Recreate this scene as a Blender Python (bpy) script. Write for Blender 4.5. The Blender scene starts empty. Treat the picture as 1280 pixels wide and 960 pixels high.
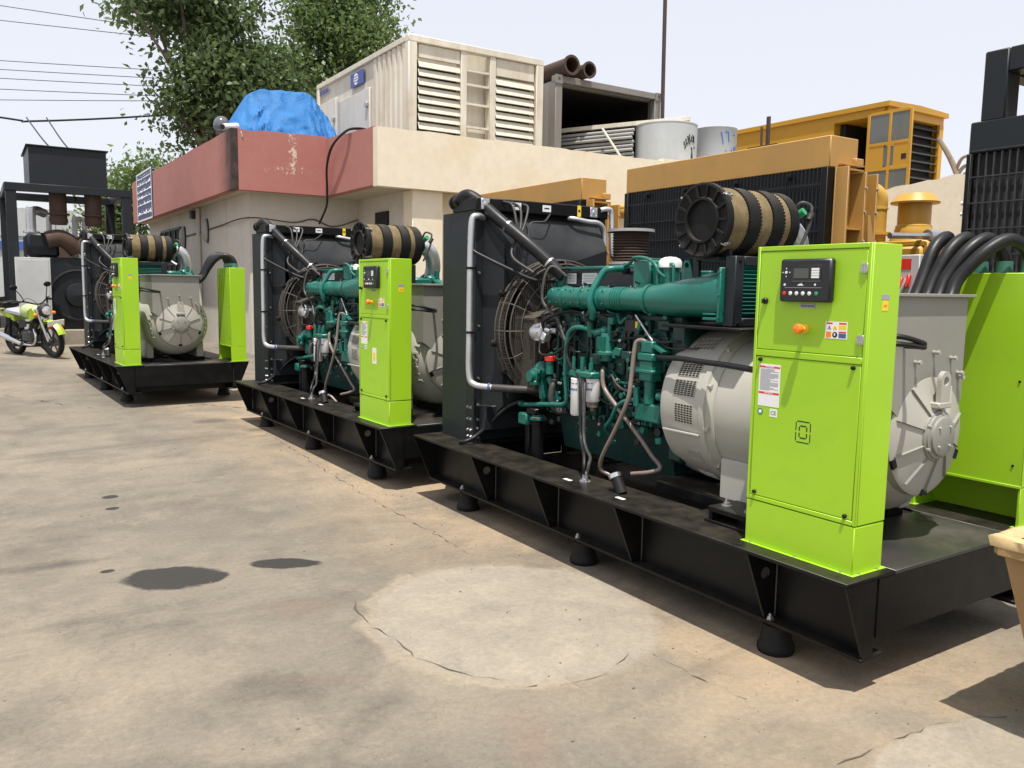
import bpy, bmesh, math, random
import numpy as np
from mathutils import Vector, Matrix, Euler
random.seed(7); np.random.seed(7)
R = math.radians
scene = bpy.context.scene
C = bpy.context.collection

# ------------------------------------------------------------------ camera
cam = bpy.data.cameras.new('camera'); camo = bpy.data.objects.new('camera', cam); C.objects.link(camo)
PITCH, ROLL, YAW, CAMH = 0.1144948, 0.014691, 0.5778212, 1.496
fw = Vector((math.sin(YAW), math.cos(YAW), 0)); rt = Vector((math.cos(YAW), -math.sin(YAW), 0)); up = Vector((0, 0, 1))
F = fw*math.cos(PITCH) - up*math.sin(PITCH); U0 = up*math.cos(PITCH) + fw*math.sin(PITCH)
RR = rt*math.cos(ROLL) + U0*math.sin(ROLL); UU = U0*math.cos(ROLL) - rt*math.sin(ROLL)
camo.matrix_world = Matrix(((RR.x, UU.x, -F.x, 0), (RR.y, UU.y, -F.y, 0), (RR.z, UU.z, -F.z, CAMH), (0, 0, 0, 1)))
cam.sensor_width = 36; cam.lens = 1032.0/1280*36; cam.clip_start = 0.05; cam.clip_end = 3000
scene.camera = camo

# ------------------------------------------------------------------ sky, sun, exposure
world = bpy.data.worlds.new('World'); scene.world = world; world.use_nodes = True
wn = world.node_tree; wn.nodes.clear()
sky = wn.nodes.new('ShaderNodeTexSky'); sky.sky_type = 'NISHITA'; sky.sun_disc = False
SUNV = Vector((-0.18, -0.27, 1.0)).normalized()
sky.sun_elevation = math.asin(SUNV.z); sky.sun_rotation = math.atan2(SUNV.x, SUNV.y)
sky.altitude = 200; sky.air_density = 1.0; sky.dust_density = 3.0; sky.ozone_density = 1.0
hz = wn.nodes.new('ShaderNodeMixRGB'); hz.blend_type = 'MIX'; hz.inputs[0].default_value = 0.66
hz.inputs[2].default_value = (9.7, 9.75, 10.3, 1)          # thin bright summer haze over the whole sky
bg = wn.nodes.new('ShaderNodeBackground'); bg.inputs[1].default_value = 0.1
wo = wn.nodes.new('ShaderNodeOutputWorld')
wn.links.new(sky.outputs[0], hz.inputs[1]); wn.links.new(hz.outputs[0], bg.inputs[0]); wn.links.new(bg.outputs[0], wo.inputs[0])
sl = bpy.data.lights.new('sun', 'SUN'); sl.energy = 5.0; sl.angle = R(0.55); sl.color = (1.0, 0.95, 0.87)
so = bpy.data.objects.new('sun', sl); C.objects.link(so); so.location = (0, 0, 40)
so.rotation_euler = SUNV.to_track_quat('Z', 'Y').to_euler()
vs = scene.view_settings; vs.view_transform = 'Standard'; vs.look = 'None'; vs.exposure = 0.25; vs.gamma = 1.0
vs.use_curve_mapping = False
scene.cycles.max_bounces = 6; scene.cycles.transparent_max_bounces = 12

# ------------------------------------------------------------------ mesh builder
class B:
    def __init__(s): s.v = []; s.f = []
    def add(s, vs, fs):
        o = len(s.v); s.v.extend(tuple(x) for x in vs); s.f.extend(tuple(i+o for i in f) for f in fs); return s
    def bx(s, c, size, rot=None, ch=0.0):
        h = [a/2 for a in size]; k = min(ch, min(h)*0.49); vs = []; fs = []
        S = [(a, b, d) for a in (-1, 1) for b in (-1, 1) for d in (-1, 1)]
        if k <= 0:
            vs = [(a*h[0], b*h[1], d*h[2]) for a, b, d in S]
            fs = [(0, 1, 3, 2), (4, 6, 7, 5), (0, 4, 5, 1), (2, 3, 7, 6), (0, 2, 6, 4), (1, 5, 7, 3)]
        else:
            I = {}
            for t in S:
                for ax in range(3):
                    I[t, ax] = len(vs); vs.append(tuple(t[i]*(h[i] - (0 if i == ax else k)) for i in range(3)))
            for ax in range(3):
                b, d = [i for i in range(3) if i != ax]
                for sg in (-1, 1):
                    q = []
                    for u, w in ((-1, -1), (1, -1), (1, 1), (-1, 1)):
                        t = [0]*3; t[ax] = sg; t[b] = u; t[d] = w; q.append(I[tuple(t), ax])
                    fs.append(q)
            for ax in range(3):
                b, d = [i for i in range(3) if i != ax]
                for u in (-1, 1):
                    for w in (-1, 1):
                        t0 = [0]*3; t0[b] = u; t0[d] = w; t1 = list(t0); t0[ax] = -1; t1[ax] = 1
                        fs.append((I[tuple(t0), b], I[tuple(t0), d], I[tuple(t1), d], I[tuple(t1), b]))
            for t in S: fs.append((I[t, 0], I[t, 1], I[t, 2]))
        c = Vector(c)
        if rot is not None:
            m = rot if isinstance(rot, Matrix) else Euler(rot).to_matrix()
            vs = [m @ Vector(x) + c for x in vs]
        else: vs = [(x[0]+c[0], x[1]+c[1], x[2]+c[2]) for x in vs]
        return s.add(vs, fs)
    def box(s, x0, x1, y0, y1, z0, z1, ch=0.0):
        return s.bx(((x0+x1)/2, (y0+y1)/2, (z0+z1)/2), (abs(x1-x0), abs(y1-y0), abs(z1-z0)), None, ch)
    def beam(s, p, q, w, h, ch=0.0, roll=0.0):
        p = Vector(p); q = Vector(q); d = q-p; m = d.to_track_quat('Y', 'Z').to_matrix()
        if roll: m = m @ Euler((0, roll, 0)).to_matrix()
        return s.bx((p+q)/2, (w, d.length, h), m, ch)
    def lathe(s, o, ax, prof, n=24, caps=True, a0=0.0, a1=2*math.pi):
        o = Vector(o); ax = Vector(ax).normalized()
        u = ax.orthogonal().normalized(); w = ax.cross(u)
        full = abs(a1-a0-2*math.pi) < 1e-6; m = n if full else n+1
        vs = []; fs = []
        for t, r in prof:
            for i in range(m):
                a = a0 + (a1-a0)*i/n
                vs.append(o + ax*t + (u*math.cos(a) + w*math.sin(a))*r)
        for j in range(len(prof)-1):
            for i in range(n):
                k = (i+1) % m
                fs.append((j*m+i, j*m+k, (j+1)*m+k, (j+1)*m+i))
        if caps and full:
            if prof[0][1] > 1e-6: fs.append(tuple(range(m-1, -1, -1)))
            if prof[-1][1] > 1e-6: fs.append(tuple((len(prof)-1)*m+i for i in range(m)))
        return s.add(vs, fs)
    def cyl(s, p, q, r0, r1=None, n=16):
        p = Vector(p); q = Vector(q); d = q-p
        return s.lathe(p, d, [(0, r0), (d.length, r0 if r1 is None else r1)], n)
    def bolt(s, p, ax, r=0.009, h=0.007):
        ax = Vector(ax).normalized(); return s.lathe(Vector(p)-ax*0.002, ax, [(0, r*1.5), (0.003, r*1.5), (0.003, r), (0.003+h, r*0.95)], 6)
    def tube(s, pts, r, n=8, res=5, caps=True):
        P = [Vector(p) for p in pts]
        if res > 1 and len(P) > 2:
            Q = []; E = [P[0]*2-P[1]] + P + [P[-1]*2-P[-2]]
            for i in range(1, len(E)-2):
                a, b, c, d = E[i-1:i+3]
                for k in range(res):
                    t = k/res
                    Q.append(0.5*((2*b) + (c-a)*t + (2*a-5*b+4*c-d)*t*t + (3*b-a-3*c+d)*t**3))
            Q.append(P[-1]); P = Q
        rad = r if hasattr(r, '__len__') else None
        T = [(P[min(i+1, len(P)-1)] - P[max(i-1, 0)]).normalized() for i in range(len(P))]
        u = T[0].orthogonal().normalized(); vs = []; fs = []
        for i, p in enumerate(P):
            u = (u - T[i]*u.dot(T[i])).normalized(); w = T[i].cross(u)
            rr = r if rad is None else rad[0] + (rad[1]-rad[0])*i/(len(P)-1)
            for k in range(n):
                a = 2*math.pi*k/n; vs.append(p + (u*math.cos(a)+w*math.sin(a))*rr)
        for i in range(len(P)-1):
            for k in range(n):
                l = (k+1) % n; fs.append((i*n+k, i*n+l, (i+1)*n+l, (i+1)*n+k))
        if caps: fs.append(tuple(range(n-1, -1, -1))); fs.append(tuple((len(P)-1)*n+k for k in range(n)))
        return s.add(vs, fs)
    def prism(s, poly, plane, a, b):
        n = len(poly)
        def P(q, t): return {'xz': (q[0], t, q[1]), 'yz': (t, q[0], q[1]), 'xy': (q[0], q[1], t)}[plane]
        vs = [P(q, a) for q in poly] + [P(q, b) for q in poly]
        fs = [tuple(range(n)), tuple(range(2*n-1, n-1, -1))] + [(i, (i+1) % n, n+(i+1) % n, n+i) for i in range(n)]
        return s.add(vs, fs)
    def ball(s, c, r, nu=12, nv=8, sc=(1, 1, 1)):
        c = Vector(c); vs = [c + Vector((0, 0, r*sc[2]))]; fs = []
        for j in range(1, nv):
            p = math.pi*j/nv
            for i in range(nu):
                a = 2*math.pi*i/nu; vs.append(c + Vector((math.sin(p)*math.cos(a)*r*sc[0], math.sin(p)*math.sin(a)*r*sc[1], math.cos(p)*r*sc[2])))
        vs.append(c - Vector((0, 0, r*sc[2]))); L = len(vs)-1
        for i in range(nu):
            k = (i+1) % nu; fs.append((0, 1+i, 1+k)); fs.append((L, 1+(nv-2)*nu+k, 1+(nv-2)*nu+i))
            for j in range(nv-2): fs.append((1+j*nu+i, 1+(j+1)*nu+i, 1+(j+1)*nu+k, 1+j*nu+k))
        return s.add(vs, fs)
    def plate_hole(s, poly, hc, hr, plane, a, b, n=24):
        # flat plate with a round hole through it
        def ray(t):
            d = (math.cos(t), math.sin(t)); best = 1e9
            for i in range(len(poly)):
                p, q = poly[i], poly[(i+1) % len(poly)]
                ex, ey = q[0]-p[0], q[1]-p[1]; den = d[0]*ey - d[1]*ex
                if abs(den) < 1e-12: continue
                k = ((p[0]-hc[0])*ey - (p[1]-hc[1])*ex)/den; m = ((p[0]-hc[0])*d[1] - (p[1]-hc[1])*d[0])/den
                if k > 0 and -1e-6 <= m <= 1+1e-6: best = min(best, k)
            return (hc[0]+d[0]*best, hc[1]+d[1]*best)
        an = sorted([2*math.pi*i/n - math.pi for i in range(n)] + [math.atan2(p[1]-hc[1], p[0]-hc[0]) for p in poly])
        o = [ray(t) for t in an]; h = [(hc[0]+math.cos(t)*hr, hc[1]+math.sin(t)*hr) for t in an]
        def P(q, t): return {'xz': (q[0], t, q[1]), 'yz': (t, q[0], q[1]), 'xy': (q[0], q[1], t)}[plane]
        m = len(an); vs = [P(q, a) for q in o] + [P(q, a) for q in h] + [P(q, b) for q in o] + [P(q, b) for q in h]; fs = []
        for i in range(m):
            k = (i+1) % m
            fs += [(i, k, m+k, m+i), (2*m+i, 3*m+i, 3*m+k, 2*m+k), (i, 2*m+i, 2*m+k, k), (m+i, m+k, 3*m+k, 3*m+i)]
        return s.add(vs, fs)
    def mesh(s, name, sharp=38, recalc=True):
        me = bpy.data.meshes.new(name); me.from_pydata(s.v, [], s.f)
        if recalc:
            bm = bmesh.new(); bm.from_mesh(me); bmesh.ops.recalc_face_normals(bm, faces=bm.faces); bm.to_mesh(me); bm.free()
        me.polygons.foreach_set('use_smooth', [True]*len(me.polygons))
        me.set_sharp_from_angle(angle=R(sharp)); me.update()
        return me

def link(o, parent=None, kind=None, label=None, cat=None, group=None):
    C.objects.link(o)
    if parent is not None: o.parent = parent
    if kind: o['kind'] = kind
    if label: o['label'] = label
    if cat: o['category'] = cat
    if group: o['group'] = group
    return o
def obj(name, b, mat, parent=None, kind=None, label=None, cat=None, group=None, sharp=38, recalc=True):
    me = b.mesh(name, sharp, recalc) if isinstance(b, B) else b
    if not me.materials: me.materials.append(mat)
    return link(bpy.data.objects.new(name, me), parent, kind, label, cat, group)
def thing(name, label, cat, loc=(0, 0, 0), rz=0.0, group=None):
    o = bpy.data.objects.new(name, None); o.empty_display_size = 0.2
    link(o, None, None, label, cat, group); o.location = loc; o.rotation_euler = (0, 0, rz); return o
def kids(o): return [k for k in C.objects if k.parent == o]
def copy_tree(o, parent=None):
    c = o.copy(); C.objects.link(c); c.parent = parent
    for k in KID.get(o.name, []): copy_tree(k, c)
    return c
KID = {}
def index_children():
    KID.clear()
    for k in C.objects:
        if k.parent: KID.setdefault(k.parent.name, []).append(k)
def moved(me_obj, name, parent, loc, rot=(0, 0, 0), sc=(1, 1, 1)):
    # another piece that shares mesh data
    o = bpy.data.objects.new(name, me_obj.data); link(o, parent); o.location = loc; o.rotation_euler = rot; o.scale = sc; return o

# ------------------------------------------------------------------ materials
def nt(name):
    m = bpy.data.materials.new(name); m.use_nodes = True; t = m.node_tree
    return m, t, t.nodes['Principled BSDF']
def noise(t, scale, detail=6, rough=0.6, vec=None, dist=0.0):
    n = t.nodes.new('ShaderNodeTexNoise'); n.inputs['Scale'].default_value = scale; n.inputs['Detail'].default_value = detail
    n.inputs['Roughness'].default_value = rough; n.inputs['Distortion'].default_value = dist
    if vec is not None: t.links.new(vec, n.inputs['Vector'])
    return n.outputs['Fac']
def ramp(t, fac, stops):
    r = t.nodes.new('ShaderNodeValToRGB'); e = r.color_ramp.elements
    e[0].position, e[0].color = stops[0][0], (*stops[0][1], 1) if len(stops[0][1]) == 3 else stops[0][1]
    e[1].position, e[1].color = stops[-1][0], (*stops[-1][1], 1)
    for p, c in stops[1:-1]:
        k = e.new(p); k.color = (*c, 1)
    t.links.new(fac, r.inputs[0]); return r.outputs[0]
def mix(t, fac, a, b, mode='MIX'):
    m = t.nodes.new('ShaderNodeMixRGB'); m.blend_type = mode
    for i, v in enumerate((fac, a, b)):
        if isinstance(v, (int, float)): m.inputs[i].default_value = v
        elif isinstance(v, tuple): m.inputs[i].default_value = (*v, 1) if len(v) == 3 else v
        else: t.links.new(v, m.inputs[i])
    return m.outputs[0]
def mathn(t, op, a, b=0.0, clamp=False):
    m = t.nodes.new('ShaderNodeMath'); m.operation = op; m.use_clamp = clamp
    for i, v in enumerate((a, b)):
        if isinstance(v, (int, float)): m.inputs[i].default_value = v
        else: t.links.new(v, m.inputs[i])
    return m.outputs[0]
def coord(t, kind='Object', scale=None):
    c = t.nodes.new('ShaderNodeTexCoord').outputs[kind]
    if scale:
        m = t.nodes.new('ShaderNodeMapping'); m.inputs['Scale'].default_value = scale; t.links.new(c, m.inputs['Vector']); return m.outputs[0]
    return c
def bump(t, bs, h, strength=0.2, dist=0.01):
    b = t.nodes.new('ShaderNodeBump'); b.inputs['Strength'].default_value = strength; b.inputs['Distance'].default_value = dist
    t.links.new(h, b.inputs['Height']); t.links.new(b.outputs[0], bs.inputs['Normal'])
def paint(name, col, rough=0.4, metal=0.0, dirt=(0.25, 0.2, 0.15), amt=0.15, scale=6.0, bmp=0.05, spec=0.5, dust=0.0, coat=0.0, streak=False, dcol=(0.36, 0.29, 0.2)):
    """painted or bare surface: uneven tone, dirt patches, dust on upward faces"""
    m, t, b = nt(name); v = coord(t)
    n1 = noise(t, scale, 8, 0.65, v); n2 = noise(t, scale*0.23, 4, 0.5, v)
    c = mix(t, ramp(t, n2, [(0.3, (0, 0, 0)), (0.75, (1, 1, 1))]), tuple(x*0.86 for x in col), tuple(min(1, x*1.1) for x in col))
    if amt > 0:
        f = ramp(t, n1, [(0.5, (0, 0, 0)), (0.78, (1, 1, 1))])
        if streak:
            f = mix(t, 1.0, f, ramp(t, noise(t, 1.0, 6, 0.6, coord(t, 'Object', (7, 7, 0.5))), [(0.35, (0, 0, 0)), (0.7, (1, 1, 1))]), 'ADD')
        c = mix(t, mathn(t, 'MULTIPLY', f, amt, True), c, dirt)
    if dust > 0:
        g = t.nodes.new('ShaderNodeNewGeometry'); sx = t.nodes.new('ShaderNodeSeparateXYZ'); t.links.new(g.outputs['Normal'], sx.inputs[0])
        d = mathn(t, 'MULTIPLY', mathn(t, 'MULTIPLY', mathn(t, 'SUBTRACT', sx.outputs[2], 0.35, True), ramp(t, n1, [(0.3, (0, 0, 0)), (0.65, (1, 1, 1))])), dust, True)
        c = mix(t, d, c, dcol)
    t.links.new(c, b.inputs['Base Color'])
    t.links.new(ramp(t, n1, [(0.25, (rough*0.75,)*3), (0.75, (min(1, rough*1.35),)*3)]), b.inputs['Roughness'])
    b.inputs['Metallic'].default_value = metal; b.inputs['Specular IOR Level'].default_value = spec
    if coat: b.inputs['Coat Weight'].default_value = coat; b.inputs['Coat Roughness'].default_value = 0.15
    if bmp: bump(t, b, noise(t, scale*9, 4, 0.6, v), bmp, 0.004)
    return m
def plain(name, col, rough=0.5, metal=0.0):
    m, t, b = nt(name); b.inputs['Base Color'].default_value = (*col, 1); b.inputs['Roughness'].default_value = rough; b.inputs['Metallic'].default_value = metal
    t.links.new(ramp(t, noise(t, 30, 4, 0.6, coord(t)), [(0.3, (rough*0.8,)*3), (0.7, (min(1, rough*1.25),)*3)]), b.inputs['Roughness'])
    return m

M = {}
def mat_lime():
    m, t, b = nt('lime_paint'); v = coord(t)
    n1 = noise(t, 5, 8, 0.65, v); n2 = noise(t, 1.3, 4, 0.5, v)
    c = mix(t, ramp(t, n2, [(0.3, (0, 0, 0)), (0.7, (1, 1, 1))]), (0.315, 0.565, 0.019), (0.365, 0.625, 0.022))
    c = mix(t, mathn(t, 'MULTIPLY', ramp(t, n1, [(0.52, (0, 0, 0)), (0.8, (1, 1, 1))]), 0.22), c, (0.20, 0.33, 0.03))        # smudges
    sc = noise(t, 1.0, 5, 0.7, coord(t, 'Object', (60, 60, 3)))
    c = mix(t, mathn(t, 'MULTIPLY', ramp(t, sc, [(0.66, (0, 0, 0)), (0.74, (1, 1, 1))]), 0.16), c, (0.45, 0.62, 0.16))       # dust runs
    t.links.new(c, b.inputs['Base Color']); t.links.new(ramp(t, n1, [(0.25, (0.26,)*3), (0.75, (0.50,)*3)]), b.inputs['Roughness'])
    bump(t, b, mix(t, 0.12, noise(t, 2.4, 2, 0.4, v), noise(t, 90, 3, 0.6, v)), 0.10, 0.02); return m
M['lime'] = mat_lime()
M['black'] = paint('black_paint', (0.0055, 0.0058, 0.006), 0.38, amt=0.35, dirt=(0.022, 0.020, 0.018), scale=7, bmp=0.1, dust=0.12, spec=0.22)
M['slate'] = paint('slate_paint', (0.0135, 0.0175, 0.021), 0.42, amt=0.3, dirt=(0.028, 0.027, 0.026), scale=4, bmp=0.07, dust=0.10, spec=0.3)
M['shroud'] = paint('dusty_shroud', (0.013, 0.016, 0.018), 0.5, amt=0.3, dirt=(0.03, 0.03, 0.03), scale=4, bmp=0.07, dust=0.75, spec=0.3, dcol=(0.16, 0.16, 0.155))
M['green'] = paint('engine_green', (0.008, 0.135, 0.104), 0.32, amt=0.22, dirt=(0.02, 0.05, 0.04), scale=14, bmp=0.1, dust=0.14)
M['greendk'] = paint('engine_green_dark', (0.004, 0.036, 0.030), 0.42, amt=0.55, dirt=(0.012, 0.02, 0.018), scale=18, bmp=0.15, dust=0.1)  # darker, more mottled copy of the engine green, mainly for the block
M['alt'] = paint('alternator_cream', (0.405, 0.392, 0.345), 0.40, amt=0.12, dirt=(0.25, 0.22, 0.17), scale=5, bmp=0.08)
M['altgrey'] = paint('alternator_grey', (0.265, 0.26, 0.23), 0.45, amt=0.1, scale=5, bmp=0.06)
M['deck'] = paint('worn_sheen_deck', (0.030, 0.031, 0.032), 0.33, amt=0.6, dirt=(0.105, 0.10, 0.092), scale=2.2, bmp=0.06, dust=0.16)  # dusty wear, with the plate's grey sheen painted into the lighter tones
M['rubber'] = paint('rubber', (0.008, 0.008, 0.008), 0.6, amt=0.35, dirt=(0.028, 0.026, 0.023), scale=12, bmp=0.1, dust=0.2, spec=0.25)
M['cable'] = paint('cable_black', (0.009, 0.009, 0.010), 0.42, amt=0.2, dirt=(0.03, 0.028, 0.025), scale=10, bmp=0.03, spec=0.35)
M['hosegrey'] = paint('grey_hose', (0.038, 0.037, 0.036), 0.5, amt=0.2, scale=20)
M['hosebrown'] = paint('clear_brown_hose', (0.20, 0.155, 0.135), 0.28, amt=0.2, dirt=(0.1, 0.06, 0.05), scale=20)
M['steel'] = paint('zinc_steel', (0.55, 0.55, 0.55), 0.35, metal=0.9, amt=0.2, scale=15)
M['alu'] = paint('aluminium_pipe', (0.62, 0.63, 0.65), 0.42, metal=0.85, amt=0.25, dirt=(0.3, 0.28, 0.25), scale=10)
M['wire'] = paint('guard_wire', (0.085, 0.074, 0.061), 0.6, metal=0.2, amt=0.5, dirt=(0.14, 0.11, 0.078), scale=12)
M['white'] = plain('white_plastic', (0.78, 0.78, 0.77), 0.4)
M['red'] = plain('red_plastic', (0.65, 0.03, 0.02), 0.35)
M['orange'] = plain('orange_plastic', (0.85, 0.22, 0.02), 0.3)
M['yellowtag'] = plain('yellow_tag', (0.85, 0.58, 0.03), 0.5)
M['bluetag'] = plain('blue_tag', (0.06, 0.09, 0.30), 0.5)
M['greytag'] = plain('grey_tag', (0.33, 0.33, 0.37), 0.4)
M['ink'] = plain('ink', (0.02, 0.02, 0.02), 0.6)
M['panel'] = plain('panel_black', (0.012, 0.014, 0.018), 0.32)
M['lcd'] = plain('lcd_grey', (0.07, 0.085, 0.07), 0.2)
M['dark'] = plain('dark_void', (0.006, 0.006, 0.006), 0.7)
M['chrome'] = plain('chrome', (0.7, 0.7, 0.72), 0.12, 1.0)
M['green_btn'] = plain('green_button', (0.03, 0.3, 0.12), 0.4)
M['teal'] = plain('teal_sleeve', (0.05, 0.16, 0.13), 0.5)
M['rust'] = paint('rusty_iron', (0.060, 0.036, 0.026), 0.8, amt=0.6, dirt=(0.11, 0.055, 0.03), scale=9, bmp=0.4)
M['cat'] = paint('machine_yellow', (0.48, 0.265, 0.062), 0.5, amt=0.35, streak=True, dirt=(0.32, 0.19, 0.08), scale=4, bmp=0.1, dust=0.3)
M['cat2'] = paint('machine_yellow_bright', (0.52, 0.30, 0.04), 0.45, amt=0.22, dirt=(0.33, 0.19, 0.06), scale=4, bmp=0.1, dust=0.2)
M['canopy'] = paint('canopy_yellow', (0.50, 0.255, 0.012), 0.42, amt=0.15, dirt=(0.4, 0.22, 0.06), scale=2, bmp=0.05, streak=True)
M['contw'] = paint('container_cream', (0.70, 0.665, 0.56), 0.55, amt=0.30, dirt=(0.33, 0.19, 0.09), scale=2.2, bmp=0.08, streak=True)
M['contg'] = paint('container_grey', (0.22, 0.215, 0.20), 0.55, amt=0.35, dirt=(0.2, 0.13, 0.08), scale=2, bmp=0.1, streak=True)
M['tank'] = paint('tank_paint', (0.50, 0.53, 0.54), 0.5, amt=0.18, dirt=(0.3, 0.28, 0.25), scale=3, bmp=0.05, streak=True)
M['greypipe'] = paint('grey_pipe', (0.36, 0.36, 0.35), 0.5, amt=0.3, scale=5)
M['greybox'] = paint('grey_box', (0.45, 0.46, 0.46), 0.4, amt=0.15, scale=6)

def mat_woven():
    m, t, b = nt('woven_filter_cover'); v = coord(t, 'Object', (1, 1, 1))
    ck = t.nodes.new('ShaderNodeTexChecker'); ck.inputs['Scale'].default_value = 150; t.links.new(v, ck.inputs['Vector'])
    c = mix(t, ck.outputs['Fac'], (0.20, 0.145, 0.06), (0.085, 0.06, 0.028))
    c = mix(t, ramp(t, noise(t, 14, 5, 0.6, v), [(0.4, (0, 0, 0)), (0.75, (1, 1, 1))]), c, (0.24, 0.18, 0.09))
    t.links.new(c, b.inputs['Base Color']); b.inputs['Roughness'].default_value = 0.8; bump(t, b, ck.outputs['Fac'], 0.5, 0.003); return m
M['woven'] = mat_woven()
def mat_core(name, sx, col=(0.02, 0.02, 0.022)):
    m, t, b = nt(name); v = coord(t, 'Object', (1, 1, 1))
    w = t.nodes.new('ShaderNodeTexWave'); w.inputs['Scale'].default_value = sx; w.bands_direction = 'Z'; t.links.new(v, w.inputs['Vector'])
    t.links.new(mix(t, w.outputs['Fac'], tuple(x*0.4 for x in col), col), b.inputs['Base Color']); b.inputs['Roughness'].default_value = 0.6
    bump(t, b, w.outputs['Fac'], 0.4, 0.004); return m
M['core'] = mat_core('radiator_core', 60)

def mat_wall(name, col, stain, stain2, hi=0.6, amt=0.5):
    m, t, b = nt(name); v = coord(t)
    n1 = noise(t, 1.1, 8, 0.62, v); n2 = noise(t, 6, 8, 0.7, v); n3 = noise(t, 1.0, 6, 0.6, coord(t, 'Object', (2.2, 2.2, 0.28)))
    c = mix(t, ramp(t, n2, [(0.35, (0, 0, 0)), (0.7, (1, 1, 1))]), tuple(x*0.9 for x in col), col)
    c = mix(t, mathn(t, 'MULTIPLY', ramp(t, n1, [(0.5, (0, 0, 0)), (0.75, (1, 1, 1))]), amt, True), c, stain)
    c = mix(t, mathn(t, 'MULTIPLY', ramp(t, n3, [(0.55, (0, 0, 0)), (0.8, (1, 1, 1))]), amt*0.6, True), c, stain2)
    t.links.new(c, b.inputs['Base Color']); b.inputs['Roughness'].default_value = 0.85
    bump(t, b, mix(t, 0.5, n2, noise(t, 40, 4, 0.6, v)), 0.25, 0.012); return m
M['cream'] = mat_wall('cream_plaster', (0.80, 0.71, 0.55), (0.66, 0.51, 0.29), (0.62, 0.51, 0.37))
M['greywall'] = mat_wall('grey_white_plaster', (0.60, 0.565, 0.50), (0.46, 0.40, 0.32), (0.33, 0.27, 0.2))
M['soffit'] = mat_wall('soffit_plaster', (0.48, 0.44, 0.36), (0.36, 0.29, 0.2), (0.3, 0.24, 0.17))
def mat_pink():
    m, t, b = nt('pink_plaster'); v = coord(t)
    n2 = noise(t, 5, 8, 0.7, v); n1 = noise(t, 1.0, 5, 0.6, v)
    c = mix(t, n2, (0.355, 0.130, 0.110), (0.435, 0.182, 0.155))
    c = mix(t, mathn(t, 'MULTIPLY', ramp(t, n1, [(0.45, (0, 0, 0)), (0.75, (1, 1, 1))]), 0.4), c, (0.42, 0.24, 0.19))
    s = t.nodes.new('ShaderNodeSeparateXYZ'); t.links.new(v, s.inputs[0])
    def band(o, c0, w): return mathn(t, 'SUBTRACT', 1.0, mathn(t, 'DIVIDE', mathn(t, 'ABSOLUTE', mathn(t, 'SUBTRACT', o, c0)), w), True)
    # flaked paint: a vertical and a horizontal scar on the front face
    n4 = noise(t, 9, 8, 0.75, v, 1.0)
    front = mathn(t, 'LESS_THAN', s.outputs[1], 15.40)
    scar = mathn(t, 'MAXIMUM', mathn(t, 'MULTIPLY', band(s.outputs[0], 5.10, 0.17), mathn(t, 'GREATER_THAN', s.outputs[2], 3.55)),
                 mathn(t, 'MULTIPLY', band(s.outputs[2], 3.62, 0.13), band(s.outputs[0], 5.0, 0.75)))
    sc = mathn(t, 'GREATER_THAN', mathn(t, 'ADD', n4, mathn(t, 'MULTIPLY', scar, 0.22)), 0.70)
    c = mix(t, mathn(t, 'MULTIPLY', sc, front), c, (0.62, 0.52, 0.42))
    # soot of an old leak beside the corner, on the long side only
    soot = mathn(t, 'MULTIPLY', band(mathn(t, 'ADD', s.outputs[1], mathn(t, 'MULTIPLY', n2, 0.5)), 15.62, 1.1), mathn(t, 'LESS_THAN', s.outputs[0], 4.1))
    c = mix(t, mathn(t, 'POWER', soot, 1.8, True), c, (0.02, 0.018, 0.016))
    t.links.new(c, b.inputs['Base Color']); b.inputs['Roughness'].default_value = 0.8
    bump(t, b, n2, 0.3, 0.012); return m
M['pink'] = mat_pink()

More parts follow.
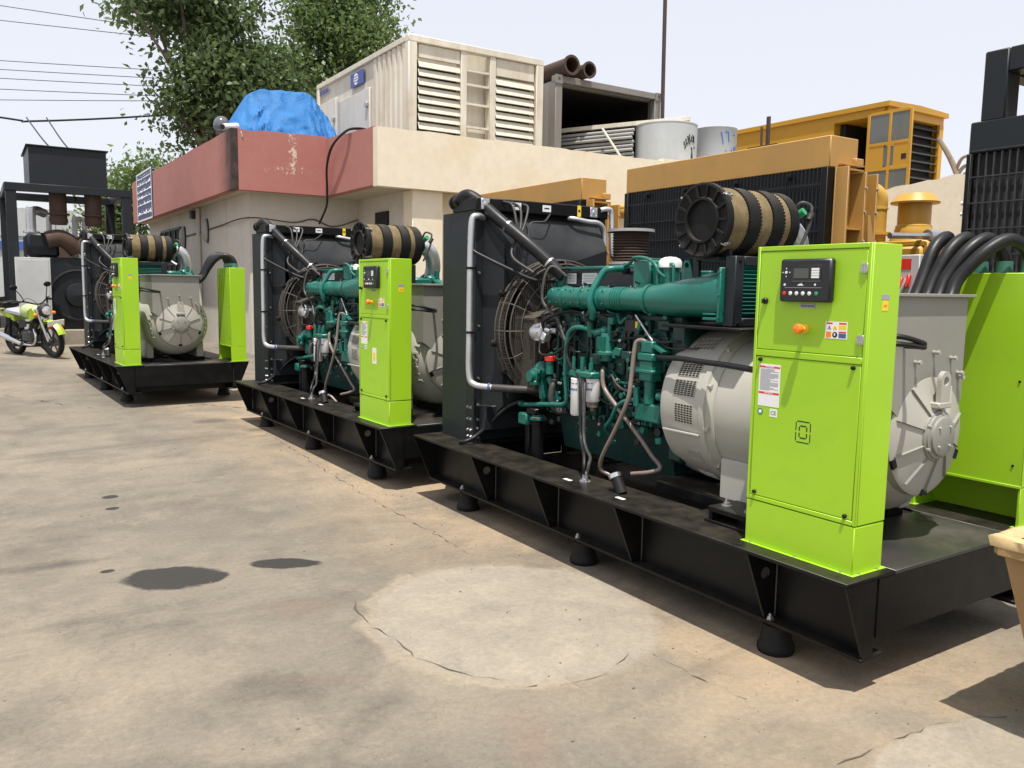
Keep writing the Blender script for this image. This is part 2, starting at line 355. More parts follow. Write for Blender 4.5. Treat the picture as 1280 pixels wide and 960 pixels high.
def ell(t, v, cx, cy, rx, ry, ang, nz, amp, soft):
    """mask of a blot on the ground: an ellipse with a ragged edge"""
    m = t.nodes.new('ShaderNodeMapping'); m.vector_type = 'TEXTURE'; m.inputs['Location'].default_value = (cx, cy, 0); m.inputs['Rotation'].default_value = (0, 0, ang); m.inputs['Scale'].default_value = (rx, ry, 1000)
    t.links.new(v, m.inputs['Vector']); l = t.nodes.new('ShaderNodeVectorMath'); l.operation = 'LENGTH'; t.links.new(m.outputs[0], l.inputs[0])
    d = mathn(t, 'ADD', l.outputs['Value'], mathn(t, 'MULTIPLY', mathn(t, 'SUBTRACT', nz, 0.5), amp))
    return ramp(t, d, [(1.0-soft, (1, 1, 1)), (1.0, (0, 0, 0))])
def mat_ground():
    m, t, b = nt('worn_concrete'); v = coord(t)
    big = noise(t, 0.38, 5, 0.6, v, 0.3); mid = noise(t, 1.5, 9, 0.66, v, 0.25); mid2 = noise(t, 3.7, 9, 0.7, v, 0.2); fine = noise(t, 34, 10, 0.8, v); speck = noise(t, 140, 3, 0.6, v); edge = noise(t, 4.0, 7, 0.65, v)
    c = mix(t, ramp(t, big, [(0.36, (0, 0, 0)), (0.64, (1, 1, 1))]), (0.158, 0.141, 0.117), (0.258, 0.221, 0.171))
    c = mix(t, mathn(t, 'MULTIPLY', ramp(t, mid, [(0.44, (0, 0, 0)), (0.70, (1, 1, 1))]), 0.74), c, (0.100, 0.091, 0.078))
    c = mix(t, mathn(t, 'MULTIPLY', ramp(t, mid2, [(0.52, (0, 0, 0)), (0.74, (1, 1, 1))]), 0.5), c, (0.295, 0.252, 0.194))
    # sandy dust blown along the foot of the skids
    s = t.nodes.new('ShaderNodeSeparateXYZ'); t.links.new(v, s.inputs[0])
    sx = mathn(t, 'SUBTRACT', s.outputs[0], mathn(t, 'MULTIPLY', mathn(t, 'SUBTRACT', s.outputs[1], 5.0), -0.03))
    band = mathn(t, 'SUBTRACT', 1.0, mathn(t, 'DIVIDE', mathn(t, 'ABSOLUTE', mathn(t, 'SUBTRACT', sx, 2.75)), 1.25), True)
    c = mix(t, mathn(t, 'MULTIPLY', mathn(t, 'MULTIPLY', band, ramp(t, noise(t, 1.1, 8, 0.68, v, 0.5), [(0.36, (0, 0, 0)), (0.62, (1, 1, 1))])), 0.9, True), c, (0.410, 0.308, 0.198))
    # tyre and spill marks crossing the yard
    sv = t.nodes.new('ShaderNodeMapping'); sv.inputs['Rotation'].default_value = (0, 0, 0.45); sv.inputs['Scale'].default_value = (0.5, 2.2, 1); t.links.new(v, sv.inputs['Vector'])
    st2 = noise(t, 0.8, 8, 0.7, sv.outputs[0], 0.6)
    c = mix(t, mathn(t, 'MULTIPLY', ramp(t, st2, [(0.56, (0, 0, 0)), (0.70, (1, 1, 1))]), 0.52), c, (0.092, 0.085, 0.074))
    # repaired areas with paler concrete
    p1 = ell(t, v, 2.03, 3.07, 0.67, 0.74, 0.0, edge, 0.34, 0.10); p2 = ell(t, v, 2.70, 1.22, 0.62, 0.27, -0.1, edge, 0.3, 0.10)
    pc = mix(t, ramp(t, mid2, [(0.3, (0, 0, 0)), (0.7, (1, 1, 1))]), (0.232, 0.207, 0.171), (0.345, 0.303, 0.242))
    pm = mathn(t, 'MAXIMUM', p1, p2); c = mix(t, mathn(t, 'MULTIPLY', pm, 0.92), c, pc)
    rim = mathn(t, 'MULTIPLY', mathn(t, 'SUBTRACT', ell(t, v, 2.03, 3.07, 0.71, 0.78, 0.0, edge, 0.34, 0.06), p1), mathn(t, 'LESS_THAN', s.outputs[0], 1.85), True)
    c = mix(t, mathn(t, 'MULTIPLY', rim, 0.55), c, (0.36, 0.30, 0.22))
    # rust coloured blushes
    for cx, cy, rx, ry in ((1.20, 3.66, 0.22, 0.10), (1.02, 2.92, 0.25, 0.07), (1.5, 2.15, 0.12, 0.3)):
        c = mix(t, mathn(t, 'MULTIPLY', ell(t, v, cx, cy, rx, ry, -0.5, mid2, 1.6, 0.9), 0.22), c, (0.27, 0.15, 0.10))
    # dark damp stains
    for cx, cy, rx, ry, an, k in ((0.30, 4.88, 0.40, 0.10, -0.1, 0.8), (0.85, 2.95, 0.30, 0.16, -0.5, 0.5), (0.55, 2.45, 0.45, 0.14, -0.6, 0.55), (2.1, 9.0, 0.3, 0.22, 0, 0.7), (2.35, 8.3, 0.2, 0.15, 0, 0.6), (1.15, 2.6, 0.3, 0.10, 0.6, 0.45)):
        c = mix(t, mathn(t, 'MULTIPLY', ell(t, v, cx, cy, rx, ry, an, edge, 2.2, 0.8), k), c, (0.075, 0.07, 0.063))
    c = mix(t, 0.55, c, ramp(t, fine, [(0.22, (0.45, 0.45, 0.45)), (0.78, (1.5, 1.48, 1.44))]), 'MULTIPLY')
    c = mix(t, mathn(t, 'MULTIPLY', ramp(t, speck, [(0.60, (0, 0, 0)), (0.70, (1, 1, 1))]), 0.4), c, (0.08, 0.072, 0.062))
    c = mix(t, mathn(t, 'MULTIPLY', ramp(t, noise(t, 95, 3, 0.6, v), [(0.66, (0, 0, 0)), (0.74, (1, 1, 1))]), 0.4), c, (0.48, 0.43, 0.36))
    vo = t.nodes.new('ShaderNodeTexVoronoi'); vo.inputs['Scale'].default_value = 75; t.links.new(v, vo.inputs['Vector'])
    ag = mathn(t, 'MULTIPLY', ramp(t, vo.outputs['Distance'], [(0.10, (1, 1, 1)), (0.30, (0, 0, 0))]), ramp(t, noise(t, 9, 4, 0.7, v), [(0.48, (0, 0, 0)), (0.62, (1, 1, 1))]))
    c = mix(t, mathn(t, 'MULTIPLY', ag, 0.55), c, mix(t, vo.outputs['Color'], (0.07, 0.062, 0.052), (0.42, 0.37, 0.30)))          # exposed aggregate
    hair = t.nodes.new('ShaderNodeTexVoronoi'); hair.feature = 'DISTANCE_TO_EDGE'; hair.inputs['Scale'].default_value = 0.9
    wv = t.nodes.new('ShaderNodeVectorMath'); wv.operation = 'ADD'; nz3 = t.nodes.new('ShaderNodeTexNoise'); nz3.inputs['Scale'].default_value = 3.0; nz3.inputs['Detail'].default_value = 6; t.links.new(v, nz3.inputs['Vector']); t.links.new(v, wv.inputs[0]); t.links.new(nz3.outputs['Color'], wv.inputs[1]); t.links.new(wv.outputs[0], hair.inputs['Vector'])
    hc = mathn(t, 'MULTIPLY', ramp(t, hair.outputs['Distance'], [(0.002, (1, 1, 1)), (0.008, (0, 0, 0))]), ramp(t, big, [(0.47, (0, 0, 0)), (0.56, (1, 1, 1))]))
    c = mix(t, mathn(t, 'MULTIPLY', hc, 0.22), c, (0.06, 0.053, 0.045))          # hairline cracks
    # oil puddles
    oil = None
    for cx, cy, rx, ry, an in ((0.79, 4.37, 0.262, 0.185, -0.46), (0.93, 4.28, 0.12, 0.10, 0), (1.345, 4.295, 0.195, 0.088, -0.52), (0.74, 6.25, 0.06, 0.05, 0), (0.71, 5.93, 0.045, 0.04, 0), (0.52, 4.64, 0.04, 0.03, 0)):
        e = ell(t, v, cx, cy, rx, ry, an, mix(t, 0.5, edge, mid2), 1.3, 0.14); oil = e if oil is None else mathn(t, 'MAXIMUM', oil, e)
    c = mix(t, mathn(t, 'MULTIPLY', oil, 0.93), c, mix(t, fine, (0.018, 0.0175, 0.0165), (0.034, 0.032, 0.029)))
    t.links.new(c, b.inputs['Base Color']); b.inputs['Specular IOR Level'].default_value = 0.3
    t.links.new(mix(t, oil, (0.9, 0.9, 0.9), (0.55, 0.55, 0.55)), b.inputs['Roughness'])
    bump(t, b, mix(t, 0.35, fine, mid2), 0.55, 0.010); return m
M['ground'] = mat_ground()
def mat_patch():
    m, t, b = nt('patched_concrete'); v = coord(t)
    mid = noise(t, 2.6, 8, 0.7, v, 0.4); fine = noise(t, 30, 8, 0.75, v)
    c = mix(t, ramp(t, mid, [(0.3, (0, 0, 0)), (0.7, (1, 1, 1))]), (0.215, 0.190, 0.157), (0.355, 0.312, 0.252))
    c = mix(t, 0.5, c, ramp(t, fine, [(0.2, (0.45, 0.45, 0.45)), (0.8, (1.4, 1.38, 1.35))]), 'MULTIPLY')
    t.links.new(c, b.inputs['Base Color']); b.inputs['Roughness'].default_value = 0.9; bump(t, b, mix(t, 0.5, fine, mid), 0.5, 0.012); return m
M['patch'] = mat_patch()
M['crack'] = paint('crack_dirt', (0.085, 0.07, 0.055), 0.95, amt=0.5, dirt=(0.2, 0.16, 0.12), scale=30)
M['oil'] = paint('oil_stain', (0.030, 0.028, 0.025), 0.5, amt=0.4, dirt=(0.050, 0.046, 0.040), scale=9, bmp=0.05, spec=0.35)
M['pebble'] = paint('pebble', (0.16, 0.14, 0.115), 0.9, amt=0.4, scale=40)

# ------------------------------------------------------------------ ground
def gz(y):
    if y < 5.5: return 0.0
    if y < 12: return 0.016*(y-5.5)
    if y < 22: return 0.104 + 0.025*(y-12)
    return 0.354
def ground():
    b = B(); xs = [-400, -120, -40, -15, -8] + [i*1.0 for i in range(-5, 22)] + [30, 60, 150, 400]
    ys = [-60, -20, -8, -4] + [i*0.75 for i in range(-3, 40)] + [34, 45, 70, 150, 500]
    for y in ys:
        for x in xs: b.v.append((x, y, gz(y)))
    n = len(xs)
    for j in range(len(ys)-1):
        for i in range(n-1): b.f.append((j*n+i, j*n+i+1, (j+1)*n+i+1, (j+1)*n+i))
    obj('ground', b, M['ground'], None, 'structure')
ground()
def blob(name, pts, z, mat, h=0.006, sub=6, jit=0.02, seed=1):
    rnd = random.Random(seed); P = [Vector((x, y)) for x, y in pts]; n = len(P); Q = []
    for i in range(n):
        a, p, q, d = P[i-1], P[i], P[(i+1) % n], P[(i+2) % n]
        for k in range(sub):
            t = k/sub; c = 0.5*((2*p)+(q-a)*t+(2*a-5*p+4*q-d)*t*t+(3*p-a-3*q+d)*t**3)
            Q.append(c)
    m0 = Vector((sum(q.x for q in Q)/len(Q), sum(q.y for q in Q)/len(Q)))
    Q = [m0+(q-m0)*(1+rnd.uniform(-jit, jit)/max(0.05, (q-m0).length)) for q in Q]
    b = B(); m = len(Q); cx = sum((q.x for q in Q))/m; cy = sum((q.y for q in Q))/m
    b.v = [(q.x, q.y, z-0.004) for q in Q] + [(cx+(q.x-cx)*0.985, cy+(q.y-cy)*0.985, z+h) for q in Q] + [(cx, cy, z+h)]
    for i in range(m):
        k = (i+1) % m; b.f.append((i, k, m+k, m+i)); b.f.append((m+i, m+k, 2*m))
    return obj(name, b, mat, None, 'structure')
# ------------------------------------------------------------------ ground details
def crack(pts, w, seed):
    rnd = random.Random(seed); P = []
    for i in range(len(pts)-1):
        a, c = Vector(pts[i]), Vector(pts[i+1]); n = max(2, int((c-a).length/0.05))
        for k in range(n):
            q = a.lerp(c, k/n); P.append(q + Vector((rnd.gauss(0, 0.011), rnd.gauss(0, 0.011))))
    b = B(); n = 0
    for i in range(len(P)-1):
        d = (P[i+1]-P[i])
        if d.length < 1e-6: continue
        d.normalize(); nn = Vector((-d.y, d.x)); wi = w*max(0.02, rnd.uniform(-0.5, 1.0))
        z = gz(P[i].y)+0.003
        b.v += [(P[i].x-nn.x*wi, P[i].y-nn.y*wi, z), (P[i].x+nn.x*wi, P[i].y+nn.y*wi, z)]
    for i in range(len(b.v)//2-1): b.f.append((2*i, 2*i+1, 2*i+3, 2*i+2))
    obj('ground_crack', b, M['crack'], None, 'structure')
crack([(1.46,3.61),(1.41,3.36),(1.43,3.10),(1.44,2.89),(1.50,2.73),(1.59,2.58),(1.67,2.47),(1.80,2.39)], 0.006, 1)
crack([(0.24,11.9),(0.60,11.3),(0.86,10.7),(1.13,10.35),(1.50,10.36),(1.92,10.07),(2.24,10.2),(2.68,9.6)], 0.014, 2)
crack([(2.24,1.49),(2.47,1.50),(2.73,1.49),(2.94,1.43),(3.13,1.36)], 0.0035, 3)
crack([(1.80,2.39),(1.93,2.37),(2.21,2.45),(2.29,2.42),(2.30,2.26),(2.31,2.06),(2.32,1.85)], 0.004, 4)
crack([(2.42,8.9),(2.36,7.45),(2.31,5.71),(2.30,4.62),(2.29,3.81)], 0.005, 5)
def pebbles():
    b = B(); rnd = random.Random(3)
    for i in range(420):
        y = rnd.uniform(1.1, 9.5); x = rnd.uniform(-0.6 if y > 3 else 0.4, 4.2)
        if 0 < rnd.random() < 0.25: x = 2.45 + rnd.gauss(0, 0.25); y = rnd.uniform(1.5, 6)
        r = rnd.choice([0.002, 0.0025, 0.003, 0.005]) * rnd.uniform(0.7, 1.4)
        b.ball((x, y, gz(y)+r*0.4), r, 5, 3, (rnd.uniform(0.8, 1.6), rnd.uniform(0.7, 1.2), 0.7))
    obj('loose_grit', b, M['pebble'], None, 'stuff', 'loose pale grit scattered over the worn concrete yard', 'grit')
pebbles()

# ================================================================== generator set
XC, SW, SL, ZT = 0.745, 1.50, 3.49, 0.46
def text_mesh(txt, size, mat, parent, loc, rot, name='lettering', ext=0.0006):
    cu = bpy.data.curves.new(name, 'FONT'); cu.body = txt; cu.size = size; cu.extrude = ext; cu.align_x = 'CENTER'; cu.align_y = 'CENTER'
    o = bpy.data.objects.new('tmp', cu); C.objects.link(o)
    me = bpy.data.meshes.new_from_object(o.evaluated_get(bpy.context.evaluated_depsgraph_get())); C.objects.unlink(o); bpy.data.objects.remove(o)
    me.materials.clear(); me.materials.append(mat)
    q = bpy.data.objects.new(name, me); link(q, parent); q.location = loc; q.rotation_euler = rot; return q
FACE_MX = (math.pi/2, 0, -math.pi/2)   # lettering that faces -X
FACE_MY = (math.pi/2, 0, 0)            # lettering that faces -Y

def build_genset(loc, rz, label):
    G = thing('generator_set', label, 'generator', loc, rz, 'lime and black generator sets on skids')
    # ---------------- skid
    b = B()
    for m in (0, 1):
        X = (lambda x: x) if m == 0 else (lambda x: SW-x)
        b.box(X(0), X(0.30), 0, SL, ZT-0.016, ZT, 0.003)                 # wide top flange
        b.box(X(0.185), X(0.200), 0.012, SL-0.012, 0.147, ZT-0.0162)        # web
        b.box(X(0.118), X(0.26), 0.002, SL-0.002, 0.132, 0.1468, 0.002)        # bottom flange
        b.box(X(0.285), X(0.299), 0.45, SL-0.012, 0.30, ZT-0.0163)          # inner lip
    b.box(0.2005, SW-0.2005, 0.001, 0.012, 0.215, ZT-0.0163)                        # end web
    b.box(0.2005, SW-0.2005, 0.14, 0.152, 0.135, 0.30)                     # inner lower cross web
    b.box(0.2005, SW-0.2005, SL-0.012, SL-0.001, 0.215, ZT-0.0163)
    b.box(0.3005, SW-0.3005, 3.0, SL, ZT-0.016, ZT-0.0004, 0.002)
    b.box(0.2992, SW-0.2992, 0.4605, 2.9995, 0.318, 0.330)                       # sunken tray
    sk = obj('skid', b, M['black'], G)
    b = B(); b.box(0.3005, SW-0.3005, 0.0, 0.46, ZT-0.016, ZT-0.0004, 0.002); obj('deck_plate', b, M['deck'], sk)
    for m in (0, 1):
        for y in (0.006, 0.46, 1.29, 2.0, 2.68, SL-0.006):
            poly = [(0.0, ZT-0.0165), (0.1848, ZT-0.0165), (0.1848, 0.1472), (0.125, 0.1472)]
            if m: poly = [(SW-x, z) for x, z in poly]
            g = B()
            if y in (0.46, 2.68): g.plate_hole(poly, (0.115 if not m else SW-0.115, 0.345), 0.026, 'xz', y-0.005, y+0.005)
            else: g.prism(poly, 'xz', y-0.005, y+0.005)
            obj('gusset', g, M['black'], sk)
        for y in (0.44, 1.75, 3.03):
            x = 0.185 if not m else SW-0.185
            g = B(); g.lathe((x, y, 0.001), (0, 0, 1), [(0, 0.074), (0.012, 0.078), (0.030, 0.076), (0.040, 0.070), (0.095, 0.057), (0.105, 0.060), (0.118, 0.060), (0.122, 0.050), (0.1305, 0.050)], 24)
            obj('rubber_mount', g, M['rubber'], G)
            g = B(); g.cyl((x-0.045, y, 0.146), (x-0.045, y, 0.172), 0.0075, n=8); g.lathe((x-0.045, y, 0.1464), (0, 0, 1), [(0, 0.017), (0.004, 0.017), (0.004, 0.013), (0.015, 0.013)], 6)
            obj('mount_bolt', g, M['steel'], sk)
    for m in (0, 1):
        xw = 0.1840 if not m else SW-0.1840
        g = B()
        for y in (0.46, 1.29, 2.0, 2.68):
            for dy in (-0.007, 0.007): g.tube([(xw, y+dy+0.0008*math.sin(k*1.9), 0.15+k*0.012) for k in range(25)], 0.0042, 5, 1)
        obj('weld_bead', g, M['deck'], sk, 'stuff')
    g = B()
    for y in (0.075, 0.31, 0.53, 0.9, 1.4, 2.25, 2.9, 3.3): g.lathe((0.045, y, ZT-0.0002), (0, 0, 1), [(0, 0.009), (0.0008, 0.009)], 8)
    obj('bolt_hole', g, M['dark'], sk, 'stuff')
    g = B(); g.cyl((0.80, 0.05, 0.205), (0.80, 0.14, 0.205), 0.013, n=10); g.cyl((0.80, 0.03, 0.205), (0.80, 0.05, 0.205), 0.02, n=6); g.bolt((0.8, 0.03, 0.205), (0, -1, 0), 0.009)
    obj('drain_valve', g, M['rubber'], sk)
    # engine support rails and mounts seen on the tray
    g = B()
    for x in (0.30, 1.06): g.box(x+0.01, x+0.13, 0.46, 1.02, 0.33, 0.452, 0.004)
    for x in (0.395, 0.985): g.box(x, x+0.12, 0.47, 1.42, 0.452, 0.505, 0.004)
    obj('support_rail', g, M['black'], sk)
    g = B(); g.box(0.17, 0.36, 0.58, 0.86, ZT, ZT+0.012, 0.002); g.box(0.17, 0.36, 0.60, 0.84, ZT+0.05, ZT+0.075, 0.003)
    for y in (0.615, 0.825): g.box(0.175, 0.355, y-0.01, y+0.01, ZT+0.012, ZT+0.05)
    br = obj('mount_bracket', g, M['black'], sk)
    g = B()
    for y in (0.66, 0.79): g.lathe((0.24, y, ZT+0.075), (0, 0, 1), [(0, 0.026), (0.004, 0.026), (0.004, 0.017), (0.016, 0.017), (0.016, 0.01), (0.034, 0.01)], 6)
    obj('mount_nut', g, M['steel'], sk, 'stuff')
    # deck fittings
    g = B(); g.lathe((0.165, 1.73, ZT), (0, 0, 1), [(0, 0.032), (0.006, 0.032), (0.006, 0.02), (0.02, 0.018)], 10)
    for k in range(4): g.lathe((0.165+0.024*math.cos(k*1.57+.7), 1.73+0.024*math.sin(k*1.57+.7), ZT+0.006), (0, 0, 1), [(0, 0.005), (0.008, 0.005)], 6)
    for dy in (-0.012, 0.012): g.cyl((0.165, 1.73+dy, ZT+0.018), (0.165, 1.73+dy, ZT+0.06), 0.009, n=8)
    obj('hose_fitting', g, M['steel'], sk)
    g = B(); g.cyl((0.17, 1.43, ZT-0.002), (0.175, 1.48, ZT+0.07), 0.030, n=14); obj('filler_neck', g, M['rubber'], sk)
    g = B(); g.lathe((0.175, 1.48, ZT+0.066), (0.07, 0.55, 0.8), [(0, 0.034), (0.004, 0.038), (0.026, 0.038), (0.032, 0.031), (0.034, 0.0)], 18); obj('filler_cap', g, M['chrome'], sk)
    g = B()
    for y, x in ((1.82, 0.115), (1.36, 0.10)): g.box(x-0.012, x+0.012, y-0.03, y+0.03, ZT, ZT+0.0012)
    obj('deck_label', g, M['white'], sk)

    # ---------------- control cabinet
    x0, x1, y0, y1, zc, zp = 0.095, 0.278, 0.047, 0.557, 1.679, 0.644
    b = B()
    b.box(x0+0.001, x1-0.001, y0+0.001, y1-0.001, ZT+0.003, zp-0.002, 0.003)                 # plinth
    b.box(x0-0.012, x1+0.012, y0-0.012, y1+0.012, ZT, ZT+0.0035, 0.001)        # foot flange
    b.box(x0+0.012, x1, y0, y1, zp+0.002, zc, 0.003)                               # case
    fr = 0.014
    b.box(x0, x0+0.0118, y0, y0+fr, zp+0.002, zc, 0.002); b.box(x0, x0+0.0118, y1-fr, y1, zp+0.002, zc, 0.002)
    b.box(x0, x0+0.0118, y0+fr, y1-fr, zc-0.018, zc, 0.002); b.box(x0, x0+0.0118, y0+fr, y1-fr, 1.2430, 1.2680, 0.002); b.box(x0, x0+0.0118, y0+fr, y1-fr, zp+0.002, 0.664, 0.002)
    cab = obj('control_cabinet', b, M['lime'], G)
    g = B(); g.box(x0+0.002, x0+0.0115, y0+0.0165, y1-0.0165, 1.2705, zc-0.0205, 0.002); obj('upper_door', g, M['lime'], cab)
    g = B(); g.box(x0+0.002, x0+0.0115, y0+0.0165, y1-0.0165, 0.6665, 1.2405, 0.002); obj('lower_door', g, M['lime'], cab)
    g = B(); g.box(x0-0.030, x0+0.002, 0.189, 0.420, 1.463, 1.626, 0.013); obj('control_panel', g, M['panel'], cab)
    xp = x0-0.030
    g = B(); g.box(xp-0.002, xp, 0.230, 0.362, 1.545, 1.603, 0.0008); obj('display_bezel', g, M['ink'], cab)
    g = B(); g.box(xp-0.0028, xp-0.002, 0.285, 0.352, 1.553, 1.590); obj('display_screen', g, M['lcd'], cab)
    for k in range(4):
        g = B(); g.box(xp-0.0028, xp-0.002, 0.238, 0.272, 1.5530+k*0.0098, 1.5612+k*0.0098); obj('lamp_label', g, M['white'], cab)
    g = B(); g.box(xp-0.0008, xp, 0.225, 0.392, 1.5165, 1.518); g.box(xp-0.0008, xp, 0.232, 0.360, 1.5415, 1.5428); obj('panel_line', g, M['greytag'], cab)
    for k, (y, mt) in enumerate([(0.393, 'red'), (0.364, 'white'), (0.336, 'white'), (0.307, 'white'), (0.278, 'white'), (0.247, 'green_btn')]):
        g = B(); g.lathe((xp, y, 1.4955), (-1, 0, 0), [(0, 0.0078), (0.002, 0.0078), (0.003, 0.006)], 12); obj('push_button', g, M[mt], cab)
    g = B(); g.lathe((xp, 0.388, 1.575), (-1, 0, 0), [(0, 0.0055), (0.003, 0.005)], 10)
    for dy, dz in ((0.016, 0), (-0.016, 0), (0, 0.015), (0, -0.015)): g.lathe((xp, 0.388+dy, 1.575+dz), (-1, 0, 0), [(0, 0.0032), (0.0015, 0.003)], 3)
    obj('arrow_key', g, M['white'], cab)
    g = B(); g.lathe((xp, 0.393, 1.5285), (-1, 0, 0), [(0, 0.005), (0.0008, 0.005)], 8); g.lathe((xp, 0.255, 1.5285), (-1, 0, 0), [(0, 0.0045), (0.0008, 0.0045)], 8)
    g.prism([(0.335, 1.525), (0.305, 1.525), (0.312, 1.529), (0.316, 1.535), (0.321, 1.530), (0.325, 1.532)], 'yz', xp-0.0008, xp); obj('panel_emblem', g, M['white'], cab, 'stuff')
    g = B(); g.box(x0-0.0005, x0+0.0022, 0.271, 0.340, 1.440, 1.456); pl = obj('name_plate', g, M['greytag'], cab)
    g = B()
    for k in range(8): g.box(x0-0.001, x0-0.0005, 0.276+k*0.0076, 0.281+k*0.0076, 1.4455, 1.4505)
    obj('plate_lettering', g, M['ink'], cab)
    g = B(); g.lathe((x0+0.002, 0.312, 1.361), (-1, 0, 0), [(0, 0.018), (0.004, 0.018), (0.004, 0.011), (0.028, 0.011)], 16); obj('stop_button_collar', g, M['yellowtag'], cab)
    g = B(); g.lathe((x0-0.022, 0.312, 1.361), (-1, 0, 0), [(0, 0.013), (0.006, 0.0185), (0.024, 0.0195), (0.030, 0.016), (0.032, 0.0)], 18); obj('emergency_stop_button', g, M['orange'], cab)
    g = B(); g.lathe((x0+0.002, 0.507, 1.464), (-1, 0, 0), [(0, 0.013), (0.008, 0.013), (0.012, 0.010)], 14); g.bx((x0-0.016, 0.507, 1.464), (0.012, 0.008, 0.020), None, 0.002); obj('door_lock', g, M['panel'], cab)
    for z in (1.589, 1.332):
        g = B(); g.box(x0-0.005, x0+0.001, 0.058, 0.0705, z-0.017, z+0.017, 0.001); g.box(x0-0.005, x0+0.003, 0.0715, 0.086, z-0.017, z+0.017, 0.001); g.cyl((x0-0.005, 0.071, z-0.018), (x0-0.005, 0.071, z+0.018), 0.0035, n=8)
        for yy in (0.063, 0.080):
            for dz in (-0.011, 0.011): g.lathe((x0-0.005, yy, z+dz), (-1, 0, 0), [(0, 0.003), (0.0015, 0.0025)], 8)
        obj('hinge', g, M['steel'], cab)
    for y, z in ((0.517, 1.228), (0.093, 1.229), (0.516, 0.680), (0.091, 0.678)):
        g = B(); g.lathe((x0+0.002, y, z), (-1, 0, 0), [(0, 0.008), (0.010, 0.0075), (0.012, 0.005)], 12); g.box(x0-0.0115, x0-0.010, y-0.0055, y+0.0055, z-0.001, z+0.001); obj('door_screw', g, M['rubber'], cab)
    xd = x0+0.002
    # warning sticker
    g = B(); g.box(xd-0.0008, xd+0.001, 0.129, 0.222, 1.330, 1.393); ws = obj('warning_sticker', g, M['white'], cab)
    xs_ = xd-0.0012
    def dec(nm, ya, yb, za, zb, mt):
        q = B(); q.box(xs_, xd-0.0007, ya, yb, za, zb); return obj(nm, q, M[mt], cab)
    dec('sticker_field', 0.192, 0.218, 1.384, 1.390, 'red'); dec('sticker_field', 0.133, 0.164, 1.384, 1.390, 'red'); dec('sticker_field', 0.133, 0.164, 1.366, 1.381, 'yellowtag')
    dec('sticker_field', 0.196, 0.218, 1.334, 1.356, 'orange'); dec('sticker_field', 0.133, 0.164, 1.334, 1.350, 'bluetag'); dec('sticker_field', 0.133, 0.164, 1.352, 1.358, 'red')
    for yy, mt in ((0.205, 'greytag'), (0.180, 'yellowtag')):
        q = B(); q.prism([(yy-0.010, 1.364), (yy+0.010, 1.364), (yy, 1.381)], 'yz', xs_, xd-0.0007); obj('sticker_triangle', q, M[mt], cab)
        q = B(); q.box(xs_-0.0003, xs_, yy-0.001, yy+0.001, 1.367, 1.375); obj('sticker_mark', q, M['ink'], cab)
    q = B(); q.lathe((xd-0.0007, 0.180, 1.345), (-1, 0, 0), [(0, 0.011), (0.0005, 0.011)], 16); obj('sticker_disc', q, M['ink'], cab)
    q = B(); q.ball((xs_, 0.181, 1.346), 0.006, 6, 4, (0.05, 0.6, 1)); obj('sticker_mark', q, M['white'], cab)
    # instruction sheet with two red bars and lines of print
    q = B(); q.box(xd-0.0008, xd+0.001, 0.417, 0.522, 1.040, 1.211); obj('instruction_sheet', q, M['white'], cab)
    dec('sheet_heading', 0.419, 0.520, 1.196, 1.203, 'red'); dec('sheet_heading', 0.419, 0.520, 1.090, 1.098, 'red')
    q = B(); rl = random.Random(5)
    for k in range(22):
        z = 1.190-k*0.0044
        if 1.086 < z < 1.102: continue
        if z < 1.046: break
        q.box(xs_, xd-0.0007, 0.425+rl.choice([0, 0, 0.02, 0.04]), 0.515, z-0.0012, z+0.0012)
    obj('sheet_print', q, M['greytag'], cab)
    for z, s in ((1.1995, 0.009), (1.094, 0.009)): text_mesh('WARNING', s, M['white'], cab, (xs_-0.0004, 0.4695, z), FACE_MX, 'sheet_lettering', 0.0002)
    q = B(); q.lathe((xd-0.0002, 0.508, 1.016), (-1, 0, 0), [(0, 0.0135), (0.0008, 0.0135)], 20); obj('round_sticker', q, M['teal'], cab)
    q = B(); q.lathe((xd-0.0010, 0.508, 1.016), (-1, 0, 0), [(0, 0.008), (0.0004, 0.008)], 16); obj('round_sticker_centre', q, M['white'], cab)
    q = B(); q.box(xd-0.0008, xd+0.001, 0.424, 0.460, 1.000, 1.032); obj('ce_sticker', q, M['white'], cab)
    text_mesh('CE', 0.022, M['bluetag'], cab, (xs_, 0.442, 1.016), FACE_MX, 'ce_lettering', 0.0003)
    # side tags on the -Y face
    q = B(); q.box(0.168, 0.215, y0-0.001, y0+0.001, 1.478, 1.496); obj('side_plate', q, M['greytag'], cab)
    q = B(); q.box(0.174, 0.210, y0-0.001, y0+0.001, 1.437, 1.473); obj('yellow_sticker', q, M['yellowtag'], cab)
    q = B(); q.box(0.182, 0.203, y0-0.0016, y0-0.001, 1.452, 1.459); obj('sticker_print', q, M['orange'], cab)
    q = B()
    for yy in (0.09, 0.3, 0.52): q.lathe((x0-0.006, yy, ZT+0.0035), (0, 0, 1), [(0, 0.006), (0.003, 0.005)], 8)
    for xx in (0.13, 0.24): q.lathe((xx, y0-0.006, ZT+0.0035), (0, 0, 1), [(0, 0.006), (0.003, 0.005)], 8)
    obj('flange_bolt', q, M['steel'], cab, 'stuff')

    # ---------------- breaker cabinet on the far side, on two legs
    a0, a1, zb, zl = 1.305, 1.488, 1.60, 0.644
    b = B(); b.box(a0, a1, y0, y1, zl, zb, 0.003)
    b.box(a0, a1, y0, y0+0.012, ZT+0.003, zl-0.002, 0.002); b.box(a0, a1, y1-0.012, y1, ZT+0.003, zl-0.002, 0.002); b.box(a1-0.012, a1, y0+0.0121, y1-0.0121, ZT+0.003, zl-0.002, 0.002)
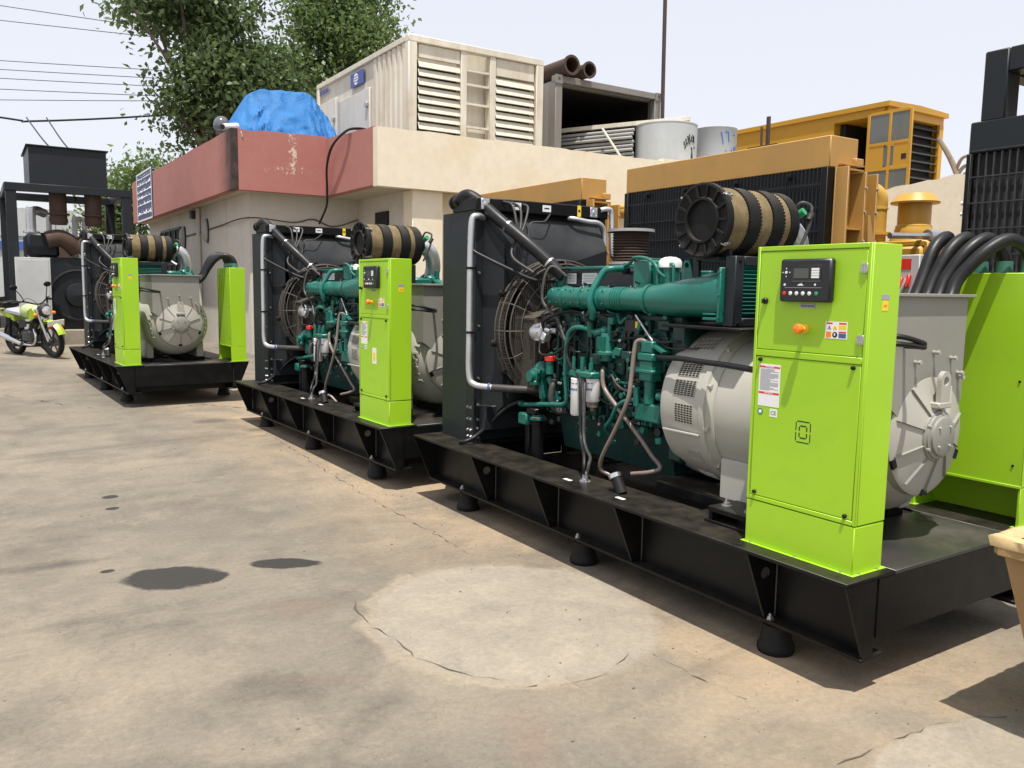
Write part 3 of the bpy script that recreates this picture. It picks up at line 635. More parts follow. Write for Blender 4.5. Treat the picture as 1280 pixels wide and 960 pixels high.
    b.box(a0-0.01, a1+0.01, y0-0.012, y0+0.03, ZT, ZT+0.0032); b.box(a0-0.01, a1+0.01, y1-0.03, y1+0.012, ZT, ZT+0.0032)
    b.box(a0-0.004, a0, y0, y1, zl-0.004, zl+0.008, 0.001)
    bc = obj('breaker_cabinet', b, M['lime'], G)
    q = B()
    for yy in (0.09, 0.5):
        for z in (0.74, 1.12, 1.5): q.lathe((a0, yy, z), (-1, 0, 0), [(0, 0.006), (0.004, 0.005)], 8)
    obj('door_screw', q, M['rubber'], bc)
    for k, yy in enumerate((0.13, 0.24, 0.35, 0.46)):
        q = B(); q.lathe((1.395, yy, zb), (0, 0, 1), [(0, 0.042), (0.006, 0.042), (0.006, 0.035), (0.055, 0.034)], 16); obj('cable_gland', q, M['teal'], bc)
        q = B(); off = k*0.015
        ye = 0.30+k*0.055
        q.tube([(1.395, yy, zb+0.03), (1.393, yy, zb+0.07), (1.36, yy+0.02, zb+0.122+off*0.5), (1.28, yy*0.7+ye*0.3, zb+0.145+off*0.5), (1.19, yy*0.4+ye*0.6, zb+0.085+off*0.5), (1.12, ye, zb-0.03), (1.06, ye, zb-0.13), (0.96, ye, zb-0.21)], 0.030, 12, 5)
        obj('power_cable', q, M['cable'], bc)

    # ---------------- alternator
    zc_ = 0.918
    b = B()
    prof = [(0.128, 0.0), (0.128, 0.10), (0.132, 0.112), (0.170, 0.232), (0.174, 0.250), (0.180, 0.262), (0.215, 0.266), (0.222, 0.275), (0.30, 0.345), (0.36, 0.372), (0.42, 0.378), (1.01, 0.378), (1.012, 0.386), (1.04, 0.405), (1.045, 0.418), (1.075, 0.418), (1.078, 0.412), (1.33, 0.396), (1.37, 0.386), (1.372, 0.30), (1.372, 0.0)]
    b.lathe((XC, 0, zc_), (0, 1, 0), prof, 64)
    b.box(XC-0.33, XC-0.25, 0.42, 1.0, 0.505, 0.70, 0.006); b.box(XC+0.25, XC+0.33, 0.42, 1.0, 0.505, 0.70, 0.006)
    alt = obj('alternator', b, M['alt'], G, sharp=30)
    q = B()
    for k in range(12):                                   # bolts of the adaptor ring
        a = k*math.pi/6+0.2; q.lathe((XC+0.402*math.cos(a), 1.045, zc_+0.402*math.sin(a)), (0, -1, 0), [(0, 0.017), (0.004, 0.017), (0.004, 0.012), (0.02, 0.012)], 6)
    obj('ring_bolt', q, M['alt'], alt, 'stuff')
    for a, (ya, yb), wd in ((150, (1.12, 1.27), 13), (165, (1.12, 1.27), 11), (183, (1.12, 1.25), 13), (215, (1.12, 1.22), 9), (240, (1.12, 1.24), 10), (128, (1.12, 1.27), 12), (20, (1.12, 1.27), 14), (350, (1.12, 1.27), 14)):
        q = B(); n = 8; vs_ = []
        for i in range(n+1):
            t = R(a-wd/2+wd*i/n)
            for y in (ya, yb):
                r = 0.412-(y-1.078)*0.0635+0.0014; vs_.append((XC+r*math.cos(t), y, zc_+r*math.sin(t)))
        q.add(vs_, [(2*i, 2*i+1, 2*i+3, 2*i+2) for i in range(n)]); vo = obj('vent_opening', q, M['dark'], alt, recalc=False)
        q = B()
        for i in range(7):
            y = ya+(yb-ya)*i/6; r = 0.412-(y-1.078)*0.0635+0.002
            q.tube([(XC+r*math.cos(R(a-wd/2+wd*j/4)), y, zc_+r*math.sin(R(a-wd/2+wd*j/4))) for j in range(5)], 0.0022, 4, 1)
        for j in range(9):
            t = R(a-wd/2+wd*j/8)
            q.tube([(XC+(0.412-(y-1.078)*0.0635+0.002)*math.cos(t), y, zc_+(0.412-(y-1.078)*0.0635+0.002)*math.sin(t)) for y in (ya, yb)], 0.0018, 4, 1)
        obj('vent_mesh', q, M['alt'], alt)
    q = B()
    for sgn in (1, -1): q.bx((XC-sgn*0.405, 1.2, zc_-0.055*1-0.06), (0.012, 0.25, 0.010), None, 0.002)
    obj('guard_rail', q, M['alt'], alt)
    q = B()                                               # end bell: rim, ribs, hub
    q.lathe((XC, 0.130, zc_), (0, -1, 0), [(0, 0.108), (0.006, 0.106), (0.010, 0.098), (0.016, 0.096), (0.020, 0.083), (0.028, 0.081), (0.031, 0.074)], 40)
    for k in range(10):
        a = R(18+k*36); d = Vector((math.cos(a), 0, math.sin(a))); p = Vector((XC, 0, zc_))+d*0.108; e = Vector((XC, 0, zc_))+d*0.243
        q.add([p+Vector((0, 0.140, 0))-d.cross(Vector((0, 1, 0)))*0.004, p+Vector((0, 0.121, 0)), p+Vector((0, 0.140, 0))+d.cross(Vector((0, 1, 0)))*0.004, e+Vector((0, 0.180, 0))-d.cross(Vector((0, 1, 0)))*0.004, e+Vector((0, 0.162, 0)), e+Vector((0, 0.180, 0))+d.cross(Vector((0, 1, 0)))*0.004],
              [(0, 1, 4, 3), (1, 2, 5, 4), (0, 2, 1), (3, 4, 5), (0, 3, 5, 2)])
    eb = obj('end_bell', q, M['altgrey'], alt)
    q = B()
    for k in range(6):
        a = R(30+60*k); q.bolt((XC+0.096*math.cos(a), 0.118, zc_+0.096*math.sin(a)), (0, -1, 0), 0.007)
    for k in range(4):
        a = R(45+90*k); q.bolt((XC+0.055*math.cos(a), 0.100, zc_+0.055*math.sin(a)), (0, -1, 0), 0.006)
    obj('hub_bolt', q, M['alt'], alt, 'stuff')
    for a in (270, 205, 335):
        q = B(); q.bx((XC+0.250*math.cos(R(a)), 0.176, zc_+0.248*math.sin(R(a))), (0.026, 0.014, 0.040) , Euler((0, -R(a-90)+R(90), 0)).to_matrix()); obj('air_slot', q, M['dark'], alt)
    q = B()                                               # lifting eye
    poly = [(XC-0.035, 1.045), (XC+0.035, 1.045), (XC+0.035, 1.15)] + [(XC+0.035*math.cos(R(t)), 1.15+0.038*math.sin(R(t))) for t in range(15, 180, 15)] + [(XC-0.035, 1.15)]
    q.plate_hole(poly, (XC, 1.147), 0.019, 'xz', 0.108, 0.128); q.box(XC-0.048, XC+0.048, 0.105, 0.170, 1.035, 1.060, 0.004)
    obj('lifting_eye', q, M['alt'], alt)
    q = B(); q.prism([(XC-0.30, 1.489), (XC-0.30, 1.06), (XC-0.20, 0.99), (XC+0.20, 0.99), (XC+0.235, 1.06), (XC+0.235, 1.489)], 'xz', 0.172, 0.80); q.box(XC-0.315, XC+0.262, 0.150, 0.815, 1.489, 1.502, 0.002)
    tb = obj('terminal_box', q, M['altgrey'], alt)
    q = B()
    for dx, dz in ((-0.13, 1.225), (0.0, 1.262), (0.13, 1.235), (0.19, 1.17), (0.20, 1.15)):
        q.lathe((XC+dx, 0.172, dz), (0, -1, 0), [(0, 0.009), (0.006, 0.009), (0.006, 0.0055), (0.018, 0.0055), (0.018, 0.009), (0.028, 0.009)], 8)
    obj('cover_bolt', q, M['alt'], alt, 'stuff')
    q = B()
    for dz in (0, 0.028): q.tube([(0.279, 0.12, 1.31+dz), (0.33, 0.06, 1.312+dz), (0.42, 0.03, 1.30+dz*0.6), (0.50, 0.08, 1.296+dz*0.3), (0.53, 0.165, 1.293+dz*0.2)], 0.010, 8, 4)
    obj('control_cable', q, M['cable'], alt)
    # side fins of the end housing
    q = B()
    for k in range(7):
        for sgn in (0, 1):
            a = R(150+k*10) if not sgn else R(30-k*10)
            d = Vector((math.cos(a), 0, math.sin(a)))
            q.beam(Vector((XC, 0.23, zc_))+d*0.318, Vector((XC, 0.415, zc_))+d*0.360, 0.008, 0.020, 0.002, -a)
    obj('cooling_fin', q, M['alt'], alt, 'stuff')

    # ---------------- radiator
    b = B()
    rx0, rx1, ry0, ry1, rz = 0.204, 1.292, 2.994, 3.44, 2.035
    for X, s in ((rx0, 1), (rx1, -1)):
        b.box(X, X+s*0.008, ry0+0.10, ry1, ZT+0.0008, rz-0.03, 0.002)
        b.box(X, X+s*0.055, ry0, ry0+0.0085, ZT+0.0008, rz-0.02, 0.002); b.box(X, X+s*0.0082, ry0+0.0087, ry0+0.0998, ZT+0.0008, rz-0.02, 0.002)
        b.box(X+s*0.0001, X+s*0.055, ry1-0.0086, ry1+0.0004, ZT+0.001, rz-0.03, 0.002)
    b.box(rx0+0.0555, rx1-0.0555, ry0+0.03, ry0+0.04, ZT+0.01, rz-0.06)
    rad = obj('radiator', b, M['slate'], G)
    for (xa, xb, nm) in ((rx0, rx1, 'top_tank'),):
        q = B(); q.box(xa-0.008, xb+0.008, ry0-0.022, ry0+0.30, 2.005, 2.088, 0.006); tt = obj(nm, q, M['black'], rad)
    q = B(); q.box(rx0+0.06, rx1-0.06, 3.06, 3.40, ZT+0.03, 2.004); obj('cooling_core', q, M['core'], rad)
    q = B()                                                # bolts down the frame
    for z in (0.50, 0.545, 0.62, 0.70, 1.05, 1.2, 1.6, 1.78, 1.80):
        for yy in (3.03, 3.07): q.lathe((rx0, yy, z), (-1, 0, 0), [(0, 0.011), (0.003, 0.011), (0.003, 0.008), (0.011, 0.007)], 6)
    for z in (0.50, 0.56, 0.62, 0.72): q.lathe((rx0+0.03, ry0, z), (0, -1, 0), [(0, 0.011), (0.003, 0.011), (0.003, 0.008), (0.011, 0.007)], 6)
    for k in range(3): q.lathe((rx0+0.03, ry0, 0.9+k*0.35), (0, -1, 0), [(0, 0.009), (0.009, 0.008)], 6)
    obj('frame_bolt', q, M['steel'], rad, 'stuff')
    # fan shroud: a truncated pyramid round the fan
    q = B(); O1 = [(rx0+0.057, 0.56), (rx1-0.057, 0.56), (rx1-0.057, 1.965), (rx0+0.057, 1.965)]; I1 = [(0.345, 0.72), (1.205, 0.72), (1.205, 1.775), (0.345, 1.775)]
    vs_ = [(x, ry0+0.012, z) for x, z in O1] + [(x, 2.86, z) for x, z in I1]
    FN = (XC, 1.225); n = 48; rr = 0.395
    for k in range(n): t = 2*math.pi*k/n; vs_.append((FN[0]+rr*math.cos(t), 2.86, FN[1]+rr*math.sin(t)))
    for k in range(n): t = 2*math.pi*k/n; vs_.append((FN[0]+rr*math.cos(t), 2.97, FN[1]+rr*math.sin(t)))
    fs_ = [(i, (i+1) % 4, 4+(i+1) % 4, 4+i) for i in range(4)]
    cor = {}
    for i in range(4):
        x, z = I1[i]; cor[i] = int(round((math.atan2(z-FN[1], x-FN[0]) % (2*math.pi))/(2*math.pi)*n)) % n
    for i in range(4):
        a, c = cor[i], cor[(i+1) % 4]; k = a
        while k != c: fs_.append((4+i, 8+(k+1) % n, 8+k)); k = (k+1) % n
        fs_.append((4+i, 4+(i+1) % 4, 8+c))
    for k in range(n): fs_.append((8+k, 8+(k+1) % n, 8+n+(k+1) % n, 8+n+k))
    q.add(vs_, fs_); obj('fan_shroud', q, M['shroud'], rad)
    q = B(); q.box(0.24, 1.25, 2.90, 2.99, 0.56, 0.72, 0.004); obj('lower_cowl', q, M['slate'], rad)
    # fan
    q = B(); q.lathe((XC, 2.93, FN[1]), (0, -1, 0), [(0, 0.10), (0.07, 0.10), (0.075, 0.05), (0.2, 0.05)], 20)
    for k in range(9):
        a = 2*math.pi*k/9; u = Vector((math.cos(a), 0, math.sin(a))); w = Vector((-math.sin(a), 0, math.cos(a))); c0 = Vector((XC, 2.91, FN[1])); y_ = Vector((0, 1, 0))
        q.add([c0+u*0.09-w*0.05+y_*0.02, c0+u*0.09+w*0.05-y_*0.02, c0+u*0.375+w*0.10-y_*0.03, c0+u*0.375-w*0.06+y_*0.03], [(0, 1, 2, 3)])
    obj('fan', q, M['hosegrey'], rad, recalc=False)
    # wire fan guard
    q = B(); gy0, gy1 = 2.86, 2.72
    for r, y in ((0.47, gy0-0.005), (0.472, 2.80), (0.465, 2.745), (0.44, gy1), (0.36, gy1-0.01), (0.28, gy1-0.015), (0.20, gy1-0.02)):
        q.tube([(XC+r*math.cos(t*2*math.pi/48), y, FN[1]+r*math.sin(t*2*math.pi/48)) for t in range(49)], 0.0055 if r > 0.43 else 0.004, 5, 1, False)
    for k in range(16):
        a = 2*math.pi*k/16; c_, s_ = math.cos(a), math.sin(a)
        q.tube([(XC+0.47*c_, gy0, FN[1]+0.47*s_), (XC+0.468*c_, 2.75, FN[1]+0.468*s_), (XC+0.44*c_, gy1, FN[1]+0.44*s_), (XC+0.16*c_, gy1-0.02, FN[1]+0.16*s_)], 0.004, 5, 1)
    fg = obj('fan_guard', q, M['wire'], rad)
    q = B(); N = 60; st = 0.88/N
    for i in range(1, N):
        x = -0.44+st*i; h = math.sqrt(max(0, 0.44**2-x*x))
        if h < 0.02: continue
        q.bx((XC+x, gy1+0.006, FN[1]), (0.0022, 0.0022, 2*h)); q.bx((XC, gy1+0.009, FN[1]+x), (2*h, 0.0022, 0.0022))
    for i in range(120):
        a = 2*math.pi*i/120; q.bx((XC+0.470*math.cos(a), 2.80, FN[1]+0.470*math.sin(a)), (0.002, 0.12, 0.002))
    for y in np.linspace(2.745, 2.855, 7): q.tube([(XC+0.470*math.cos(t*2*math.pi/48), y, FN[1]+0.470*math.sin(t*2*math.pi/48)) for t in range(49)], 0.0013, 4, 1, False)
    obj('guard_mesh', q, M['wire'], fg)
    q = B()
    for a in (190, 215, 150, 100, 60):
        q.lathe((XC+0.485*math.cos(R(a)), 2.86, FN[1]+0.485*math.sin(R(a))), (0, -1, 0), [(0, 0.024), (0.012, 0.024), (0.02, 0.018), (0.02, 0.011), (0.035, 0.010)], 12)
    obj('guard_clamp', q, M['rubber'], rad, 'stuff')
    # expanded metal belt guard box
    q = B(); bx0, bx1, by0, by1, bz0, bz1 = 0.405, 0.52, 2.58, 2.80, 0.86, 1.315
    def web(p, u, v, nu, nv, w=0.0035):
        p, u, v = Vector(p), Vector(u), Vector(v)
        for i in range(-nv, nu):
            for sgn in (1, -1):
                pts = []
                for k in range(0, nv+1):
                    t = (i + k) if sgn > 0 else (i + nv - k)
                    if 0 <= t <= nu: pts.append(p+u*(t/nu)+v*(k/nv))
                if len(pts) >= 2: q.beam(pts[0], pts[-1], w, w*0.8)
    web((bx0, by1, bz0), (0, by0-by1, 0), (0, 0, bz1-bz0), 15, 26); web((bx0, by0, bz0), (bx1-bx0, 0, 0), (0, 0, bz1-bz0), 9, 26)
    for y in (by0, by1): q.box(bx0-0.004, bx0+0.012, y-0.006, y+0.006, bz0, bz1)
    q.box(bx0-0.004, bx0+0.012, by0, by1, bz0-0.006, bz0+0.008)
    bg_ = obj('belt_guard', q, M['wire'], rad)
    q = B(); q.add([(bx0-0.006, by1, bz1), (bx0-0.006, by0, bz1), (bx1+0.06, by0-0.05, bz1+0.075), (bx1+0.03, by1, bz1+0.05)], [(0, 1, 2, 3)]); q.add([(bx0-0.006, by1, bz1-0.012), (bx0-0.006, by0, bz1-0.012), (bx0-0.006, by0, bz1), (bx0-0.006, by1, bz1)], [(0, 1, 2, 3)])
    obj('guard_lid', q, M['wire'], rad, recalc=False)
    # plates and labels on the top tank
    ty = ry0-0.022
    for x in (0.262, 1.165):
        q = B(); q.box(x-0.032, x+0.032, ty-0.004, ty+0.001, 2.012, 2.080, 0.002)
        for dx in (-0.022, 0.022):
            for dz in (-0.024, 0.024): q.lathe((x+dx, ty-0.004, 2.046+dz), (0, -1, 0), [(0, 0.005), (0.004, 0.004)], 6)
        q.lathe((x, ty-0.004, 2.046), (0, -1, 0), [(0, 0.014), (0.006, 0.012)], 12); obj('tank_bracket', q, M['alu'], rad)
    for x, mt, w, h in ((0.51, 'white', 0.035, 0.024), (0.755, 'white', 0.035, 0.022), (1.035, 'yellowtag', 0.016, 0.038)):
        q = B(); q.box(x-w, x+w, ty-0.0012, ty+0.001, 2.047-h, 2.047+h); obj('tank_label', q, M[mt], rad)
        q = B(); q.box(x-w*0.6, x+w*0.6, ty-0.0018, ty-0.0012, 2.047-h*0.2, 2.047+h*0.25); obj('label_print', q, M['ink'], rad)
    # pipes and hoses on the radiator
    def hose(nm, pts, r, mt, par=rad, n=10): q = B(); q.tube(pts, r, n, 5); return obj(nm, q, M[mt], par)
    hose('coolant_hose', [(0.22,3.266,2.076),(0.220,3.146,2.113),(0.260,3.066,2.075),(0.320,2.880,1.940),(0.400,2.716,1.809),(0.480,2.604,1.697),(0.560,2.50,1.58)], 0.040, 'cable', n=14)
    q = B(); q.lathe((0.220, 3.30, 2.07), (0, -1, 0.12), [(0, 0.05), (0.02, 0.05), (0.02, 0.043), (0.08, 0.043)], 16); obj('hose_flange', q, M['black'], rad)
    q = B(); q.lathe((0.345, 2.83, 1.90), (0.35, -0.75, -0.56), [(0, 0.0405), (0, 0.0425), (0.014, 0.0425), (0.014, 0.0405)], 16, False); q.lathe((0.50, 2.58, 1.668), (0.4, -0.6, -0.6), [(0, 0.0405), (0, 0.0425), (0.014, 0.0425), (0.014, 0.0405)], 16, False); obj('hose_clip', q, M['steel'], rad, 'stuff')
    hose('vent_pipe', [(0.27, 3.0, 1.96), (0.20,2.972,1.965),(0.165,2.977,1.92),(0.160,2.985,1.603),(0.160,2.988,1.184),(0.160,2.985,0.93),(0.180,2.950,0.866),(0.240,2.855,0.854),(0.340,2.739,0.850)], 0.021, 'alu')
    hose('pipe_sleeve', [(0.250,2.84,0.853),(0.340,2.739,0.850),(0.470,2.62,0.850)], 0.025, 'hosegrey')
    q = B(); q.lathe((0.235, 2.862, 0.854), (0.65, -0.75, 0), [(0, 0.0262), (0, 0.028), (0.014, 0.028), (0.014, 0.0262)], 14, False); obj('pipe_clip', q, M['bluetag'], rad)
    q = B()
    for z in (1.62, 1.2): q.lathe((0.160, 2.986, z), (0, 0, 1), [(0, 0.0215), (0, 0.026), (0.016, 0.026), (0.016, 0.0215)], 12, False); q.bx((0.19, 2.986, z+0.008), (0.04, 0.012, 0.012))
    obj('pipe_clamp', q, M['rubber'], rad, 'stuff')
    hose('thin_hose', [(0.185, 3.02, 1.83), (0.150,2.998,1.809),(0.170,2.980,1.748),(0.220,2.910,1.701),(0.340,2.759,1.615),(0.450,2.663,1.556),(0.600,2.590,1.548)], 0.012, 'cable')
    hose('sensor_cable', [(0.406,2.975,2.070),(0.424,2.900,2.045),(0.424,2.850,1.944),(0.413,2.820,1.839),(0.332,2.750,1.706),(0.40,2.60,1.60)], 0.009, 'hosegrey')
    hose('sensor_cable', [(0.469,2.975,2.070),(0.488,2.900,2.029),(0.463,2.850,1.921),(0.413,2.800,1.813), (0.42, 2.74, 1.70)], 0.008, 'hosegrey')
    hose('sensor_cable', [(0.559,2.975,2.065),(0.551,2.900,2.033),(0.494,2.850,1.922),(0.425,2.800,1.813), (0.44, 2.72, 1.72)], 0.008, 'hosegrey')
    hose('sensor_cable', [(0.44, 2.78, 1.75), (0.52,2.85,1.81),(0.56,2.88,1.93),(0.669,2.880,1.949),(0.784,2.972,2.009)], 0.006, 'hosegrey')
    hose('return_pipe', [(1.225,2.972,2.066),(1.279,2.960,2.075),(1.320,2.960,2.042),(1.322,2.950,1.801),(1.335,2.940,1.732), (1.40, 2.90, 1.68)], 0.018, 'alu')
    hose('return_pipe', [(0.955, 2.99, 1.995), (0.985,2.950,1.990),(1.083,2.930,1.975),(1.169,2.920,1.969),(1.221,2.920,1.921),(1.233,2.920,1.81)], 0.016, 'alu')
    hose('drain_hose', [(0.46, 2.77, 0.75), (0.426,2.800,0.748),(0.364,2.870,0.695),(0.283,2.920,0.596),(0.199,2.955,0.516),(0.13,2.96,0.487),(0.10, 3.0, 0.478)], 0.0155, 'cable')
    return G
def build_engine(G):
    rnd = random.Random(11)
    def hose(nm, pts, r, mt, par, n=10, res=5): q = B(); q.tube(pts, r, n, res); return obj(nm, q, M[mt], par)
    # ---------------- block, sump, head
    b = B()
    b.box(0.50, 0.99, 1.36, 2.50, 0.74, 1.38, 0.02); b.box(0.46, 1.03, 1.30, 1.42, 0.60, 1.34, 0.02)
    b.prism([(0.52, 0.745), (0.97, 0.745), (0.92, 0.50), (0.57, 0.50)], 'xz', 1.46, 2.46)
    for k in range(6):
        y = 1.52+k*0.165
        b.box(0.475, 0.505, y-0.05, y+0.05, 1.02, 1.30, 0.008); b.box(0.485, 0.51, y-0.03, y+0.03, 0.80, 0.96, 0.008); b.box(0.47, 0.50, y+0.07, y+0.09, 0.76, 1.34, 0.004)
    for k in range(55):
        y = rnd.uniform(1.44, 2.42); z = rnd.uniform(0.72, 1.34)
        if rnd.random() < 0.5: b.bx((0.48+rnd.uniform(-0.02, 0.01), y, z), (rnd.uniform(0.03, 0.08), rnd.uniform(0.02, 0.10), rnd.uniform(0.02, 0.08)), None, 0.005)
        else: b.cyl((0.50, y, z), (0.50-rnd.uniform(0.02, 0.07), y, z), rnd.uniform(0.010, 0.03), n=10)
    eng = obj('engine_block', b, M['greendk'], G)
    q = B()
    for k in range(40): q.bolt((0.494, rnd.uniform(1.44, 2.42), rnd.uniform(0.76, 1.36)), (-1, 0, 0), rnd.choice([0.007, 0.009, 0.011]), 0.01)
    for k in range(12): q.bolt((0.544+0*k, 1.50+k*0.083, 0.735), (-1, 0, 0), 0.008, 0.02)
    obj('block_bolt', q, M['green'], eng)
    q = B(); q.box(0.53, 0.97, 1.40, 2.46, 1.38, 1.50, 0.012)
    for k in range(7): q.box(0.515, 0.54, 1.41+k*0.165, 1.47+k*0.165, 1.385, 1.49, 0.006)
    obj('cylinder_head', q, M['green'], eng)
    q = B(); q.box(0.60, 0.93, 1.66, 2.50, 1.50, 1.625, 0.02); vc = obj('valve_cover', q, M['panel'], eng)
    q = B(); q.box(0.565, 0.592, 1.60, 2.57, 1.622, 1.640, 0.004); q.box(0.565, 0.592, 2.53, 2.57, 1.45, 1.614, 0.004)
    for y in (2.60, 2.52, 1.80): q.box(0.567, 0.59, y-0.010, y+0.010, 1.50, 1.6145, 0.003)
    q.box(0.92, 0.95, 1.60, 2.45, 1.58, 1.615, 0.004); obj('cover_rail', q, M['green'], eng)
    for ya, yb in ((2.415, 2.505), (2.21, 2.355)):
        q = B(); q.box(0.5965, 0.5995, ya, yb, 1.535, 1.600); ob = obj('engine_label', q, M['white'], eng)
        q = B()
        for k in range(5): q.box(0.5955, 0.5965, ya+0.008, yb-0.01-0.01*(k % 2), 1.545+k*0.010, 1.549+k*0.010)
        obj('label_print', q, M['greytag'], eng)
    q = B()
    for y in (1.70, 1.9, 2.1, 2.3): q.bolt((0.61, y, 1.52), (-1, 0, 0), 0.008, 0.012)
    obj('cover_bolt', q, M['steel'], eng, 'stuff')
    # ---------------- intake manifold: ribbed horizontal tube with clamp, then flared elbow
    q = B(); q.lathe((0.455, 2.46, 1.452), (0, -1, 0), [(0, 0.0), (0, 0.050), (0.01, 0.058), (0.13, 0.060), (0.135, 0.069), (0.155, 0.069), (0.16, 0.060), (0.30, 0.060), (0.305, 0.069), (0.325, 0.069), (0.33, 0.060), (0.47, 0.060), (0.475, 0.069), (0.495, 0.069), (0.50, 0.060), (0.60, 0.060)], 28)
    q.box(0.44, 0.56, 1.88, 2.45, 1.40, 1.47, 0.012)
    for k in range(6): q.box(0.402, 0.43, 2.40-k*0.10, 2.43-k*0.10, 1.425, 1.50, 0.004)
    man = obj('intake_manifold', q, M['green'], eng)
    q = B()
    for k in range(8): q.bolt((0.415, 2.42-k*0.072, 1.495), (-0.5, 0, 0.8), 0.006, 0.008); q.bolt((0.402, 2.42-k*0.072, 1.42), (-1, 0, -0.2), 0.006, 0.008)
    obj('manifold_bolt', q, M['green'], eng)
    q = B(); pr = [(0, 0.056)]
    for k in range(5): pr += [(0.004+k*0.02, 0.066), (0.013+k*0.02, 0.066), (0.016+k*0.02, 0.059)]
    pr += [(0.105, 0.062), (0.27, 0.064), (0.272, 0.072), (0.292, 0.072), (0.294, 0.066)]
    q.lathe((0.455, 1.86, 1.452), (0, -1, 0), pr, 28, False); obj('charge_air_bellows', q, M['green'], eng)
    q = B(); vs_ = []; NS = 14; NR = 28       # elbow morphs from round to a rectangular mouth
    for i in range(NS+1):
        t = i/NS; s = t*t*(3-2*t); cx = 0.455+0.115*s; cy = 1.57-0.56*t; cz = 1.452+0.03*s; r = 0.073+0.012*math.sin(t*3.0)
        hw, hh = 0.19, 0.118
        for k in range(NR):
            a = 2*math.pi*k/NR; c_, s_ = math.cos(a), math.sin(a)
            e = 4.0; f_ = (abs(c_)**e+abs(s_)**e)**(-1/e)
            vs_.append((cx+(r*c_)*(1-s)+hw*c_*f_*s, cy, cz+(r*s_)*(1-s)+hh*s_*f_*s))
    q.add(vs_, [(i*NR+k, i*NR+(k+1) % NR, (i+1)*NR+(k+1) % NR, (i+1)*NR+k) for i in range(NS) for k in range(NR)]); q.bx((0.50, 1.30, 1.54), (0.02, 0.03, 0.02), None, 0.004)
    q.box(0.375, 0.77, 1.012, 1.030, 1.352, 1.612, 0.004)
    for zz in (1.375, 1.48, 1.59): q.bolt((0.378, 1.021, zz), (-1, 0, 0), 0.007, 0.008)
    q.lathe((0.455, 1.575, 1.452), (0, -1, 0), [(0, 0.074), (0, 0.082), (0.022, 0.082), (0.022, 0.074)], 28, False)
    q.box(0.385, 0.42, 1.03, 1.13, 1.36, 1.375, 0.003); q.box(0.385, 0.42, 1.03, 1.13, 1.385, 1.395, 0.003)
    obj('intake_elbow', q, M['green'], eng)
    # ---------------- charge cooler in a dark frame with green louvres
    q = B(); fx0, fx1, fy0, fy1, fz0, fz1 = 0.40, 0.80, 0.945, 1.01, 1.335, 1.665
    q.box(fx0, fx0+0.06, fy0, fy1, fz0, fz1, 0.004); q.box(fx1-0.06, fx1, fy0, fy1, fz0, fz1, 0.004); q.box(fx0+0.061, fx1-0.061, fy0, fy1, fz1-0.045, fz1, 0.004); q.box(fx0+0.061, fx1-0.061, fy0, fy1, fz0, fz0+0.04, 0.004)
    cf = obj('charge_cooler_frame', q, M['slate'], eng)
    q = B(); q.box(fx0+0.0615, fx1-0.0615, fy0+0.045, fy1-0.006, fz0+0.041, fz1-0.046); obj('cooler_back', q, M['greendk'], eng)
    me = None
    for k in range(13):
        z = fz0+0.055+k*0.0182
        if me is None:
            q = B(); q.bx((0, 0, 0), (fx1-fx0-0.124, 0.032, 0.003), (R(-35), 0, 0)); o = obj('cooler_slat', q, M['green'], eng); o.location = ((fx0+fx1)/2, fy0+0.022, z); me = o
        else: moved(me, 'cooler_slat', eng, ((fx0+fx1)/2, fy0+0.022, z))
    q = B(); q.box(0.34, 1.16, 0.84, 1.36, 1.318, 1.332, 0.003); q.bolt((0.43, 0.945, 1.35), (0, -1, 0), 0.008); q.bolt((0.43, 0.945, 1.64), (0, -1, 0), 0.008); obj('heat_shield', q, M['black'], eng)
    # ---------------- thermostat housing, white cap, lifting bracket, breather
    q = B(); q.box(0.50, 0.64, 1.64, 1.78, 1.46, 1.665, 0.012); q.box(0.52, 0.62, 1.66, 1.76, 1.665, 1.675, 0.004); obj('breather_housing', q, M['green'], eng)
    q = B(); q.lathe((0.56, 1.545, 1.50), (0, 0, 1), [(0, 0.055), (0.122, 0.055)], 20); obj('filler_body', q, M['green'], eng); q = B(); q.lathe((0.56, 1.545, 1.622), (0, 0, 1), [(0, 0.062), (0.03, 0.062), (0.045, 0.052), (0.055, 0.03), (0.058, 0)], 24); obj('expansion_cap', q, M['white'], eng)
    q = B(); q.plate_hole([(1.29, 1.48), (1.39, 1.48), (1.385, 1.60), (1.37, 1.655), (1.335, 1.655), (1.315, 1.60)], (1.353, 1.628), 0.016, 'yz', 0.49, 0.515); obj('lifting_bracket', q, M['green'], eng)
    hose('fuel_line', [(0.575, 2.44, 1.63), (0.57, 2.0, 1.632), (0.55, 1.86, 1.65), (0.51, 1.78, 1.678), (0.49, 1.66, 1.672), (0.48, 1.58, 1.64), (0.48, 1.55, 1.60), (0.50, 1.52, 1.57)], 0.009, 'green', eng)
    hose('fuel_line', [(0.51, 1.63, 1.63), (0.49, 1.58, 1.63), (0.485, 1.56, 1.59), (0.485, 1.56, 1.50)], 0.010, 'green', eng)
    hose('fuel_line', [(0.52, 1.50, 1.64), (0.51, 1.47, 1.63), (0.505, 1.46, 1.56), (0.505, 1.46, 1.48)], 0.009, 'green', eng)
    hose('crossover_pipe', [(0.58,1.93,1.621),(0.50,1.948,1.619),(0.465,1.975,1.607),(0.430,1.989,1.555),(0.385,1.991,1.48),(0.375,1.989,1.42),(0.40,1.99,1.355),(0.43,2.052,1.305),(0.45,2.067,1.230)], 0.020, 'green', eng, 12)
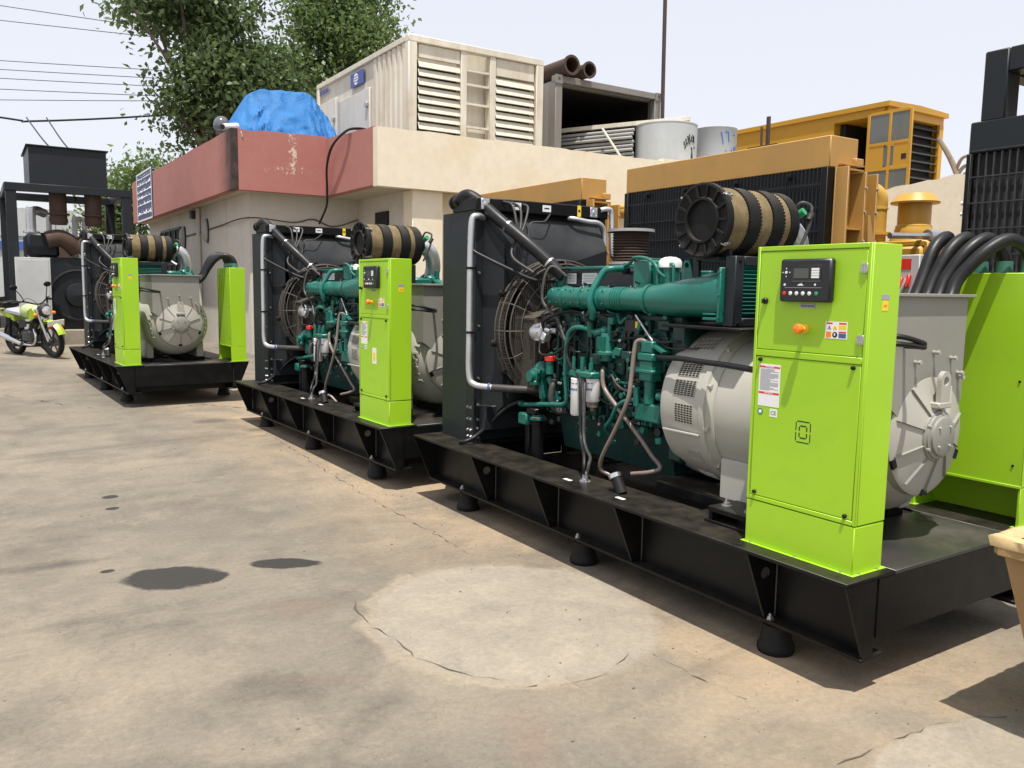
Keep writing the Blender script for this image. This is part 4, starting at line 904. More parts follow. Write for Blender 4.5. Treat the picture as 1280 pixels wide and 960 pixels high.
    q = B(); q.lathe((0.415, 2.02, 1.335), (0.1, 0.5, -0.8), [(0, 0.03), (0.012, 0.03), (0.012, 0.026)], 14); q.lathe((0.59, 1.93, 1.621), (-1, 0, 0), [(0, 0.032), (0.02, 0.032), (0.02, 0.025)], 14); obj('pipe_flange', q, M['rubber'], eng, 'stuff')
    # ---------------- oil cooler / centrifuge cup
    q = B(); q.lathe((0.45, 1.915, 1.255), (0, 0, -1), [(0, 0.0), (0, 0.035), (0.02, 0.042), (0.10, 0.050), (0.108, 0.062), (0.122, 0.062), (0.125, 0.04), (0.16, 0.03)], 20)
    for k in range(6): q.box(0.398, 0.41, 1.885+k*0.012, 1.890+k*0.012, 1.16, 1.235)
    q.ball((0.45, 1.94, 1.265), 0.03, 10, 6); q.cyl((0.45, 2.02, 1.25), (0.45, 1.93, 1.27), 0.024, n=12); q.cyl((0.45, 1.90, 1.25), (0.45, 1.90, 1.31), 0.014, n=10); obj('oil_centrifuge', q, M['green'], eng)
    q = B()
    for k in range(8): q.bolt((0.45+0.054*math.cos(k*.785), 1.915+0.054*math.sin(k*.785), 1.133), (0, 0, -1), 0.006, 0.008)
    obj('cup_bolt', q, M['green'], eng)
    hose('coolant_tube', [(0.470,2.80,0.735),(0.420,2.74,0.742),(0.420,2.403,0.785),(0.420,2.285,0.800),(0.420,2.25,0.84),(0.420,2.267,0.976),(0.420,2.265,1.122),(0.420,2.245,1.230),(0.420,2.19,1.271),(0.430,2.111,1.275),(0.450,2.03,1.254)], 0.0155, 'green', eng, 12)
    q = B(); q.lathe((0.42, 2.268, 0.985), (0, 0, 1), [(0, 0.0156), (0, 0.021), (0.012, 0.021), (0.012, 0.0156)], 12, False); obj('tube_collar', q, M['green'], eng)
    # ---------------- alternator/charger and pulleys behind the belt guard
    q = B(); q.lathe((0.43, 2.50, 1.225), (0, 1, 0), [(0, 0.0), (0, 0.035), (0.012, 0.055), (0.09, 0.058), (0.10, 0.045), (0.13, 0.04)], 18)
    for k in range(8): a = k*.785; q.bx((0.43+0.058*math.cos(a), 2.53, 1.225+0.058*math.sin(a)), (0.014, 0.04, 0.014))
    q.bx((0.41, 2.47, 1.20), (0.05, 0.04, 0.05), (0.3, 0.2, 0), 0.005); q.bx((0.45, 2.44, 1.24), (0.03, 0.05, 0.03), (0, 0.4, 0.2), 0.004); q.cyl((0.40, 2.46, 1.25), (0.40, 2.41, 1.24), 0.012, n=8); obj('charging_alternator', q, M['alu'], eng)
    hose('battery_cable', [(0.40, 2.47, 1.24), (0.38, 2.46, 1.30), (0.42, 2.40, 1.34), (0.47, 2.30, 1.37), (0.5, 2.2, 1.36)], 0.010, 'cable', eng)
    hose('battery_cable', [(0.39, 2.50, 1.17), (0.37, 2.47, 1.10), (0.40, 2.38, 1.10), (0.45, 2.3, 1.16)], 0.009, 'cable', eng)
    q = B()
    for (z, r) in ((1.13, 0.07), (1.225, 0.055), (0.98, 0.08), (0.82, 0.11)): q.lathe((0.62, 2.58, z), (0, 1, 0), [(0, r), (0.02, r), (0.03, r*0.9), (0.04, r), (0.06, r)], 20)
    q.lathe((XC, 2.5, 0.95), (0, 1, 0), [(0, 0.14), (0.06, 0.14), (0.065, 0.06), (0.2, 0.05)], 24); q.lathe((XC, 2.5, 1.225), (0, 1, 0), [(0, 0.09), (0.1, 0.09), (0.105, 0.05), (0.22, 0.05)], 20); obj('pulley', q, M['rubber'], eng)
    # ---------------- water pump, filler with red cap
    q = B(); q.ball((0.44, 2.56, 0.985), 0.058, 12, 8, (0.8, 1.1, 1)); q.cyl((0.44, 2.60, 1.03), (0.44, 2.66, 1.05), 0.028, n=12); q.cyl((0.44, 2.46, 0.97), (0.44, 2.46, 1.055), 0.026, n=14)
    q.lathe((0.40, 2.56, 0.95), (-1, 0, 0), [(0, 0.05), (0.02, 0.05), (0.024, 0.036), (0.05, 0.034)], 14); q.beam((0.45, 2.56, 0.96), (0.45, 2.53, 0.80), 0.05, 0.045, 0.008); q.beam((0.45, 2.48, 0.95), (0.48, 2.40, 0.80), 0.04, 0.04, 0.008)
    q.cyl((0.47, 2.54, 0.82), (0.47, 2.60, 0.73), 0.02, n=10)
    for k in range(5): q.bx((0.39+rnd.uniform(-.01, .02), 2.50+k*0.03, 0.93+rnd.uniform(-.03, .09)), (0.04, 0.025, 0.03), None, 0.005)
    obj('water_pump', q, M['green'], eng)
    q = B(); q.lathe((0.44, 2.46, 1.050), (0, 0, 1), [(0, 0.030), (0.004, 0.036), (0.03, 0.036), (0.036, 0.03), (0.036, 0.018), (0.048, 0.016)], 12); obj('oil_filler_cap', q, M['red'], eng)
    hose('coolant_elbow', [(0.46, 2.43, 0.93), (0.43, 2.42, 0.88), (0.43, 2.42, 0.80), (0.46, 2.40, 0.745), (0.5, 2.36, 0.74)], 0.022, 'hosegrey', eng)
    # ---------------- fuel filters (two white canisters) and head
    for (x, y, za, zb, r) in ((0.375, 2.085, 0.985, 0.765, 0.042), (0.405, 1.98, 0.995, 0.855, 0.044)):
        q = B(); q.lathe((x, y, za), (0, 0, -1), [(0, r*0.9), (0.004, r), (za-zb-0.01, r), (za-zb, r*0.85)], 20); fo = obj('fuel_filter', q, M['white'], eng)
        q = B(); q.lathe((x, y, za-0.06), (0, 0, -1), [(0, r+0.0006), (0.018, r+0.0006)], 20, False, R(0), R(360)); 
        q2 = B(); rl = random.Random(2)
        for k in range(6):
            a = R(150+k*14); q2.bx((x+(r+0.0006)*math.cos(a), y+(r+0.0006)*math.sin(a), za-0.065), (0.0012, 0.007, 0.012), (0, 0, a))
            if k % 2: q2.bx((x+(r+0.0006)*math.cos(a), y+(r+0.0006)*math.sin(a), za-0.03), (0.0012, 0.012, 0.006), (0, 0, a))
        obj('filter_print', q2, M['bluetag'], eng)
    q = B(); q.lathe((0.405, 1.98, 0.855), (0, 0, -1), [(0, 0.036), (0.03, 0.034), (0.035, 0.014), (0.055, 0.012)], 16); obj('water_bowl', q, M['hosebrown'], eng)
    q = B(); q.box(0.345, 0.50, 1.93, 2.14, 0.992, 1.03, 0.008)
    for k in range(9): q.cyl((0.36+0.018*(k % 4), 1.95+k*0.02, 1.03), (0.36+0.018*(k % 4), 1.95+k*0.02, 1.05+0.03*(k % 3)), 0.010+0.004*(k % 2), n=8)
    obj('filter_head', q, M['green'], eng)
    # ---------------- fuel pump / starter stack in front of the flywheel housing
    q = B(); q.box(0.375, 0.46, 1.46, 1.58, 1.13, 1.17, 0.006); q.box(0.385, 0.45, 1.475, 1.565, 1.17, 1.235, 0.008); q.bx((0.42, 1.45, 1.20), (0.06, 0.10, 0.012), (0.4, 0, 0)); q.box(0.38, 0.46, 1.47, 1.57, 1.02, 1.13, 0.008); q.box(0.37, 0.46, 1.455, 1.585, 1.065, 1.083, 0.004)
    q.cyl((0.42, 1.52, 1.02), (0.42, 1.52, 0.90), 0.030, n=14); q.box(0.40, 0.50, 1.42, 1.62, 0.80, 0.90, 0.01); q.cyl((0.40, 1.43, 0.95), (0.40, 1.35, 0.95), 0.022, n=12); q.cyl((0.40, 1.60, 0.88), (0.40, 1.60, 0.98), 0.018, n=10)
    obj('starter_motor', q, M['green'], eng)
    hose('dipstick', [(0.41, 1.50, 1.235), (0.42, 1.57, 1.29), (0.43, 1.66, 1.365)], 0.006, 'alu', eng)
    hose('drain_tube', [(0.45,1.88,0.68),(0.420,1.876,0.715),(0.410,1.820,0.771),(0.400,1.753,0.856),(0.400,1.668,0.900),(0.45,1.581,0.905)], 0.013, 'green', eng)
    q = B(); q.box(0.455, 0.50, 1.66, 1.78, 1.27, 1.34, 0.006); obj('engine_controller', q, M['ink'], eng)
    q = B(); q.box(0.449, 0.455, 1.665, 1.685, 1.28, 1.33, 0.002); obj('controller_plug', q, M['yellowtag'], eng)
    # small green pipes and wires crossing the dark side of the block
    for k in range(14):
        y = rnd.uniform(1.6, 2.35); z = rnd.uniform(0.85, 1.36); dy = rnd.uniform(-0.25, 0.25)
        hose('injection_pipe', [(0.50, y, z), (0.47, y+0.02, z+0.01), (0.455, y+dy*0.5, z+rnd.uniform(-0.05, 0.05)), (0.47, y+dy, z+rnd.uniform(-0.1, 0.1)), (0.5, y+dy, z+rnd.uniform(-0.1, 0.1))], rnd.choice([0.005, 0.007, 0.009]), rnd.choice(['green', 'green', 'greendk', 'cable']), eng, 6, 4)
    # wiring looms with clips, small castings and bolts that crowd the side of the engine
    for k in range(16):
        y = rnd.uniform(1.5, 2.4); z = rnd.uniform(0.8, 1.38); dy = rnd.choice([-1, 1])*rnd.uniform(0.15, 0.45); dz = rnd.uniform(-0.2, 0.2)
        x = rnd.uniform(0.415, 0.46)
        hose('wiring_loom', [(0.50, y, z), (x, y+dy*0.1, z+rnd.uniform(-.02, .04)), (x-0.01, y+dy*0.4, z+dz*0.4-0.03), (x, y+dy*0.8, z+dz), (0.50, y+dy, z+dz)], rnd.choice([0.004, 0.005, 0.007]), rnd.choice(['cable', 'cable', 'ink', 'hosegrey']), eng, 6, 4)
    q = B()
    for k in range(110):
        y = rnd.uniform(1.42, 2.48); z = rnd.uniform(0.62, 1.40); x = rnd.uniform(0.43, 0.49)
        t = rnd.random()
        if t < 0.4: q.bx((x, y, z), (rnd.uniform(.015, .04), rnd.uniform(.012, .05), rnd.uniform(.012, .05)), (rnd.uniform(-.3, .3), 0, 0), 0.003)
        elif t < 0.8: q.lathe((x+0.02, y, z), (-1, 0, 0), [(0, 0.014), (0.006, 0.014), (0.006, 0.009), (0.022, 0.008)], 6)
        else: q.cyl((x+0.03, y, z), (x-0.01, y, z+rnd.uniform(-.02, .02)), rnd.uniform(0.008, 0.018), n=10)
    obj('small_casting', q, M['green'], eng, 'stuff')
    q = B()
    for k in range(40):
        y = rnd.uniform(1.45, 2.48); z = rnd.uniform(0.66, 1.40); q.bx((rnd.uniform(0.43, 0.47), y, z), (0.02, rnd.uniform(.01, .04), rnd.uniform(.01, .035)), (rnd.uniform(-.5, .5), 0, 0), 0.002)
    obj('plug_connector', q, M['ink'], eng, 'stuff')
    q = B()
    for k in range(26): q.bolt((rnd.uniform(0.425, 0.46), rnd.uniform(1.45, 2.45), rnd.uniform(0.7, 1.40)), (-1, 0, 0), 0.006, 0.006)
    obj('steel_bolt', q, M['steel'], eng, 'stuff')
    # hoses hanging in front of the engine
    hose('clear_hose', [(0.41,1.545,1.225),(0.395,1.578,1.235),(0.38,1.60,1.205),(0.360,1.60,1.045),(0.340,1.600,0.915),(0.330,1.679,0.751),(0.320,1.776,0.580),(0.330,1.80,0.500),(0.365,1.75,0.465),(0.40,1.68,0.40)], 0.0125, 'hosebrown', eng)
    hose('clear_hose', [(0.44, 1.93, 1.05), (0.415,1.911,1.033),(0.405,1.879,0.945),(0.405,1.756,0.846),(0.430,1.606,0.709),(0.45,1.52,0.616),(0.46, 1.46, 0.56),(0.43, 1.50, 0.53),(0.40, 1.62, 0.50)], 0.0125, 'hosebrown', eng)
    hose('fuel_hose', [(0.44,2.19,1.261),(0.405,2.234,1.173),(0.385,2.202,1.079),(0.345,2.04,1.00),(0.315,1.985,0.914),(0.285,1.936,0.692),(0.250,1.873,0.631),(0.20,1.79,0.60),(0.165,1.742,0.55),(0.165,1.742,0.50)], 0.0095, 'cable', eng, 8)
    hose('fuel_hose', [(0.46,2.17,1.10),(0.40,2.05,1.02),(0.335,1.97,0.92),(0.29,1.91,0.69),(0.26,1.85,0.62),(0.22,1.76,0.585),(0.18,1.718,0.56),(0.165,1.718,0.50)], 0.0095, 'hosegrey', eng, 8)
    hose('sensor_lead', [(0.55,2.455,1.581),(0.49,2.52,1.640),(0.44,2.531,1.581),(0.41,2.508,1.42),(0.43,2.378,1.321),(0.42,2.28,1.19),(0.45,2.2,1.12)], 0.010, 'hosegrey', eng, 8)
    hose('sensor_lead', [(0.46, 2.62, 1.60), (0.52, 2.50, 1.62), (0.60, 2.40, 1.635), (0.62, 2.1, 1.632)], 0.006, 'cable', eng, 6)
    hose('starter_cable', [(0.40,1.44,1.156),(0.355,1.35,1.160),(0.33,1.213,1.168),(0.310,1.059,1.166),(0.280,0.881,1.167),(0.22,0.657,1.166),(0.19,0.558,1.165)], 0.014, 'cable', eng, 10)
    # ---------------- front support leg
    q = B(); q.cyl((0.44, 2.58, 0.331), (0.44, 2.58, 0.665), 0.042, n=16); q.box(0.36, 0.54, 2.50, 2.67, 0.331, 0.343, 0.002); q.box(0.40, 0.50, 2.625, 2.67, 0.36, 0.64, 0.004); q.box(0.38, 0.60, 2.53, 2.63, 0.70, 0.74, 0.006); ft = obj('engine_leg', q, M['black'], G)
    q = B(); q.lathe((0.44, 2.58, 0.665), (0, 0, 1), [(0, 0.058), (0.012, 0.058), (0.012, 0.04), (0.035, 0.04)], 16); q.bx((0.40, 2.67, 0.66), (0.05, 0.10, 0.075), None, 0.008); obj('leg_bracket', q, M['green'], ft)
    q = B(); q.lathe((0.44, 2.58, 0.678), (0, 0, 1), [(0, 0.05), (0.006, 0.05)], 16); obj('leg_washer', q, M['steel'], ft)
    q = B(); q.cyl((1.05, 2.58, 0.331), (1.05, 2.58, 0.70), 0.042, n=16); q.box(0.96, 1.14, 2.50, 2.66, 0.331, 0.343); obj('engine_leg', q, M['black'], G)
    # ---------------- far side: turbo, exhaust elbow, manifold
    q = B(); q.lathe((1.10, 1.32, 1.50), (0, -1, 0), [(0, 0.0), (0, 0.06), (0.03, 0.10), (0.09, 0.115), (0.14, 0.09), (0.16, 0.055), (0.24, 0.05), (0.28, 0.03), (0.32, 0.012), (0.325, 0)], 24); q.ball((1.06, 1.16, 1.52), 0.075, 12, 8); q.cyl((1.10, 1.10, 1.56), (1.10, 1.10, 1.62), 0.018, n=10); q.cyl((1.10, 1.06, 1.44), (1.10, 1.06, 1.39), 0.02, n=10)
    q.box(0.80, 1.00, 1.02, 1.34, 1.36, 1.56, 0.02); obj('turbocharger', q, M['green'], eng)
    q = B(); q.box(0.98, 1.14, 1.45, 2.40, 1.30, 1.45, 0.03); obj('exhaust_manifold', q, M['rust'], eng)
    hose('air_duct', [(0.93, 1.14, 1.83), (1.00, 1.14, 1.82), (1.06, 1.14, 1.76), (1.09, 1.16, 1.66), (1.09, 1.2, 1.56)], 0.066, 'alu', eng, 16)
    # ---------------- air filter lying across above the charge cooler
    cx, cy, cz, r = 0.36, 1.14, 1.835, 0.170
    q = B(); q.lathe((cx, cy, cz), (1, 0, 0), [(0.02, 0), (0.02, r*0.55), (0.0, r*0.57), (0.0, r*0.63), (0.012, r*0.66), (0.006, r*0.95), (0.0, r*0.99), (0.004, r*1.05), (0.03, r*1.05), (0.034, r*0.98), (0.05, r*0.97)], 48, False)
    af = obj('air_filter', q, M['rubber'], G)
    q = B()
    for k in range(14): a = 2*math.pi*k/14; q.beam((cx+0.006, cy+r*0.65*math.cos(a), cz+r*0.65*math.sin(a)), (cx+0.000, cy+r*0.97*math.cos(a), cz+r*0.97*math.sin(a)), 0.007, 0.012)
    obj('filter_rib', q, M['rubber'], af, 'stuff')
    for xa, xb, mt, rr in ((0.05, 0.155, 'woven', 0.955), (0.155, 0.235, 'rubber', 0.985), (0.235, 0.325, 'woven', 0.955), (0.325, 0.405, 'rubber', 0.985), (0.405, 0.455, 'woven', 0.95), (0.455, 0.52, 'rubber', 0.97)):
        q = B(); q.lathe((cx, cy, cz), (1, 0, 0), [(xa, r*0.9), (xa+0.002, r*rr), (xb-0.002, r*rr), (xb, r*0.9)], 48, False); obj('filter_band', q, M[mt], af)
        if mt == 'rubber' and xa < 0.42:
            q = B()
            for k in range(60):
                a = 2*math.pi*k/60
                for e in (xa, xb): q.bx((cx+e, cy+r*0.965*math.cos(a), cz+r*0.965*math.sin(a)), (0.012, 0.008, 0.008))
            obj('lacing', q, M['rubber'], af, 'stuff')
    q = B(); q.lathe((cx, cy, cz), (1, 0, 0), [(0.51, r*0.95), (0.53, r*0.75), (0.54, r*0.45), (0.60, r*0.40)], 28); q.lathe((cx, cy, cz), (1, 0, 0), [(0.515, r*0.97), (0.535, r*0.9), (0.55, r*0.5)], 28, False); obj('filter_outlet', q, M['rubber'], af)
    q = B(); q.cyl((0.93, 1.06, 1.87), (0.94, 1.0, 1.905), 0.02, n=12); obj('restriction_gauge', q, M['green_btn'], af)
    hose('gauge_wire', [(0.92, 1.06, 1.885), (0.93, 1.02, 1.945), (0.97, 0.99, 1.935), (0.97, 0.98, 1.90), (0.96, 0.98, 1.84), (0.93, 0.99, 1.76), (0.90, 1.0, 1.70)], 0.008, 'hosegrey', af)
    q = B(); q.cyl((0.98, 0.985, 1.895), (0.955, 0.985, 1.86), 0.016, n=10); obj('gauge_plug', q, M['ink'], af)
    q = B()
    for a in (40, 140, 220, 320): q.bx((cx+0.04, cy+r*1.02*math.cos(R(a)), cz+r*1.02*math.sin(R(a))), (0.05, 0.014, 0.014), (R(a), 0, 0), 0.003); q.tube([(cx+0.02+0.02*math.cos(t), cy+(r*1.05+0.01*math.sin(t))*math.cos(R(a)), cz+(r*1.05+0.01*math.sin(t))*math.sin(R(a))) for t in np.linspace(0, 6.28, 9)], 0.003, 5, 1)
    obj('filter_clip', q, M['steel'], af)
    q = B(); q.box(0.40, 0.78, 1.06, 1.22, 1.648, 1.662, 0.003)
    for x in (0.45, 0.72): q.box(x, x+0.02, 1.03, 1.25, 1.662, 1.70, 0.003)
    for x in (0.42, 0.74): q.box(x, x+0.02, 1.20, 1.24, 1.40, 1.648, 0.003)
    obj('filter_cradle', q, M['slate'], af)

GLABEL = 'open generator set with lime cabinets on a black skid, '
G1 = build_genset((2.577, 1.734, 0), 0, 'generator set with its lime cabinet marked by nested black rectangles, beside the tan tub'); build_engine(G1)
index_children()
G2 = copy_tree(G1); G2.location = (2.416, 5.432, gz(7)); G2.rotation_euler = (0, 0, R(2.04)); G2['label'] = 'middle generator set of the row, small white sticker on its lime cabinet door'
G3 = copy_tree(G1); G3.location = (1.317, 10.191, gz(12)); G3.rotation_euler = (0, 0, R(2.76)); G3['label'] = 'generator set parked under the pink parapet, beside the motorcycle'
def child(o, n): return [k for k in C.objects if k.parent == o and k.name.split('.')[0] == n][0]
# what only one of them carries
cab = child(G1, 'control_cabinet'); q = B()
def ringrect(q, yc, zc, w, h, t, gap):
    for s in (-1, 1):
        q.box(0.0966, 0.0985, yc-w/2+gap, yc+w/2-gap, zc+s*h/2-t/2, zc+s*h/2+t/2)
        q.box(0.0966, 0.0985, yc+s*w/2-t/2, yc+s*w/2+t/2, zc-h/2+gap, zc-0.004); q.box(0.0966, 0.0985, yc+s*w/2-t/2, yc+s*w/2+t/2, zc+0.004, zc+h/2-gap)
ringrect(q, 0.2965, 0.9605, 0.066, 0.082, 0.0045, 0.004); ringrect(q, 0.2965, 0.9605, 0.034, 0.047, 0.0055, 0.003)
obj('slotted_emblem', q, M['ink'], cab)
cab = child(G2, 'control_cabinet'); q = B(); q.box(0.0962, 0.098, 0.262, 0.33, 0.90, 1.02); obj('door_sticker', q, M['white'], cab); q = B(); q.box(0.0957, 0.0962, 0.275, 0.317, 0.925, 0.985); obj('sticker_field', q, M['yellowtag'], cab)
# exhaust bellows standing on the manifold of the nearest set only
q = B(); px, py = 1.05, 2.43; pr = [(1.45, 0.07), (1.66, 0.07), (1.66, 0.14), (1.684, 0.14), (1.684, 0.11)]
z = 1.69
while z < 1.865: pr += [(z, 0.115), (z+0.006, 0.121), (z+0.012, 0.115), (z+0.015, 0.108)]; z += 0.018
pr += [(1.872, 0.11), (1.874, 0.150), (1.892, 0.150), (1.893, 0.09), (1.80, 0.085)]
q.lathe((px, py, 0), (0, 0, 1), pr, 32, False); obj('exhaust_bellows', q, M['rust'], child(G1, 'engine_block'))
q = B()
for zz in (1.664, 1.875):
    q = B(); q.lathe((px, py, zz), (0, 0, 1), [(0, 0.1415), (0, 0.152), (0.018, 0.152), (0.018, 0.1415)], 32, False); obj('bellows_flange', q, M['greypipe'], child(G1, 'engine_block'))
# ================================================================== building with pink and cream parapet
BL = thing('building', 'single storey building with pink and cream parapet, gear stored on its roof', 'building', (0, 0, 0))
ZS, ZR = 3.20, 4.22
def rough_wall(b, p, q, z0, z1, th, inward, n=14, amp=0.025, seed=1, z1b=None):
    """parapet strip from p to q with a slightly uneven top edge"""
    rnd = random.Random(seed); p = Vector(p); q = Vector(q); iw = Vector(inward)*th; o = len(b.v); z1b = z1 if z1b is None else z1b
    for i in range(n+1):
        c = p.lerp(q, i/n); zt = z1+(z1b-z1)*i/n+rnd.uniform(-amp, amp)
        b.v += [(c.x, c.y, z0), (c.x, c.y, zt), (c.x+iw.x, c.y+iw.y, zt), (c.x+iw.x, c.y+iw.y, z0)]
    for i in range(n):
        for k in range(4): b.f.append((o+4*i+k, o+4*(i+1)+k, o+4*(i+1)+(k+1) % 4, o+4*i+(k+1) % 4))
    b.f.append((o, o+1, o+2, o+3)); e = o+4*n; b.f.append((e+3, e+2, e+1, e))
b = B(); rough_wall(b, (3.98, 26.1), (3.98, 15.52), ZS, 4.34, 0.18, (1, 0), 30, 0.012, 1, 4.25); rough_wall(b, (3.98, 15.34), (5.7295, 15.34), ZS, 4.25, 0.18, (0, 1), 12, 0.012, 2, 4.30); rough_wall(b, (5.73, 15.339), (5.73, 13.1305), ZS, 4.26, 0.18, (1, 0), 10, 0.012, 3, 4.15)
b.box(3.981, 4.16, 15.5205, 15.522, ZS+0.01, 4.2)
obj('pink_parapet', b, M['pink'], BL)
b = B(); rough_wall(b, (5.725, 12.95), (12.1, 12.95), ZS-0.03, 4.135, 0.18, (0, 1), 40, 0.010, 4, 4.16); rough_wall(b, (12.101, 12.945), (17.0, 12.945), ZS-0.03, 4.22, 0.18, (0, 1), 20, 0.010, 5, 4.2)
obj('cream_parapet', b, M['cream'], BL)
b = B(); rough_wall(b, (17.0, 12.94), (17.0, 5.5), 0.0, 3.62, 0.2, (1, 0), 40, 0.03, 6, 4.35); obj('cream_wall', b, M['cream'], BL)
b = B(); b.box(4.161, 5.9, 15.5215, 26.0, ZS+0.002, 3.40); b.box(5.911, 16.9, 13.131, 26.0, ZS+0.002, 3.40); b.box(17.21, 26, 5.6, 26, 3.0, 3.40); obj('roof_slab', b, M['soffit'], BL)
b = B(); b.box(4.38, 4.58, 15.74, 26.0, 0.0, ZS+0.0015); b.box(4.581, 6.55, 15.74, 15.94, 0.0, ZS+0.0015); b.box(6.551, 6.75, 13.45, 15.94, 0.0, ZS+0.0015); obj('grey_wall', b, M['greywall'], BL)
b = B(); b.box(6.7505, 16.99, 13.5, 13.7, 0.0, ZS-0.001); obj('cream_wall', b, M['cream'], BL)
b = B(); b.box(6.43, 7.02, 13.08, 13.44, 0.0, ZS-0.031, 0.01); obj('pillar', b, M['cream'], BL)
b = B(); b.box(12.3, 12.9, 13.08, 13.44, 0.0, ZS-0.031, 0.01); obj('pillar', b, M['cream'], BL)
# window in the long side wall, with bars
b = B(); b.box(4.33, 4.382, 21.5, 23.95, 1.15, 2.86); wd = obj('window', b, M['dark'], BL)
b = B()
for y in (21.5, 22.1, 22.72, 23.33, 23.95): b.box(4.30, 4.345, y-0.03, y+0.03, 1.15, 2.86, 0.004)
for z in (1.15, 2.0, 2.86): b.box(4.302, 4.343, 21.53, 23.92, z-0.03, z+0.03, 0.004)
obj('window_frame', b, M['slate'], wd)
b = B(); b.cyl((4.33, 19.62, 0.25), (4.33, 19.62, 3.19), 0.05, n=12); obj('downpipe', b, M['greywall'], BL)
b = B(); b.box(4.25, 4.38, 19.95, 20.15, 2.98, 3.16, 0.006); obj('junction_box', b, M['hosegrey'], BL)
b = B(); b.box(6.51, 6.552, 14.3, 14.85, 2.28, 2.9); obj('meter_opening', b, M['dark'], BL)
b = B(); b.tube([(4.36, 26, 2.62), (4.36, 21, 2.64), (4.36, 18, 2.70), (4.36, 15.72, 2.74), (5.2, 15.72, 2.70), (5.6, 15.72, 2.78), (6.0, 15.72, 2.66), (6.53, 15.70, 2.82)], 0.012, 6, 6); obj('wall_cable', b, M['rust'], BL)
for y, z in ((18.95, 2.66), (21.25, 2.62)):
    L_ = thing('wall_lamp', 'grey oval bulkhead lamp on the side wall, nearer the building corner' if y < 20 else 'grey oval bulkhead lamp on the side wall, next to the barred window', 'lamp', (4.38, y, z), 0, 'wall lamps')
    b = B(); b.ball((-0.03, 0, 0), 0.25, 14, 10, (0.45, 0.42, 1.0)); obj('lens', b, M['greypipe'], L_); b = B(); b.lathe((-0.005, 0, 0), (-1, 0, 0), [(0, 0.12), (0.03, 0.12), (0.03, 0.1)], 18); o = obj('base', b, M['hosegrey'], L_); o.scale = (1, 0.95, 2.2)
# notice board on the parapet
SG = thing('notice_board', 'tall navy notice with rows of white script on the pink parapet', 'sign', (3.98, 24.0, 3.78))
b = B(); b.box(-0.03, -0.002, -1.05, 1.15, -0.60, 0.66, 0.004); obj('board', b, paint('navy_board', (0.035, 0.055, 0.16), 0.5, amt=0.25, dirt=(0.2, 0.2, 0.25), scale=3), SG)
b = B(); b.box(-0.034, -0.0305, -1.06, -1.01, -0.61, 0.67); b.box(-0.034, -0.0305, 1.11, 1.16, -0.61, 0.67); b.box(-0.034, -0.0305, -1.01, 1.11, 0.63, 0.67); b.box(-0.034, -0.0305, -1.01, 1.11, -0.61, -0.57); obj('border', b, M['white'], SG)
rnd = random.Random(4)
for k, z in enumerate((0.50, 0.34, 0.16, 0.0, -0.18, -0.42)):
    b = B(); x = 1.0
    while x > -0.95:
        w = rnd.uniform(0.06, 0.16); h = rnd.uniform(0.015, 0.05) * (2.0 if k == 5 else 1.0)
        b.tube([(-0.033, x, z), (-0.033, x-w*0.3, z+h*rnd.uniform(-0.6, 1)), (-0.033, x-w*0.7, z-h*rnd.uniform(0, 0.8)), (-0.033, x-w, z)], 0.012, 4, 3)
        if rnd.random() < 0.5: b.bx((-0.033, x-w*0.5, z+0.06), (0.01, 0.02, 0.02))
        x -= w*rnd.choice([1.0, 1.1, 1.5])
    obj('script_line', b, M['white'], SG)
# cables hanging over the parapet
for k in range(3):
    b = B(); o = k*0.05
    b.tube([(6.1, 14.2-o, 4.28), (5.85, 14.1-o, 4.27), (5.67, 14.2-o, 4.22), (5.60, 14.65+o*0.6, 4.02), (5.62, 15.0, 3.7), (5.66, 15.10+o*0.3, 3.3), (5.68, 15.2, 3.0), (5.7, 15.65, 2.7)], 0.020 if k < 2 else 0.009, 8, 6)
    obj('drop_cable', b, M['cable'], None, None, ('thick black cable drooping over the pink parapet where it turns' if k < 2 else 'thin black wire hanging with the thick cables over the pink parapet'), 'cable', 'cables over the parapet')
# security cameras on the corner
CC = thing('security_camera', 'white bullet security camera on the pink parapet corner', 'camera', (4.06, 15.6, 4.26))
b = B(); b.cyl((-0.17, -0.1, 0.03), (0.12, 0.06, 0.10), 0.055, n=14); obj('body', b, M['white'], CC); b = B(); b.cyl((0, 0, -0.03), (0, 0, 0.06), 0.02, n=8); b.tube([(0.12, 0.06, 0.10), (0.16, 0.1, 0.02), (0.1, -0.22, -0.02), (0.12, -0.27, -0.14)], 0.012, 6, 4); obj('bracket', b, M['greypipe'], CC); b = B(); b.cyl((-0.172, -0.101, 0.0295), (-0.19, -0.111, 0.026), 0.045, n=14); obj('lens', b, M['dark'], CC)
DM = thing('floodlight', 'smoky dome lamp standing on the pink parapet', 'lamp', (4.09, 16.4, 4.27))
b = B(); b.ball((0, 0, 0.21), 0.15, 16, 12, (1, 1, 1.1)); m_, t_, bs_ = nt('smoky_plastic'); bs_.inputs['Base Color'].default_value = (0.25, 0.25, 0.26, 1); bs_.inputs['Roughness'].default_value = 0.12; bs_.inputs['Transmission Weight'].default_value = 0.6; obj('dome', b, m_, DM); b = B(); b.lathe((0, 0, -0.02), (0, 0, 1), [(0, 0.06), (0.03, 0.06), (0.04, 0.11), (0.10, 0.11)], 16); obj('base', b, M['hosegrey'], DM)

